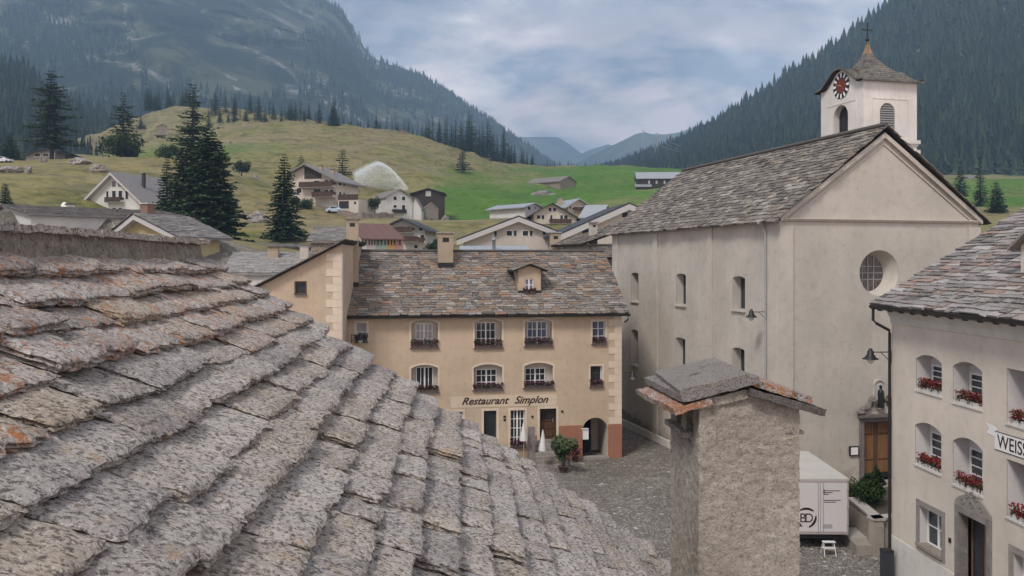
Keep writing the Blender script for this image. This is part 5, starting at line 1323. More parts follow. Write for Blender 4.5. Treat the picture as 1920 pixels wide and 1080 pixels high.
# ---- box body with lettering parked on the square
TK = Frame((P(1590, 0, 39.0).x - 2.5 * math.cos(R(0)), 39.0, 0), R(-1))
tk = thing('box_trailer', 'white box trailer with two rear doors and a round black emblem', 'trailer', TK.o, R(-1))
M['tkwhite'] = plain('trailer_panel', (.56, .53, .52), .45, .05); M['tkframe'] = plain('trailer_frame', (.36, .31, .30), .5, .1); M['tkroof'] = plain('trailer_roof', (.45, .42, .38), .6, .15, 1)
z0 = TK.at(1545, 999)[1]; z1 = TK.at(1545, 900)[1]; tl = 5.6
MB().box(.02, 2.48, .03, tl, z0, z1 - .02).build('body', M['tkwhite'], tk)
t = MB(); t.box(-.03, 2.53, -.02, tl + .05, z1 - .02, z1 + .06); t.build('roof', M['tkroof'], tk)
t = MB(); t.box(0, 2.5, -.03, .03, z0 - .06, z0 + .05); t.box(0, 2.5, -.03, .03, z1 - .1, z1 - .02); t.box(0, .06, -.03, .03, z0, z1); t.box(2.44, 2.5, -.03, .03, z0, z1); t.build('rear_frame', M['tkframe'], tk)
for i, (a, b) in enumerate(((.07, 1.245), (1.265, 2.43))):
    d = MB().box(a, b, -.045, .028, z0 + .06, z1 - .11).build('rear_door', M['tkwhite'], tk)
    for zz in (z0 + .4, (z0 + z1) / 2, z1 - .4):
        MB().box((a - .06) if i == 0 else b - .02, (a + .02) if i == 0 else b + .06, -.07, -.03, zz - .05, zz + .05).build('hinge', M['zinc'], d)
    t = MB(); xb = b - .1 if i == 0 else a + .1; t.tube([(xb, -.065, z0 + .05), (xb, -.065, z1 - .1)], .014, 6); t.build('lock_rod', M['zinc'], d)
    if i == 1:
        for r_, (zf, ln) in enumerate(((.80, .75), (.765, .4), (.735, .22), (.62, .78), (.585, .55))):
            MB().box(a + .14, a + .14 + ln * .95, -.05, -.046, z0 + (z1 - z0) * zf - .014, z0 + (z1 - z0) * zf + .018).build('small_print', M['letter'], d)
        MB().box(a + .1, a + .16, -.05, -.046, z0 + (z1 - z0) * .745, z0 + (z1 - z0) * .83).build('small_print', M['letter'], d)
        MB().box(a + .08, a + .50, -.055, -.046, z0 + .22, z0 + .40).build('number_plate', M['zinc'], d)
    else:
        cx, cz, r_ = .62, z0 + .68, .46
        for a0, a1 in ((R(-42), R(48)), (R(78), R(165)), (R(205), R(290))):
            t = MB(); vs = []
            for j in range(15):
                q = a0 + (a1 - a0) * j / 14; wd = .06 + .05 * math.sin(j / 14 * math.pi); vs += [(cx + (r_ - wd) * math.sin(q), -.05, cz + (r_ - wd) * math.cos(q)), (cx + r_ * math.sin(q), -.05, cz + r_ * math.cos(q))]
            t.add(vs, [(2 * j, 2 * j + 1, 2 * j + 3, 2 * j + 2) for j in range(14)]); t.build('emblem_ring', M['letter'], d)
        lettering('B', d, (cx - .27, -.052, cz - .20), .58, mat=M['letter'], width=.27, extrude=.002); lettering('D', d, (cx - .04, -.053, cz - .20), .58, mat=M['letter'], width=.33, extrude=.002)
for x in (.25, 2.25):
    for y in (1.6, 2.6, 4.6):
        t = MB(); t.lathe([(.0, -.12), (.36, -.12), (.42, -.08), (.42, .08), (.36, .12), (0, .12)], (0, 0, 0), 18); me = t.mesh('wheel', M['dark']); o = link_mesh('wheel', me, tk); o.location = (x, y, .42); o.rotation_euler = (0, R(90), 0)
MB().box(.3, 2.2, .1, tl, z0 - .28, z0 - .06).build('chassis', M['dark'], tk)
so_ = thing('step_stool', 'small pale step stool standing below the trailer doors', 'stool', TK.w(1.42, -.55, 0), R(-1))
for z, dpt in ((.30, .16), (.56, .12)): MB().box(-.27, .27, -dpt - .06, dpt * .4, z, z + .035).build('tread', M['canvas'], so_)
for x in (-.25, .25):
    for s_ in (-1, 1): MB().tube([(x, s_ * .26 - .03, 0), (x * .9, s_ * .05 - .03, .56)], .022, 6).build('leg', M['canvas'], so_)
# retaining wall with bushes beside the trailer
PLT = Frame(P(1594, 1012, 40.6), R(-40)); PLT.o.z = 0
pw = thing('planter_wall', 'low rendered retaining wall with stone coping beside the trailer', 'wall', (0, 0, 0), 0)
M['render'] = plaster('grey_render', (.33, .29, .25), (.17, .14, .12), .5, .4, .4)
A_ = P(1592, 945, 41.6); B_ = P(1640, 1015, 38.2); C_ = P(1705, 1015, 38.7); ht = 1.55
def wallseg(a, b, h, th, par, mat, name):
    d = (b - a); d.z = 0; n = Vector((-d.y, d.x, 0)).normalized() * th
    a = Vector((a.x, a.y, 0)); b = Vector((b.x, b.y, 0)); t = MB(); t.prism([a, b, b + n, a + n], (0, 0, h)); t.build(name, mat, par)
    e = d.normalized() * .05; m_ = n * (.06 / th)
    t = MB(); t.prism([a - e - m_ + Vector((0, 0, h)), b + e - m_ + Vector((0, 0, h)), b + e + n + m_ + Vector((0, 0, h)), a - e + n + m_ + Vector((0, 0, h))], (0, 0, .10)); t.build('coping', M['forecoping'], par)
M['forecoping'] = plain('stone_coping', (.36, .33, .30), .85, .2, 3)
wallseg(A_, B_, ht, .4, pw, M['render'], 'wall'); wallseg(B_, C_, ht, .4, pw, M['render'], 'wall')
t = MB(); e_ = (B_ - A_); e_.z = 0; e_.normalize(); n_ = Vector((e_.y, -e_.x, 0)); a0 = Vector((A_.x, A_.y, 0)) + e_ * .9; b0 = Vector((B_.x, B_.y, 0)) - e_ * .1
t.prism([a0, b0, b0 + n_ * .75, a0 + n_ * .75], (0, 0, .42)); t.build('bench_ledge', M['render'], pw); t = MB(); t.prism([a0 + Vector((0, 0, .42)), a0 + e_ * 1.5 + Vector((0, 0, .42)), a0 + e_ * 1.5 + n_ * .8 + Vector((0, 0, .42)), a0 + n_ * .8 + Vector((0, 0, .42))], (0, 0, .08)); t.build('ledge_slab', M['forecoping'], pw)
tp = MB(); tp.prism([Vector((A_.x + .4, A_.y + .3, 0)), Vector((B_.x + .4, B_.y + .4, 0)), Vector((C_.x + 1, C_.y + .4, 0)), Vector((C_.x + 2, C_.y + 6, 0)), Vector((A_.x + 1, A_.y + 2, 0))], (0, 0, 1.40)); soil = tp.build('planting_bed', plain('bed_soil', (.07, .055, .04), .95, .3, 4)); tag(soil, kind='structure')
p = P(1640, 955, 41.2); shrub('conifer_bush', 'rounded green conifer bush behind the retaining wall', 'bush', (p.x, p.y, 1.35), 1.75, 1.0, M['leaf_dark'], 3800, 8, None, .085, 'cone')
p = P(1606, 950, 42.4); shrub('conifer_bush', 'low spreading shrub next to the rounded conifer bush', 'bush', (p.x, p.y, 1.3), .75, .6, M['leaf_dark'], 1100, 9, None, .075)
# ================================================================ the house under the camera
FG = Frame((0, 0, 0), math.atan(.067))
fg = thing('slab_roof_house', 'near house roofed with thick lichen spotted gneiss slabs and a roughcast chimney', 'building', FG.o, FG.a)
XR, XE, SLP, Z0F, YV = -2.27, 3.45, .70, 11.5, 7.72
ca, sa = math.cos(math.atan(SLP)), math.sin(math.atan(SLP))
SMAX = (XE - XR) / ca
def roof_pt(s, y, n=0.0):
    """s metres down the slope from the ridge, y along the ridge, n off the surface"""
    n += .115 * math.sin(math.pi * min(1, max(0, s / SMAX))) ** 1.3
    return Vector((XR + s * ca + n * sa, y, Z0F - SLP * XR - s * sa + n * ca))
SMAX = (XE - XR) / ca
M['fgwall'] = plaster('near_house_plaster', (.45, .41, .36))
b = MB(); b.prism([(XE - .5, -6, 0), (2 * XR - XE + .5, -6, 0), (2 * XR - XE + .5, -6, Z0F - SLP * XE + .2), (XR, -6, Z0F - SLP * XR - .25), (XE - .5, -6, Z0F - SLP * XE + .2)], (0, 6 + YV - .55, 0)); b.build('wall', M['fgwall'], fg)
decks = []
for d in (1, -1):
    b = MB(); pts = [roof_pt(-.02, -6.3, -.56)] + [roof_pt(SMAX, -6.3, -.56)] + [roof_pt(SMAX * q / 8, -6.3, -.40) for q in range(8, -1, -1)]
    if d < 0: pts = [Vector((2 * XR - p.x, p.y, p.z)) for p in pts]
    b.prism(pts, (0, 6.3 + YV - .12, 0)); decks.append(b.build('roof', M['roof_under'], fg))
def slab_mesh(seed, w, l=.66, t=.06):
    rg = random.Random(seed); nz = lambda x, y, z: mnoise.noise(Vector((x + seed * 3.7, y - seed * 1.9, z)))
    nx, ny = max(7, int(w / .034)), 14
    chip = [rg.uniform(-.5, .5) * w for _ in range(rg.choice((0, 0, 1, 1)))]
    skew = rg.uniform(-.04, .04)
    def outline(u, v):
        x = (u - .5) * w; y = v * l
        e = (1 - v) ** 3
        y += e * (nz(x * 5, 1, 0) * .010 + nz(x * 22, 5, 0) * .008 + nz(x * 55, 5, 0) * .006 + skew * x)
        y += e * .010 * (abs(u - .5) * 2) ** 10 * (.2 + rg_c[0 if u < .5 else 1])
        for c in chip: y += e * .03 * math.exp(-((x - c) / .035) ** 2)
        s_ = (abs(u - .5) * 2) ** 5 * (1 if u > .5 else -1)
        x += s_ * (nz(y * 8, 9, u * 3) * .014 - .004)
        return x, y
    rg_c = (rg.random(), rg.random() * 1.3)
    lay = rg.uniform(-.35, .35)
    mb = MB(); V = []; idx = {}
    bend = rg.uniform(-.012, .012)
    for j in range(ny + 1):
        for i in range(nx + 1):
            u, v = i / nx, (j / ny) ** 1.35; x, y = outline(u, v)
            z = t + nz(x * 3, y * 3, 2) * .012 + nz(x * 11, y * 16, 4) * .008 + nz(x * 30, y * 40, 6) * .004
            q = nz(x * 4.5, y * 7, 11) + lay
            if q > .38: z += .007
            if q < -.30: z -= .009
            edge = min(u, 1 - u, v * 1.6); z -= .010 * max(0, 1 - edge / .06) ** 1.5
            z += bend * (u - .5) * 4 * abs(u - .5)
            idx[i, j] = len(V); V.append((x, y, z))
    F = [(idx[i, j], idx[i + 1, j], idx[i + 1, j + 1], idx[i, j + 1]) for j in range(ny) for i in range(nx)]
    mb.add(V, F, True)
    ring = [(i, 0) for i in range(nx + 1)] + [(nx, j) for j in range(1, ny + 1)] + [(i, ny) for i in range(nx - 1, -1, -1)] + [(0, j) for j in range(ny - 1, 0, -1)]
    n = len(ring); lv = []
    for L_, f in enumerate((1.0, .86, .68, .50, .30, .12, .0)):
        for (i, j) in ring:
            x, y, z = V[idx[i, j]]
            o = 0 if L_ == 0 else nz(x * 12, y * 12, L_ * 7.1) * .020 + nz(x * 34, y * 34, L_ * 5.3) * .012 + (0, -.006, .006, -.004, .008, .006, .036)[L_]
            dx = -1 if i == 0 else 1 if i == nx else 0; dy = -1 if j == 0 else 1 if j == ny else 0
            lv.append((x - dx * o, y - dy * o, z * f if L_ else z))
    mb.add(lv, [(a * n + k_, (a + 1) * n + k_, (a + 1) * n + (k_ + 1) % n, a * n + (k_ + 1) % n) for a in range(6) for k_ in range(n)], False)
    mb.add(lv[-n:], [list(range(n))])
    return mb.mesh('roof_slab', M['slab'])
WID = [.27, .33, .40, .47, .54, .62, .72, .84]
SLABS = {wd: [slab_mesh(int(wd * 100) * 7 + q, wd, .50, (.054, .064, .059, .072)[q]) for q in range(4)] for wd in WID}
rg = random.Random(21)
ROW = .212; NROW = int(SMAX / ROW); allslabs = []
for r in range(NROW):
    y = -1.4 + rg.random() * .4; s_ = (r + 1) * ROW
    wave = rg.uniform(-.016, .016)
    while y < YV - .12:
        wd = rg.choice(WID[0:5]) if r > 10 else rg.choice(WID[0:7]) if r > 6 else rg.choice(WID[1:])
        room = YV - y
        if room < .9:
            wd = min(WID, key=lambda q: abs(q - (room if room < .7 else room / 2)))
        me = rg.choice(SLABS[wd]); sx = rg.uniform(.97, 1.05) if room >= .9 else max(.8, min(1.3, room / wd)) if room < .7 else 1.0
        yc = y + wd * sx / 2; jit = rg.uniform(-.016, .016) + wave
        sag = .022 * math.sin(yc * 1.1 + r * .5) + .012 * math.sin(yc * 2.3 - r * .9)
        lift = rg.uniform(-.006, .012)
        loc = roof_pt(s_ + jit + sag * .8, yc, -.055 + lift - (.045 if r == 0 else 0))
        tilt = R(rg.uniform(17.2, 19.6)) - .1 * math.pi / SMAX * math.cos(math.pi * s_ / SMAX); rot = Matrix(((0, -ca, sa), (1, 0, 0), (0, sa, ca)))
        rot = rot @ Matrix.Rotation(-tilt, 3, 'X') @ Matrix.Rotation(R(rg.uniform(-1.5, 1.5)), 3, 'Y') @ Matrix.Rotation(R(rg.uniform(-1.4, 1.4)), 3, 'Z')
        mw = FG.w(*loc); pu = 960 + FPX * mw.x / max(mw.y, .05); pv = HOR - FPX * (mw.z - CH) / max(mw.y, .05)
        T4 = Matrix.Translation(loc) @ rot.to_4x4() @ Matrix.Diagonal((sx, rg.uniform(.95, 1.04) if r else .24, rg.uniform(.68, .98), 1))
        q = rg.random()
        m_ = M['slab_lichen'] if (r < 5 or (r < 7 and q < .5)) else M['slab_some'] if (q < .14 or loc.x > 1.6 and q < .5 or r < 11 and q < .4) else M['slab']
        inview = yc > .9 and -350 < pu < 1420 and pv < 1330
        allslabs.append((not inview, (mw - Vector((0, 0, CH))).length, len(allslabs), me, T4, m_))
        y += wd * sx + rg.uniform(.014, .034)
allslabs.sort(key=lambda q: q[:3])
rest = {}
for i_, (hid, dist_, _, me, T4, m_) in enumerate(allslabs):
    if not hid and i_ < 320:
        o = link_mesh('roof_slab', me, decks[0]); o.matrix_local = T4
        o.material_slots[0].link = 'OBJECT'; o.material_slots[0].material = m_
    else:
        rb = rest.setdefault('rest', MB()); rb.add([T4 @ v.co for v in me.vertices], [tuple(p.vertices) for p in me.polygons])
for rb in rest.values():
    ro = rb.build('roof_slab_rest', M['slab_some'], decks[0]); ro['kind'] = 'stuff'
print('slabs', sum(not q[0] for q in allslabs), len(allslabs))
# mortar ridge with thin coping stones
k = NB('ridge_mortar'); n1 = k.noise(9, 7, .72, .5); n2 = k.noise(50, 4, .7)
col = k.mix(k.ramp(n1, [(.35, 0.0), (.65, 1.0)]), (.15, .125, .10), (.30, .265, .22)); col = k.mix(k.ramp(n2, [(.36, .8), (.48, 0.0)]), col, (.06, .05, .045)); col = k.mix(k.ramp(k.noise(3, 5, .7, 0, k.map(loc=(5, 5, 5))), [(.6, 0.0), (.7, .5)]), col, (.38, .22, .12))
k.bump(k.math('ADD', n1, k.math('MULTIPLY', n2, .5)), .9, .03); M['mortar'] = k.done(col, .95, .1)
def rough_box(x0, x1, y0, y1, z0, z1, res, amp, freq, seed, taper=None, bottom=False):
    """closed box of small facets with an uneven, trowelled surface"""
    V = []; F = []
    nx, ny, nz_ = (max(2, int((b_ - a_) / res)) for a_, b_ in ((x0, x1), (y0, y1), (z0, z1)))
    def face(fn, na, nb):
        i0 = len(V)
        for a_ in range(na + 1):
            for b_ in range(nb + 1): V.append(fn(a_ / na, b_ / nb))
        for a_ in range(na):
            for b_ in range(nb):
                q = i0 + a_ * (nb + 1) + b_; F.append((q, q + 1, q + nb + 2, q + nb + 1))
    L_ = lambda a_, b_, t: a_ + (b_ - a_) * t
    face(lambda u, v: (L_(x0, x1, u), y0, L_(z0, z1, v)), nx, nz_); face(lambda u, v: (L_(x0, x1, u), y1, L_(z0, z1, v)), nx, nz_)
    face(lambda u, v: (x0, L_(y0, y1, u), L_(z0, z1, v)), ny, nz_); face(lambda u, v: (x1, L_(y0, y1, u), L_(z0, z1, v)), ny, nz_)
    face(lambda u, v: (L_(x0, x1, u), L_(y0, y1, v), z1), nx, ny); face(lambda u, v: (L_(x0, x1, u), L_(y0, y1, v), z0), nx, ny)
    c = Vector(((x0 + x1) / 2, (y0 + y1) / 2, (z0 + z1) / 2)); out = []
    for p in V:
        p = Vector(p)
        if taper: 
            k_ = taper(p.z); p = Vector((c.x + (p.x - c.x) * k_, c.y + (p.y - c.y), p.z))
        q = p * freq; d = Vector((mnoise.noise(q + Vector((seed, 0, 0))), mnoise.noise(q + Vector((0, seed, 9))), mnoise.noise(q + Vector((5, 0, seed)))))
        d += .5 * Vector((mnoise.noise(q * 2.7 + Vector((seed, 3, 0))), mnoise.noise(q * 2.7 + Vector((0, seed, 19))), mnoise.noise(q * 2.7 + Vector((15, 0, seed)))))
        out.append(p + d * amp)
    mb = MB(); mb.add(out, F, True); return mb
zr_ = Z0F - SLP * XR
rm = rough_box(XR - .30, XR + .19, -2.0, YV - .25, zr_ - .36, zr_ - .03, .04, .013, 7, 3, lambda z: 1.0 - .20 * max(0, (z - zr_ + .2) / .2))
rb_ = rm.build('ridge_mortar', M['mortar'], fg)
y = -1.6; i = 0
while y < YV - .1:
    ln = rg.uniform(.9, 1.5); ln = min(ln, YV - .05 - y)
    t = rough_box(XR - .28, XR + .19, y, y + ln - .015, zr_ - .045, zr_ - .005, .05, .012, 9, 31 + i); t.build('ridge_stone', M['slab_some'], rb_); y += ln; i += 1
# roughcast chimney with stone cap
k = NB('roughcast'); n0 = k.noise(1.3, 6, .7, .6, k.map((1, 1, .7))); n1 = k.noise(22, 6, .7, .1); n2 = k.noise(70, 3, .7)
col = k.mix(k.ramp(n0, [(.3, 0.0), (.7, 1.0)]), (.30, .262, .22), (.46, .415, .36)); col = k.mix(k.ramp(n1, [(.34, .7), (.47, 0.0)]), col, (.16, .138, .115)); col = k.mix(k.ramp(n1, [(.55, 0.0), (.68, .5)]), col, (.56, .52, .46))
col = k.mix(k.math('MULTIPLY', k.ramp(n2, [(.35, .7), (.45, 0.0)]), .8), col, (.08, .07, .06)); col = k.mix(k.ramp(k.noise(2.2, 5, .7, .4, k.map(loc=(3, 9, 2))), [(.58, 0.0), (.72, .45)]), col, (.16, .15, .14))
k.bump(k.math('ADD', n1, k.math('MULTIPLY', n2, .4)), .8, .03); M['roughcast'] = k.done(col, .95, .1)
cx0, cy0, cwx, cwy = 1.737, 6.098, .735, .80
ztop = 11.86
def roughbody(x0, x1, y0, y1, z0, z1, seed, amp=.011, res=.022): return rough_box(x0, x1, y0, y1, z0, z1, res, amp, 19, seed)
zl = CH - (812 - HOR) / FPX * 6.5     # flue ledge
ch = roughbody(cx0, cx0 + cwx, cy0, cy0 + cwy, 8.6, zl, 5).build('chimney', M['roughcast'], fg)
ch['label'] = 'roughcast chimney with stone slab cap rising from the slab roof'
roughbody(cx0 + .10, cx0 + cwx, cy0 + .0, cy0 + cwy, zl - .03, ztop, 8).build('chimney_head', M['roughcast'], ch)
roughbody(cx0 + .004, cx0 + .13, cy0 - .004, cy0 + .16, zl - .03, ztop - .02, 9).build('flue_pier', M['roughcast'], ch)
roughbody(cx0 + .0, cx0 + .13, cy0 + .33, cy0 + .47, zl - .03, ztop, 10).build('flue_pier', M['roughcast'], ch)
roughbody(cx0 + .0, cx0 + .13, cy0 + .64, cy0 + .8, zl - .03, ztop, 11).build('flue_pier', M['roughcast'], ch)
t = rough_box(cx0 - .055, cx0 + .25, cy0 + .2, cy0 + cwy - .02, zl - .02, zl + .022, .04, .006, 14, 4); t.build('ledge_stone', M['slab'], ch)
t = rough_box(cx0 + cwx - .1, cx0 + cwx + .035, cy0 + .0, cy0 + .1, zl + .04, zl + .06, .03, .004, 14, 5); t.build('ledge_stone', M['slab_dark'], ch)
def cap(x0, x1, y0, y1, zc, th, ang, seed, mat, amp=.010):
    """a cap slab lying at a slant about the ridge of the cap"""
    t = rough_box(-(x1 - x0) / 2, (x1 - x0) / 2, -(y1 - y0) / 2, (y1 - y0) / 2, -th / 2, th / 2, .03, amp, 13, seed)
    m = Matrix.Translation(((x0 + x1) / 2, (y0 + y1) / 2, zc)) @ Matrix.Rotation(ang, 4, 'Y') @ Matrix.Rotation(R((seed * 37 % 7) - 3), 4, 'Z')
    t.v = [tuple(m @ Vector(p)) for p in t.v]; return t.build('cap_slab', mat, ch)
ax_ = cx0 + cwx / 2 - .02
M['cap_dark'] = gneiss('cap_dark_slate', .0, .42, (.95, .98, 1.06), 2.2)
M['cap_slate'] = gneiss('cap_slate', .22, .80, (.96, .98, 1.04), 2.2)
t = MB(); t.prism([(cx0 + .02, cy0 + .006, ztop - .03), (cx0 + cwx - .01, cy0 + .006, ztop - .03), (cx0 + cwx - .01, cy0 + .006, ztop + .0), (ax_, cy0 + .006, ztop + .13), (cx0 + .02, cy0 + .006, ztop + .03)], (0, cwy - .02, 0)); t.build('cap_mortar', M['roughcast'], ch)
cap(cx0 - .225, cx0 + .06, cy0 - .07, cy0 + cwy + .13, ztop + .015, .05, -R(15), 3, M['cap_orange'])
cap(cx0 - .165, ax_ + .065, cy0 - .07, cy0 + cwy + .16, ztop + .135, .05, -R(13), 6, M['cap_slate'], .009)
cap(cx0 - .13, ax_ + .03, cy0 - .05, cy0 + cwy + .12, ztop + .178, .035, -R(13), 14, M['cap_slate'], .008)
cap(cx0 - .05, ax_ + .04, cy0 - .02, cy0 + cwy, ztop + .06, .06, -R(12), 8, M['roughcast'])
cap(ax_ - .02, cx0 + cwx + .16, cy0 - .09, cy0 + cwy + .05, ztop + .045, .05, R(16), 9, M['cap_dark'])
cap(ax_ + .0, cx0 + cwx + .10, cy0 - .04, cy0 + cwy + .08, ztop + .115, .05, R(17), 11, M['cap_orange'])

# ================================================================ houses of the village
M['chalet_white'] = plaster('chalet_white', (.62, .60, .57), (.42, .38, .33), .2)
M['grey_beige'] = plaster('grey_beige_render', (.54, .48, .43), (.33, .28, .24), .2)
M['far_glass'] = plain('far_window_glass', (.018, .018, .02), .5, .3, 1, .2)
M['cream'] = plaster('cream_render', (.57, .50, .42), (.38, .30, .20), .2)
M['yellowish'] = plaster('yellow_render', (.52, .43, .24), (.36, .28, .15), .2)
M['stonewall'] = gneiss('dry_stone_wall', .0, .62, (1.05, 1, .94), .12)
M['greyroof'] = plain('grey_slate_roof', (.20, .185, .18), .8, .25, 1.5, .2, 0, .4)
M['stoneroof'] = plain('stone_roof', (.19, .17, .155), .9, .4, 2.2, .2, 0, .6)
M['darkroof'] = plain('dark_roof', (.045, .045, .05), .7, .2, 1.5)
M['redroof'] = plain('red_tile_roof', (.145, .082, .070), .85, .3, 2, .2, 0, .4)
M['metalroof'] = plain('pale_metal_roof', (.27, .28, .30), .35, .1, 1, .4)
M['fascia'] = plain('pale_soffit', (.46, .44, .43), .8, .08)
M['pinkish'] = plaster('pink_white_render', (.60, .52, .50)); M['mint'] = plaster('mint_render', (.34, .44, .37)); M['orange'] = plaster('orange_render', (.58, .36, .13)); M['rose'] = plaster('rose_render', (.52, .29, .27))

SL_G = roofstone('village_slate', [(.12, .112, .106), (.18, .168, .158), (.23, .21, .195), (.15, .14, .135), (.27, .25, .23)], 1.2)
SL_P = roofstone('pale_village_slate', [(.20, .19, .18), (.26, .245, .235), (.32, .30, .285), (.23, .22, .215), (.29, .27, .25)], 1.2)
def put_windows(h, fr, wins, ly=0.0, frame_mat=None, glass=None, side=None):
    for q in wins:
        x0, x1, z0, z1 = rect(fr, *q[:4]) if side is None else (*sorted((fr.side(q[0], q[1], side)[0], fr.side(q[2], q[3], side)[0])), fr.side(q[0], q[3], side)[1], fr.side(q[0], q[1], side)[1])
        T = None if side is None else Matrix.Translation((side, 0, 0)) @ (SIDE if side <= 0.01 else Matrix(((0, -1, 0, 0), (1, 0, 0, 0), (0, 0, 1, 0), (0, 0, 0, 1))))
        t = TB(T); o_ = [(x0, z0), (x1, z0), (x1, z1), (x0, z1)]; f_ = min(.07, (x1 - x0) * .08)
        band(t, [(x0 + f_, z0 + f_), (x1 - f_, z0 + f_), (x1 - f_, z1 - f_), (x0 + f_, z1 - f_)], o_, -.07, -.003)
        W = t.build('window', frame_mat or M['white'], h)
        t = TB(T); t.box(x0 + f_ * .5, x1 - f_ * .5, -.03, -.006, z0 + f_ * .5, z1 - f_ * .5); t.build('pane', (q[4] if len(q) > 4 else None) or glass or M['far_glass'], W)

def ghouse(name, label, Y, rot, pl, pr, pbase, peave, apex, depth, wallm, roofm, ov=.7, ovf=.7, th=.22, wins=(), below=3.0, fascia=None, frame_mat=None, cat='house', group=None, chim=None, slt=None):
    fr = Frame(P(pl, pbase, Y), R(rot)); zb = fr.o.z; fr.o.z = 0
    W_ = fr.at(pr, pbase)[0]; ze = fr.at(pl, peave)[1]; xa, za_ = fr.at(*apex); 
    zer = za_ - (za_ - ze) / xa * (W_ - xa) if xa > 0 else ze
    fr.o.z = zb
    h = thing(name, label, cat, fr.o, R(rot), group)
    ze -= zb; za_ -= zb; zer -= zb
    zer = max(zer, 1.2) if zer > .5 else max(1.0, ze * .8)
    b = MB(); b.prism([(0, 0, -below), (W_, 0, -below), (W_, 0, zer), (xa, 0, za_ - .02), (0, 0, ze)], (0, depth, 0)); b.build('wall', wallm, h)
    for x0, z0_, sgn in ((0, ze, -1), (W_, zer, 1)):
        sl_ = (za_ - z0_) / (xa - x0); xe_ = x0 + sgn * ov; zz = z0_ + sl_ * sgn * ov
        b = MB(); b.prism([(xa, -ovf, za_), (xe_, -ovf, zz), (xe_, -ovf, zz + th), (xa, -ovf, za_ + th)], (0, depth + 2 * ovf, 0)); rf_ = b.build('roof', roofm, h)
        if slt: slates('roof_slates', rf_, (xe_, -ovf - .05, zz + th + .01), (0, depth + 2 * ovf + .1, 0), (xa - xe_, 0, za_ - zz), slt, .42, (.4, 1.0), .07, 200 + int(pl) % 97 + (sgn > 0), 1.6, None, .15)
        if fascia:
            b = MB(); b.prism([(xa, -ovf - .03, za_ - .02), (xe_, -ovf - .03, zz - .02), (xe_, -ovf - .03, zz - fascia), (xa, -ovf - .03, za_ - fascia)], (0, ovf + .02, 0)); b.build('soffit_board', M['fascia'], h)
    put_windows_local = Frame(fr.o, R(rot)); 
    class _L:   # window rectangles measured on the front wall, z from the house's foot
        pass
    fr2 = Frame(fr.o, R(rot))
    put_windows(h, fr2, wins, frame_mat=frame_mat)
    for (cu, cyy_, hh, ww) in (chim or ()):
        stack(h, xa + cu, cyy_, za_ - abs(cu) * .6 - .5, za_ + hh, ww, ww, M['chimney_plaster'], flash=False, opening=False)
    return h, fr2, (W_, ze, za_, xa, zer)
def rhouse(name, label, Y, rot, pl, pr, pbase, peave, pridge, hd, wallm, roofm, ov=.4, th=.2, wins=(), below=3.0, cat='house', group=None, frame_mat=None, slt=None):
    """eaves towards the viewer"""
    fr = Frame(P(pl, pbase, Y), R(rot)); W_ = fr.at(pr, pbase)[0]; ze = fr.at(pl, peave)[1]; zr2 = fr.at((pl + pr) / 2, pridge, hd)[1]
    h = thing(name, label, cat, fr.o, R(rot), group)
    b = MB(); b.prism([(0, 0, -below), (0, 2 * hd, -below), (0, 2 * hd, ze), (0, hd, zr2 - .03), (0, 0, ze)], (W_, 0, 0)); b.build('wall', wallm, h)
    sl_ = (zr2 - ze) / hd
    for ys, d in ((0, 1), (2 * hd, -1)):
        b = MB(); b.prism([(-ov, ys - d * ov, ze - sl_ * ov), (-ov, hd, zr2), (-ov, hd, zr2 + th), (-ov, ys - d * ov, ze - sl_ * ov + th)], (W_ + 2 * ov, 0, 0)); rf_ = b.build('roof', roofm, h)
        if slt and d > 0: slates('roof_slates', rf_, (-ov - .05, ys - d * ov, ze - sl_ * ov + th + .01), (W_ + 2 * ov + .1, 0, 0), (0, d * (hd + ov), zr2 - ze + sl_ * ov), slt, .42, (.4, 1.0), .07, 300 + int(pl) % 97, 1.6, None, .15)
    put_windows(h, fr, wins, frame_mat=frame_mat)
    return h, fr, (W_, ze, zr2)
# fix: Frame.at gives z relative to the frame's origin height
_at = Frame.at

def balcony(h, x0, x1, z, dep=1.1, hgt=.95, mat=None, boards=True):
    b = MB(); b.box(x0, x1, -dep, -.003, z - .12, z); ba = b.build('balcony', M['fascia'], h)
    n = max(3, int((x1 - x0) / .55)); wd = (x1 - x0) / n
    for i in range(n):
        MB().box(x0 + i * wd + .01, x0 + (i + 1) * wd - .01, -dep - .05, -dep, z - .02, z + hgt).build('board', mat or M['balcony'], ba)
    MB().box(x0 - .04, x1 + .04, -dep - .08, -dep + .03, z + hgt, z + hgt + .07).build('handrail', mat or M['balcony'], ba)
    for xx in (x0, x1):
        MB().box(xx - .03, xx + .03, -dep, -.004, z + hgt * .45, z + hgt).build('side_rail', mat or M['balcony'], ba)
    return ba

# white chalet with the arched attic windows
h, f, d = ghouse('white_chalet', 'white gabled chalet with arched attic windows and a little balcony beside the spruces', 168, -15, 170, 262, 408, 368, (213, 324), 13, M['chalet_white'], M['greyroof'], 1.3, 1.0, .25, [(199, 358, 204, 374), (210, 357, 218, 376), (222, 357, 230, 376), (235, 357, 241, 374), (210, 389, 218, 404), (222, 389, 230, 404)], 4, .5)
for q in ((210, 339, 217, 350), (221, 339, 228, 350)):
    x0, x1, z0, z1 = rect(f, *q); t = MB(); t.prism([(p[0], -.05, p[1]) for p in arch(x0, x1, z0, z1, (x1 - x0) * .7)], (0, .045, 0)); t.build('arched_window', M['glass'], h)
q = f.at(202, 378); q2 = f.at(232, 378); balcony(h, q[0], q2[0], q[1] - .1, .9, .8)
stack(h, d[3] + 3.2, 4.5, d[2] - 2.6, d[2] + .3, .55, .55, M['darkroof'], M['zinc'], False, opening=False)
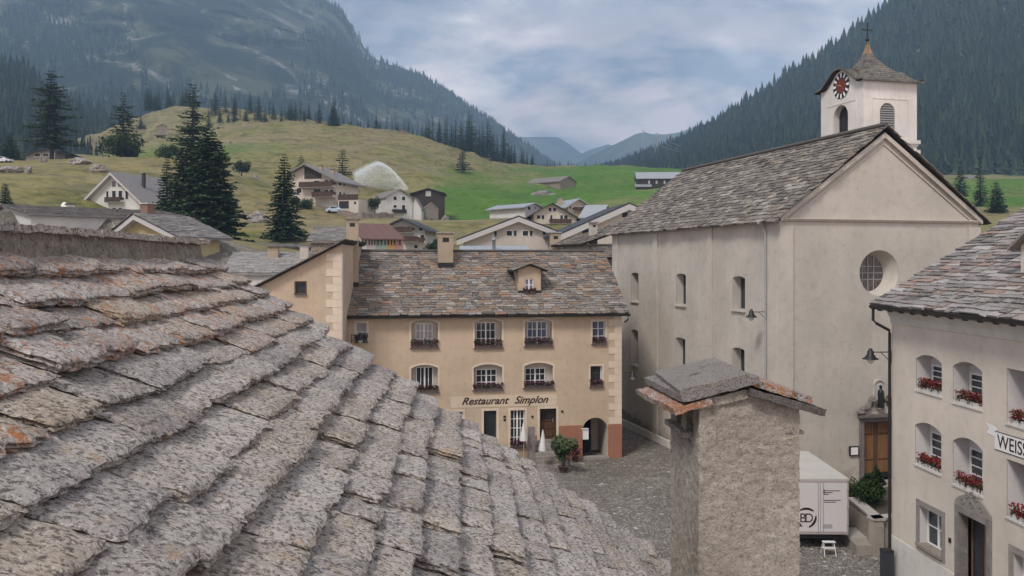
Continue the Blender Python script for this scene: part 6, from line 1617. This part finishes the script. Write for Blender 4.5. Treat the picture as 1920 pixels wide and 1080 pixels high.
# slate roof with the satellite dish
h, f, d = ghouse('slate_cottage', 'white gable cottage under a long slate roof with a satellite dish', 95, -46, -42, 58, 436, 424, (10, 388), 15, M['chalet_white'], M['greyroof'], .5, .4, .22, [(-3, 399, 5, 407), (14, 398, 24, 407)], 6, slt=SL_G)
c = P(133, 398, 99); st_ = stack(h, 0, 0, 0, .01, .01, .01, M['dark'], flash=False, opening=False) if False else None
iv = Matrix.Translation(f.o) @ Matrix.Rotation(f.a, 4, 'Z')
def loc(fr, p): d_ = Vector(p) - fr.o; return d_.dot(fr.x), d_.dot(fr.y), d_.z
x, y, z = loc(f, P(132, 400, 100)); stack(h, x, y, z - 1.2, z + 1.0, .9, .7, M['chalet_white'], M['darkroof'], False)
t = MB(); t.lathe([(0, .08), (.2, .06), (.42, 0), (.45, .02)], (0, 0, 0), 14); o = t.build('satellite_dish', M['white'], h); o.location = (x - .75, y - .5, z + .9); o.rotation_euler = (R(75), 0, R(20))
# yellow gable
h, f, d = ghouse('yellow_gable_house', 'yellow gabled house with pale barge boards seen over the stone ridge', 82, -24, 222, 338, 470, 437, (263, 404), 5, M['yellowish'], M['greyroof'], .9, .8, .18, (), 6, .42, slt=SL_G)
x, y, z = loc(f, P(277, 392, 87)); stack(h, x, y, z - 1.5, z + .5, .9, .9, plain('brick_stack', (.22, .13, .10), .9, .3, 8), M['chalet_white'], False, opening=False)
ghouse('hut', 'low stone and timber hut behind the tall broad larch', 236, 4, 48, 104, 301, 291, (90, 279), 6, M['stonewall'], M['darkroof'], .7, .6, .25, [(64, 287, 76, 294, M['darkwood']), (80, 287, 92, 294, M['darkwood'])], 2)
ghouse('hut', 'dark roofed shed beside the hut under the larch', 246, 30, 112, 150, 300, 297, (118, 283), 6, M['darkwood'], M['darkroof'], .8, .6, .25, (), 2)
# brown balcony chalet
h, f, d = ghouse('balcony_chalet', 'large chalet with two dark timber balconies and a garage below', 200, -14, 547, 631, 393, 326, (575, 310), 12, M['cream'], M['greyroof'], 1.2, 1.4, .35, [(588, 338, 600, 348), (608, 337, 616, 347), (618, 337, 626, 347), (588, 354, 602, 364), (608, 355, 616, 363), (618, 355, 626, 363), (556, 352, 566, 362)], 5, None)
x0, x1, z0, z1 = rect(f, 571, 317, 603, 335); t = MB(); t.prism([(x0, -.12, z0), (x1, -.12, z0), (x1, -.12, z1 - .6), (x0 + .6, -.12, z1 + .6), (x0, -.12, z1 + .5)], (0, .11, 0)); t.build('gable_boarding', M['darkwood'], h)
for py, xa_, xb_ in ((352, 566, 629), (370, 590, 629)):
    q = f.at(xa_, py); q2 = f.at(xb_, py); balcony(h, q[0], q2[0], q[1], 1.5, 1.1)
put_windows(h, f, [(634, 340, 640, 348), (643, 341, 647, 349), (635, 359, 640, 366), (643, 360, 647, 366)], side=d[0])
for cu, yy in ((2.0, 3), (3.6, 6)): stack(h, d[3] + cu, yy, d[2] - cu * .45 - .6, d[2] + .8 - cu * .35, .8, .8, M['chimney_plaster'], M['darkroof'], False, opening=False)
GA = Frame(P(634, 391, 195), R(-14)); o = thing('garage', 'flat roofed garage with a dark opening and timber railing on top', 'garage', GA.o, GA.a)
x1 = GA.at(672, 391)[0]; zt2 = GA.at(634, 374)[1]
b = MB(); b.prism([(0, 0, -2), (x1, 0, -2), (x1, 0, zt2), (0, 0, zt2)], (0, 6, 0)); b.build('wall', M['cream'], o); q = rect(GA, 636, 377, 654, 391); MB().box(q[0], q[1], -.04, -.003, q[2], q[3]).build('door', M['dark'], o)
q = rect(GA, 664, 378, 668, 383); MB().box(q[0], q[1], -.05, -.003, q[2], q[3]).build('window', M['glass'], o)
n = 9
for i in range(n): MB().box(x1 * i / n + .01, x1 * (i + 1) / n - .01, -.1, -.04, zt2 - .1, zt2 + 1.1).build('railing_board', M['balcony'], o)
M['carpaint'] = plain('pale_blue_paint', (.42, .50, .56), .25, .04, 1, .5); M['carwhite'] = plain('white_car_paint', (.62, .58, .62), .25, .04, 1, .5)
def car(label, p, rz, paint):
    o = thing('parked_car', label, 'car', p, rz, None)
    pr = [(-2.1, .35), (-2.1, .75), (-1.95, .95), (-1.6, 1.0), (-1.15, 1.42), (-.2, 1.5), (.55, 1.42), (1.1, .98), (1.95, .82), (2.1, .6), (2.1, .35)]
    b = MB(); n = len(pr); prof = []
    for yy, sc in ((-.82, .0), (-.70, .08), (.70, .08), (.82, .0)):
        for x, z in pr: prof.append((x, yy * (1 if z < .99 else .84), z + (sc if z < .99 else 0) * 0))
    b.add(prof, [(a * n + i, a * n + (i + 1) % n, (a + 1) * n + (i + 1) % n, (a + 1) * n + i) for a in range(3) for i in range(n)] + [list(range(n)), list(range(4 * n - 1, 3 * n - 1, -1))], False); b.build('body', paint, o)
    for s_ in (-1, 1):
        t = MB(); t.prism([(-1.2, s_ * .77, 1.02), (-1.0, s_ * .71, 1.38), (.45, s_ * .71, 1.38), (.95, s_ * .77, 1.02)], (0, s_ * .02, 0)); t.build('side_window', M['glass'], o)
    t = MB(); t.prism([(.62, -.62, 1.41), (1.1, -.7, 1.02), (1.1, .7, 1.02), (.62, .62, 1.41)], (.03, 0, .03)); t.build('windscreen', M['glass'], o)
    for x in (-1.35, 1.35):
        for s_ in (-1, 1):
            t = MB(); t.lathe([(0, -.1), (.28, -.1), (.33, -.07), (.33, .07), (.28, .1), (0, .1)], (0, 0, 0), 14); w_ = t.build('wheel', M['dark'], o); w_.location = (x, s_ * .74, .33); w_.rotation_euler = (R(90), 0, 0)
    for s_ in (-.55, .55): MB().box(2.06, 2.13, s_ - .14, s_ + .14, .62, .76).build('headlight', M['globe'], o)
p = P(629, 391, 190); car('pale blue car parked before the garage of the balcony chalet', (p.x, p.y, zt(p.x, p.y) + .02), R(15), M['carpaint'])
p = P(8, 305, 216); car('white car parked on the upper lane at the edge of the wood', (p.x, p.y, zt(p.x, p.y) + .02), R(-12), M['carwhite'])
# white house, dark barn and ruin
h, f, d = ghouse('white_house', 'tall narrow white house with four small windows and a side roof', 205, 30, 724, 774, 412, 370, (749, 356), 11, M['chalet_white'], M['stoneroof'], .35, .5, .2, [(737, 368, 744, 376), (753, 368, 760, 376), (737, 384, 744, 390), (753, 384, 760, 395)], 5)
q = f.at(735, 397); q2 = f.at(760, 397); balcony(h, q[0], q2[0], q[1] - .3, .8, .8, M['dark'])
ghouse('narrow_house', 'narrow white annex leaning against the tall white house', 208, 0, 775, 790, 414, 376, (778, 371), 8, M['chalet_white'], M['stoneroof'], .2, .3, .2, (), 5)
ghouse('dark_barn', 'tall dark boarded barn with a pale hatch below its gable', 226, 2, 772, 831, 411, 363, (803, 354), 10, M['darkwood'], M['darkroof'], .6, .6, .2, [(798, 358, 808, 368, M['fascia'])], 3, frame_mat=M['fascia'], cat='barn')
ghouse('stone_ruin', 'roofed grey stone ruin in front of the dark barn', 213, 12, 789, 822, 416, 398, (809, 381), 7, M['stonewall'], M['stoneroof'], .1, .1, .25, [(806, 410, 812, 416, M['dark'])], 3, frame_mat=M['stonewall'], cat='ruin')
h, f, d = ghouse('terrace_chalet', 'white chalet with stacked dark balconies under a shallow roof', 150, -6, 730, 797, 480, 424, (756, 412), 10, M['chalet_white'], M['darkroof'], 1.1, 1.3, .25, [(744, 424, 760, 430), (763, 424, 772, 430), (785, 426, 793, 433), (766, 442, 776, 450), (788, 440, 796, 455), (776, 459, 784, 466)], 6)
for py, a, b_ in ((436, 740, 776), (453, 757, 785), (455, 786, 797)):
    q = f.at(a, py); q2 = f.at(b_, py); balcony(h, q[0], q2[0], q[1], 1.2, .8)
# pastel row
cols = [('white', M['chalet_white'], 676, 689, 2), ('pinkish white', M['pinkish'], 689.3, 705, 3), ('mint green', M['mint'], 705.3, 725, 3), ('orange', M['orange'], 725.3, 742, 3), ('rose pink', M['rose'], 742.3, 757, 1)]
RWF = Frame(P(676, 486, 108), R(27)); ze_ = RWF.at(690, 447.5)[1]; zr3 = RWF.at(688, 421, 5.5)[1]
for i, (nm_, m_, a, b_, nw) in enumerate(cols):
    xa_, xb_ = RWF.at(a, 470)[0], RWF.at(b_, 470)[0]; h = thing('row_house', nm_ + ' terrace house in the pastel row under one red roof', 'house', RWF.w(xa_, 0, 0), RWF.a); W_ = xb_ - xa_ - .01
    t = MB(); t.prism([(0, 0, -4), (0, 11, -4), (0, 11, ze_), (0, 5.5, zr3 - .03), (0, 0, ze_)], (W_, 0, 0)); t.build('wall', m_, h); sl_ = (zr3 - ze_) / 5.5
    for ys, d in ((0, 1), (11, -1)):
        t = MB(); t.prism([(0, ys - d * .4, ze_ - sl_ * .4), (0, 5.5, zr3), (0, 5.5, zr3 + .15), (0, ys - d * .4, ze_ - sl_ * .4 + .15)], (W_, 0, 0)); t.build('roof', M['redroof'], h)
    f = Frame(RWF.w(xa_, 0, 0), RWF.a)
    put_windows(h, f, [(a + (b_ - a) * (k_ + .5) / nw - 1.5, y0_, a + (b_ - a) * (k_ + .5) / nw + 1.5, y0_ + 9.5) for k_ in range(nw) for y0_ in (450, 467)], frame_mat=m_)
x = P(682, 434, 115); o = thing('roof_dormer', 'tiny white dormer on the red roof of the pastel row', 'dormer', (x.x, x.y - .6, x.z - .7), 0); MB().prism([(-.4, 0, 0), (.4, 0, 0), (.4, 0, .9), (0, 0, 1.4), (-.4, 0, .9)], (0, 2.2, 0)).build('cheek', M['chalet_white'], o); MB().box(-.2, .2, -.03, .01, .2, .8).build('pane', M['glass'], o)
# roofs in front of the slope
rhouse('stone_roof_house', 'dark walled house with a grey stone roof behind the wing', 98, 3, 583, 652, 480, 454, 429, 4.5, M['stonewall'], M['stoneroof'], .3, .22, (), 5, slt=SL_G)
h, f, d = rhouse('grey_roof_house', 'long low house with a pale grey stone roof beyond the slab ridge', 76, 6, 425, 566, 540, 514, 477, 5.0, M['chalet_white'], plain('pale_stone_roof', (.27, .255, .245), .85, .3, 2.5, .2, 0, .6), .3, .2, (), 7, slt=SL_P)
x, y, z = loc(f, P(513, 470, 80)); stack(h, x, y, z - .8, z + .3, .9, .7, M['chimney_plaster'], M['redroof'], False, opening=False)
x, y, z = loc(f, P(571, 468, 80)); stack(h, x, y, z - 3.0, z + .4, .75, .75, M['grey_beige'], M['stoneroof'], False, opening=False)
ghouse('stone_cottage', 'small stone roofed cottage with a plain gable below the single spruce', 104, -42, 424, 462, 484, 475, (446, 459), 9, M['grey_beige'], M['stoneroof'], .3, .3, .2, (), 5, slt=SL_G)
rhouse('stone_cottage', 'little stone roofed outbuilding with chimneys below the single spruce', 108, 0, 523, 553, 486, 474, 462, 2.6, M['stonewall'], M['stoneroof'], .2, .2, (), 4)
for i, (px, py) in enumerate(((493, 455), (517, 455), (535, 458))):
    p = P(px, py, 107); o = thing('stone_chimney', ('square stone chimney over the small cottage roofs', 'tall stone chimney between the small cottage roofs', 'short stone chimney on the little outbuilding')[i], 'chimney', (p.x, p.y, p.z - 2.4)); MB().box(-.5, .5, -.45, .45, -2, 2.0).build('shaft', M['stonewall'], o); MB().box(-.62, .62, -.57, .57, 2.0, 2.2).build('cap', M['stoneroof'], o)
# beige gables behind the restaurant
h, f, d = ghouse('beige_gable_house', 'wide beige gabled house with dark windows directly behind the restaurant ridge', 130, 3, 869, 1047, 510, 446, (972, 407), 14, M['grey_beige'], M['darkroof'], 1.0, .8, .22, [(926, 433, 932, 443), (949, 432, 961, 443), (963, 432, 969, 443), (979, 432, 991, 443), (993, 432, 999, 443), (1017, 432, 1023, 441)], 4, .75)
h, f, d = ghouse('beige_gable_house', 'beige gabled house with a long sloping barge board next to the church roof', 118, 6, 1056, 1228, 510, 437, (1178, 383), 15, M['grey_beige'], M['darkroof'], .9, .8, .22, [(1090, 427, 1109, 446), (1165, 397, 1178, 409)], 4, .8)
h, f, d = ghouse('twin_window_house', 'beige gabled house with paired dark windows on the slope', 176, 4, 1001, 1081, 426, 401, (1035, 382), 11, M['cream'], M['darkroof'], 1.0, .9, .2, [(1028, 389, 1034.5, 397), (1036.5, 389, 1043, 397), (1006, 403, 1013.5, 411), (1015, 403, 1021, 412), (1031, 403, 1036, 411), (1050, 403, 1056, 412), (1057, 403, 1065, 411)], 4, None)
q = f.at(1030, 419); q2 = f.at(1070, 419); balcony(h, q[0], q2[0], q[1], 1.2, .8)
h, f, d = ghouse('upper_chalet', 'small chalet with balcony and pale roof above the paired window house', 196, 22, 1065, 1103, 402, 386, (1084, 374), 9, M['cream'], M['metalroof'], 1.0, .9, .2, [(1067.5, 386, 1071, 392), (1076, 387, 1083, 393), (1090, 387, 1097, 393)], 4, chim=[(-2, 5, .6, .7), (-1, 8, .6, .7)])
q = f.at(1074, 396); q2 = f.at(1100, 396); balcony(h, q[0], q2[0], q[1], 1.0, .8)
ghouse('pale_roof_house', 'small white house with a pale metal roof falling towards the meadow', 186, 40, 984, 1013, 405, 388, (1000, 382), 12, M['chalet_white'], M['metalroof'], .8, .7, .2, [(989, 387, 995, 394), (1002, 388, 1004, 393)], 4)
rhouse('glass_roof_shed', 'shed with a wide bluish metal roof between the beige gables', 150, -20, 1088, 1125, 425, 408, 386, 4.5, M['grey_beige'], M['metalroof'], .3, .15, (), 5)
h, f, d = rhouse('white_tile_house', 'low house with a white patterned roof strip under the beige gable', 80, 4, 866, 990, 500, 475, 464, 3.0, M['grey_beige'], M['metalroof'], .2, .15, (), 6)
x, y, z = loc(f, P(926, 460, 81)); t = MB(); t.lathe([(.16, -1), (.16, .5), (.24, .5), (.24, .58), (.12, .6), (.12, .8), (.2, .85), (0, .9)], (x, y, z), 12); t.build('flue', M['zinc'], h)
x, y, z = loc(f, P(1041, 440, 82)); stack(h, x, y, z - 4.0, z + .15, .95, .95, M['chimney_plaster'], M['metalroof'], False)
# barns on the meadow
ghouse('stone_barn', 'weathered stone barn with a long stone roof on the green meadow', 330, 48, 1050, 1080, 352, 340, (1066, 331), 17, M['stonewall'], M['stoneroof'], .5, .4, .3, (), 3, cat='barn')
h, f, d = rhouse('field_barn', 'dark boarded field barn with a pale metal roof near the church roof', 318, -4, 1196, 1274, 356, 334, 324, 4.5, M['darkwood'], M['metalroof'], .7, .25, [(1215, 338, 1219, 345, M['fascia']), (1229, 338, 1233, 345, M['fascia']), (1244, 338, 1248, 345, M['fascia'])], 3, cat='barn', frame_mat=M['darkwood'])
q = f.at(1190, 349); q2 = f.at(1221, 349); t = MB(); t.prism([(q[0], -3.5, q[1] - .6), (q[0], 0, q[1] + .4), (q[0], 0, q[1] + .65), (q[0], -3.5, q[1] - .35)], (q2[0] - q[0], 0, 0)); t.build('lean_to_roof', M['metalroof'], h); t = MB(); t.box(q[0] + .4, q2[0] - .4, -3.0, -.1, -2, q[1] - .6); t.build('lean_to_wall', M['darkwood'], h)
ghouse('field_hut', 'tiny dark hut at the foot of the forest beyond the church', 395, 20, 1821, 1840, 346, 337, (1830, 329), 6, M['darkwood'], M['greyroof'], .5, .4, .25, (), 3, cat='hut')
ghouse('distant_hut', 'tiny stone hut on the upper dry meadow', 420, 25, 296, 312, 241, 237, (305, 233), 5, M['stonewall'], M['stoneroof'], .3, .3, .25, (), 3, cat='hut')
ghouse('crest_hut', 'small stone hut standing on the crest of the meadow', 470, 10, 744, 768, 253, 248, (752, 242), 6, M['stonewall'], M['stoneroof'], .3, .3, .25, (), 3, cat='hut')
# boulders
M['rock'] = gneiss('boulder_rock', .0, .62, (1, 1, 1), .06)
def boulder(px, py, Y, wpx, hpx, seed, label, asp=.8):
    p = P(px, py, Y); w_ = wpx / FPX * Y / 2; hh = hpx / FPX * Y
    bm = bmesh.new(); bmesh.ops.create_icosphere(bm, subdivisions=3, radius=1)
    for v in bm.verts:
        c = v.co.copy(); n_ = mnoise.noise(c * 1.3 + Vector((seed, 0, 0))) * .35 + mnoise.noise(c * 3.1 + Vector((0, seed, 0))) * .16
        v.co = c * (1 + n_); v.co = Vector((v.co.x * w_, v.co.y * w_ * asp, v.co.z * hh * .75))
    me = bpy.data.meshes.new('boulder'); bm.to_mesh(me); bm.free(); me.materials.append(M['rock'])
    o = link_mesh('boulder', me); o.location = (p.x, p.y, zt(p.x, p.y) + hh * .15); o.rotation_euler = (0, 0, seed)
    return tag(o, label, 'boulder', 'rocks on the slope')
for i, q in enumerate(((482, 412, 172, 42, 20, 'big grey boulder beside the single dark spruce'), (83, 318, 205, 14, 9, 'dark squat rock below the hut'), (53, 344, 178, 14, 18, 'upright dark rock above the slate cottage'), (22, 348, 178, 46, 12, 'long flat rock outcrop beside the upright rock'),
    (150, 322, 200, 50, 12, 'long dark rock outcrop above the white chalet'), (185, 333, 190, 34, 14, 'jagged outcrop just over the white chalet roof'), (613, 264, 400, 13, 8, 'lone boulder on the dry meadow above the chalets'), (478, 332, 235, 16, 10, 'small boulder near the round tree'),
    (1015, 368, 300, 46, 14, 'rocky outcrop below the stone barn'), (1040, 358, 312, 38, 10, 'stony bank directly under the stone barn'), (835, 412, 222, 18, 12, 'boulder beside the stone ruin'), (428, 275, 380, 14, 6, 'pale rock on the meadow beside the larch'), (1880, 338, 420, 120, 9, 'long stony bank under the forest edge'))):
    boulder(*q[:5], i + 1, q[5])
def bushy(label, px, py, Y, wpx, hpx, seed, trunk=True):
    p = P(px, py, Y); r_ = wpx / FPX * Y / 2; hh = hpx / FPX * Y; z_ = zt(p.x, p.y)
    rg_ = np.random.default_rng(seed); o = thing('round_tree' if trunk else 'round_bush', label, 'tree' if trunk else 'bush', (p.x, p.y, z_)); V = []; F = []; T = []
    z0_ = hh * .3 if trunk else 0
    lob = [(np.array([rg_.normal(0, .42) * r_, rg_.normal(0, .42) * r_, z0_ + (hh - z0_) * rg_.uniform(.2, .8)]), r_ * rg_.uniform(.3, .5)) for _ in range(18)]
    if not trunk: lob = [(np.array([c[0] * 1.25, c[1] * 1.25, c[2] * .8]), q) for c, q in lob]
    for i in range(2600):
        c0, q = lob[i % 18]; d_ = rg_.normal(size=3); d_ /= np.linalg.norm(d_); c_ = c0 + d_ * q * rg_.uniform(.6, 1.05)
        if c_[2] < .1: continue
        u = rg_.normal(size=3); u /= np.linalg.norm(u); v = np.cross(u, rg_.normal(size=3)); v /= np.linalg.norm(v); s_ = r_ * .075 * rg_.uniform(.6, 1.5); j = len(V)
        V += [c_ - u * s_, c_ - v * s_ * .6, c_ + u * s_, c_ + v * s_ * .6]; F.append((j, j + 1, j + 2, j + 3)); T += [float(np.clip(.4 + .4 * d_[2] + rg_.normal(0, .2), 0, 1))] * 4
    link_mesh('crown', np_mesh('crown', np.array(V), np.array(F), M['leaf_mid'], False, {'tint': T}), o)
    t = MB(); t.tube([(0, 0, -.3), (0, 0, hh * .35), (r_ * .1, 0, hh * .65)], [r_ * .09, r_ * .07, r_ * .03], 6); t.build('trunk', M['bark'], o)
M['leaf_mid'] = leafy('broadleaf', (.018, .034, .012), (.065, .09, .028))
bushy('round pale green bush at the foot of the thin larch', 232, 303, 226, 78, 44, 3, False)
bushy('small round tree on the slope beside the dense spruces', 453, 331, 238, 34, 32, 5)
bushy('bushy orchard tree between the garage and the white house', 703, 396, 200, 30, 32, 7)
bushy('low shrub under the lower balcony of the chalet', 575, 384, 192, 30, 22, 9, False)
bushy('rounded shrub at the corner of the balcony chalet', 556, 372, 196, 20, 20, 10, False)
bushy('shrub below the terrace chalet beside the plaster chimney', 812, 470, 145, 26, 44, 11, False)
bushy('pale shrub leaning on the larch trunk', 318, 296, 218, 40, 30, 13, False)
# dry stone wall along the lane below the chalets
sw_ = thing('field_wall', 'low dry stone wall along the lane below the balcony chalet', 'wall', (0, 0, 0)); pts_ = [(590, 199), (620, 191), (650, 187), (680, 187), (710, 190), (738, 196)]
for (pa, Ya), (pb, Yb) in zip(pts_[:-1], pts_[1:]):
    n_ = 5
    for q in range(n_):
        u0, u1 = q / n_, (q + 1) / n_; A1 = P(pa + (pb - pa) * u0, 0, Ya + (Yb - Ya) * u0); B1 = P(pa + (pb - pa) * u1, 0, Ya + (Yb - Ya) * u1)
        za1, zb1 = zt(A1.x, A1.y), zt(B1.x, B1.y); d_ = Vector((B1.x - A1.x, B1.y - A1.y, 0)); nn_ = Vector((-d_.y, d_.x, 0)).normalized() * .5; hh_ = RNG.uniform(.9, 1.25)
        t = MB(); t.add([(A1.x, A1.y, za1 - .8), (B1.x, B1.y, zb1 - .8), (B1.x + nn_.x, B1.y + nn_.y, zb1 - .8), (A1.x + nn_.x, A1.y + nn_.y, za1 - .8), (A1.x, A1.y, za1 + hh_), (B1.x, B1.y, zb1 + hh_), (B1.x + nn_.x, B1.y + nn_.y, zb1 + hh_), (A1.x + nn_.x, A1.y + nn_.y, za1 + hh_)], [(0, 3, 2, 1), (4, 5, 6, 7), (0, 1, 5, 4), (1, 2, 6, 5), (2, 3, 7, 6), (3, 0, 4, 7)]); t.build('wall_stretch', M['stonewall'], sw_)
# irrigation jet
rg_ = np.random.default_rng(3); V = []; F = []; n = 0
Ysp = 262.0
g0 = P(764, 356, Ysp)
for i in range(46000):
    t_ = rg_.random() ** .7; sp_ = rg_.random()
    ax0 = np.array([764, 353]); 
    px = 764 - 98 * t_; top = 353 - 50 * math.sin(min(1, t_ / .62) * math.pi / 2) + (24 * max(0, (t_ - .5) / .5) ** 1.4)
    low = 357 - 6 * t_ - 14 * max(0, t_ - .55)
    f_ = rg_.random() ** 1.5
    if rg_.random() < .16: f_ = rg_.random() * .05
    py = top + (max(low, top + 1) - top) * f_
    p = P(px + rg_.normal(0, 1.2), py + rg_.normal(0, .6), Ysp); p.y += rg_.normal(0, 2.5)
    s_ = rg_.uniform(.02, .06); u = rg_.normal(size=(3, 3)); i0 = len(V)
    for k_ in range(3): V.append(np.array(p) + u[k_] * s_)
    F.append((i0, i0 + 1, i0 + 2))
M['water'] = plain('water_drops', (.86, .90, .93), .3, .03, 1, .5)
o = link_mesh('irrigation_spray', np_mesh('irrigation_spray', np.array(V), np.array(F), M['water'])); tag(o, 'white fan of water from the meadow irrigation jet', 'spray', kind='stuff')
# pylon, mast and cables
py_ = P(1231, 294, 1260); o = thing('power_pylon', 'steel lattice power pylon in front of the far mountains', 'pylon', py_)
H_ = 36.0; t = MB()
for sx in (-1, 1):
    for sy in (-1, 1):
        t.tube([(sx * 3.2, sy * 3.2, 0), (sx * .9, sy * .9, H_ * .62), (0, 0, H_)], .28, 4)
for i in range(7):
    z0_, z1_ = H_ * i / 9, H_ * (i + 1) / 9; w0, w1 = 3.2 - 2.3 * min(1, i / 5.6), 3.2 - 2.3 * min(1, (i + 1) / 5.6)
    for s_ in (-1, 1): t.tube([(-w0 * s_, -w0, z0_), (w1 * s_, -w1, z1_)], .17, 4); t.tube([(-w0, -w0 * s_, z0_), (-w1, w1 * s_, z1_)], .17, 4)
t.build('lattice', M['zinc'], o)
for z_, L_ in ((H_ * .62, 8), (H_ * .76, 9.5), (H_ * .9, 6)):
    t = MB(); t.tube([(-L_, 0, z_), (0, 0, z_ + .9), (L_, 0, z_)], .3, 4); t.tube([(-L_, 0, z_), (L_, 0, z_)], .24, 4); t.build('cross_arm', M['zinc'], o)
e1 = P(1480, 300, 560); 
for i, (dx, dz) in enumerate(((-8, .62), (8, .62), (9.5, .76))):
    a_ = Vector((py_.x + dx, py_.y, py_.z + H_ * dz)); b_ = P(1560, (262, 283, 270)[i], 640); pts = []
    for j in range(25):
        u = j / 24; q = a_.lerp(b_, u); q.z -= 34 * 4 * u * (1 - u) * .5; pts.append(q)
    t = MB(); t.tube(pts, .16, 4); c_ = t.build('power_cable', M['zinc']); tag(c_, ('lowest power cable sagging across the forest slope from the pylon', 'power cable between the lowest and the highest on the forest slope', 'highest power cable crossing the forest slope from the pylon')[i], 'cable', 'power cables')
ms = P(1206, 250, 2900); o = thing('radio_mast', 'thin radio mast on the far mountain shoulder', 'mast', ms); MB().tube([(0, 0, -30), (0, 0, 26)], [1.1, .6], 5).build('pole', M['zinc'], o); MB().box(-2.2, 2.2, -2.2, 2.2, 4, 10).build('antenna_drum', M['zinc'], o)
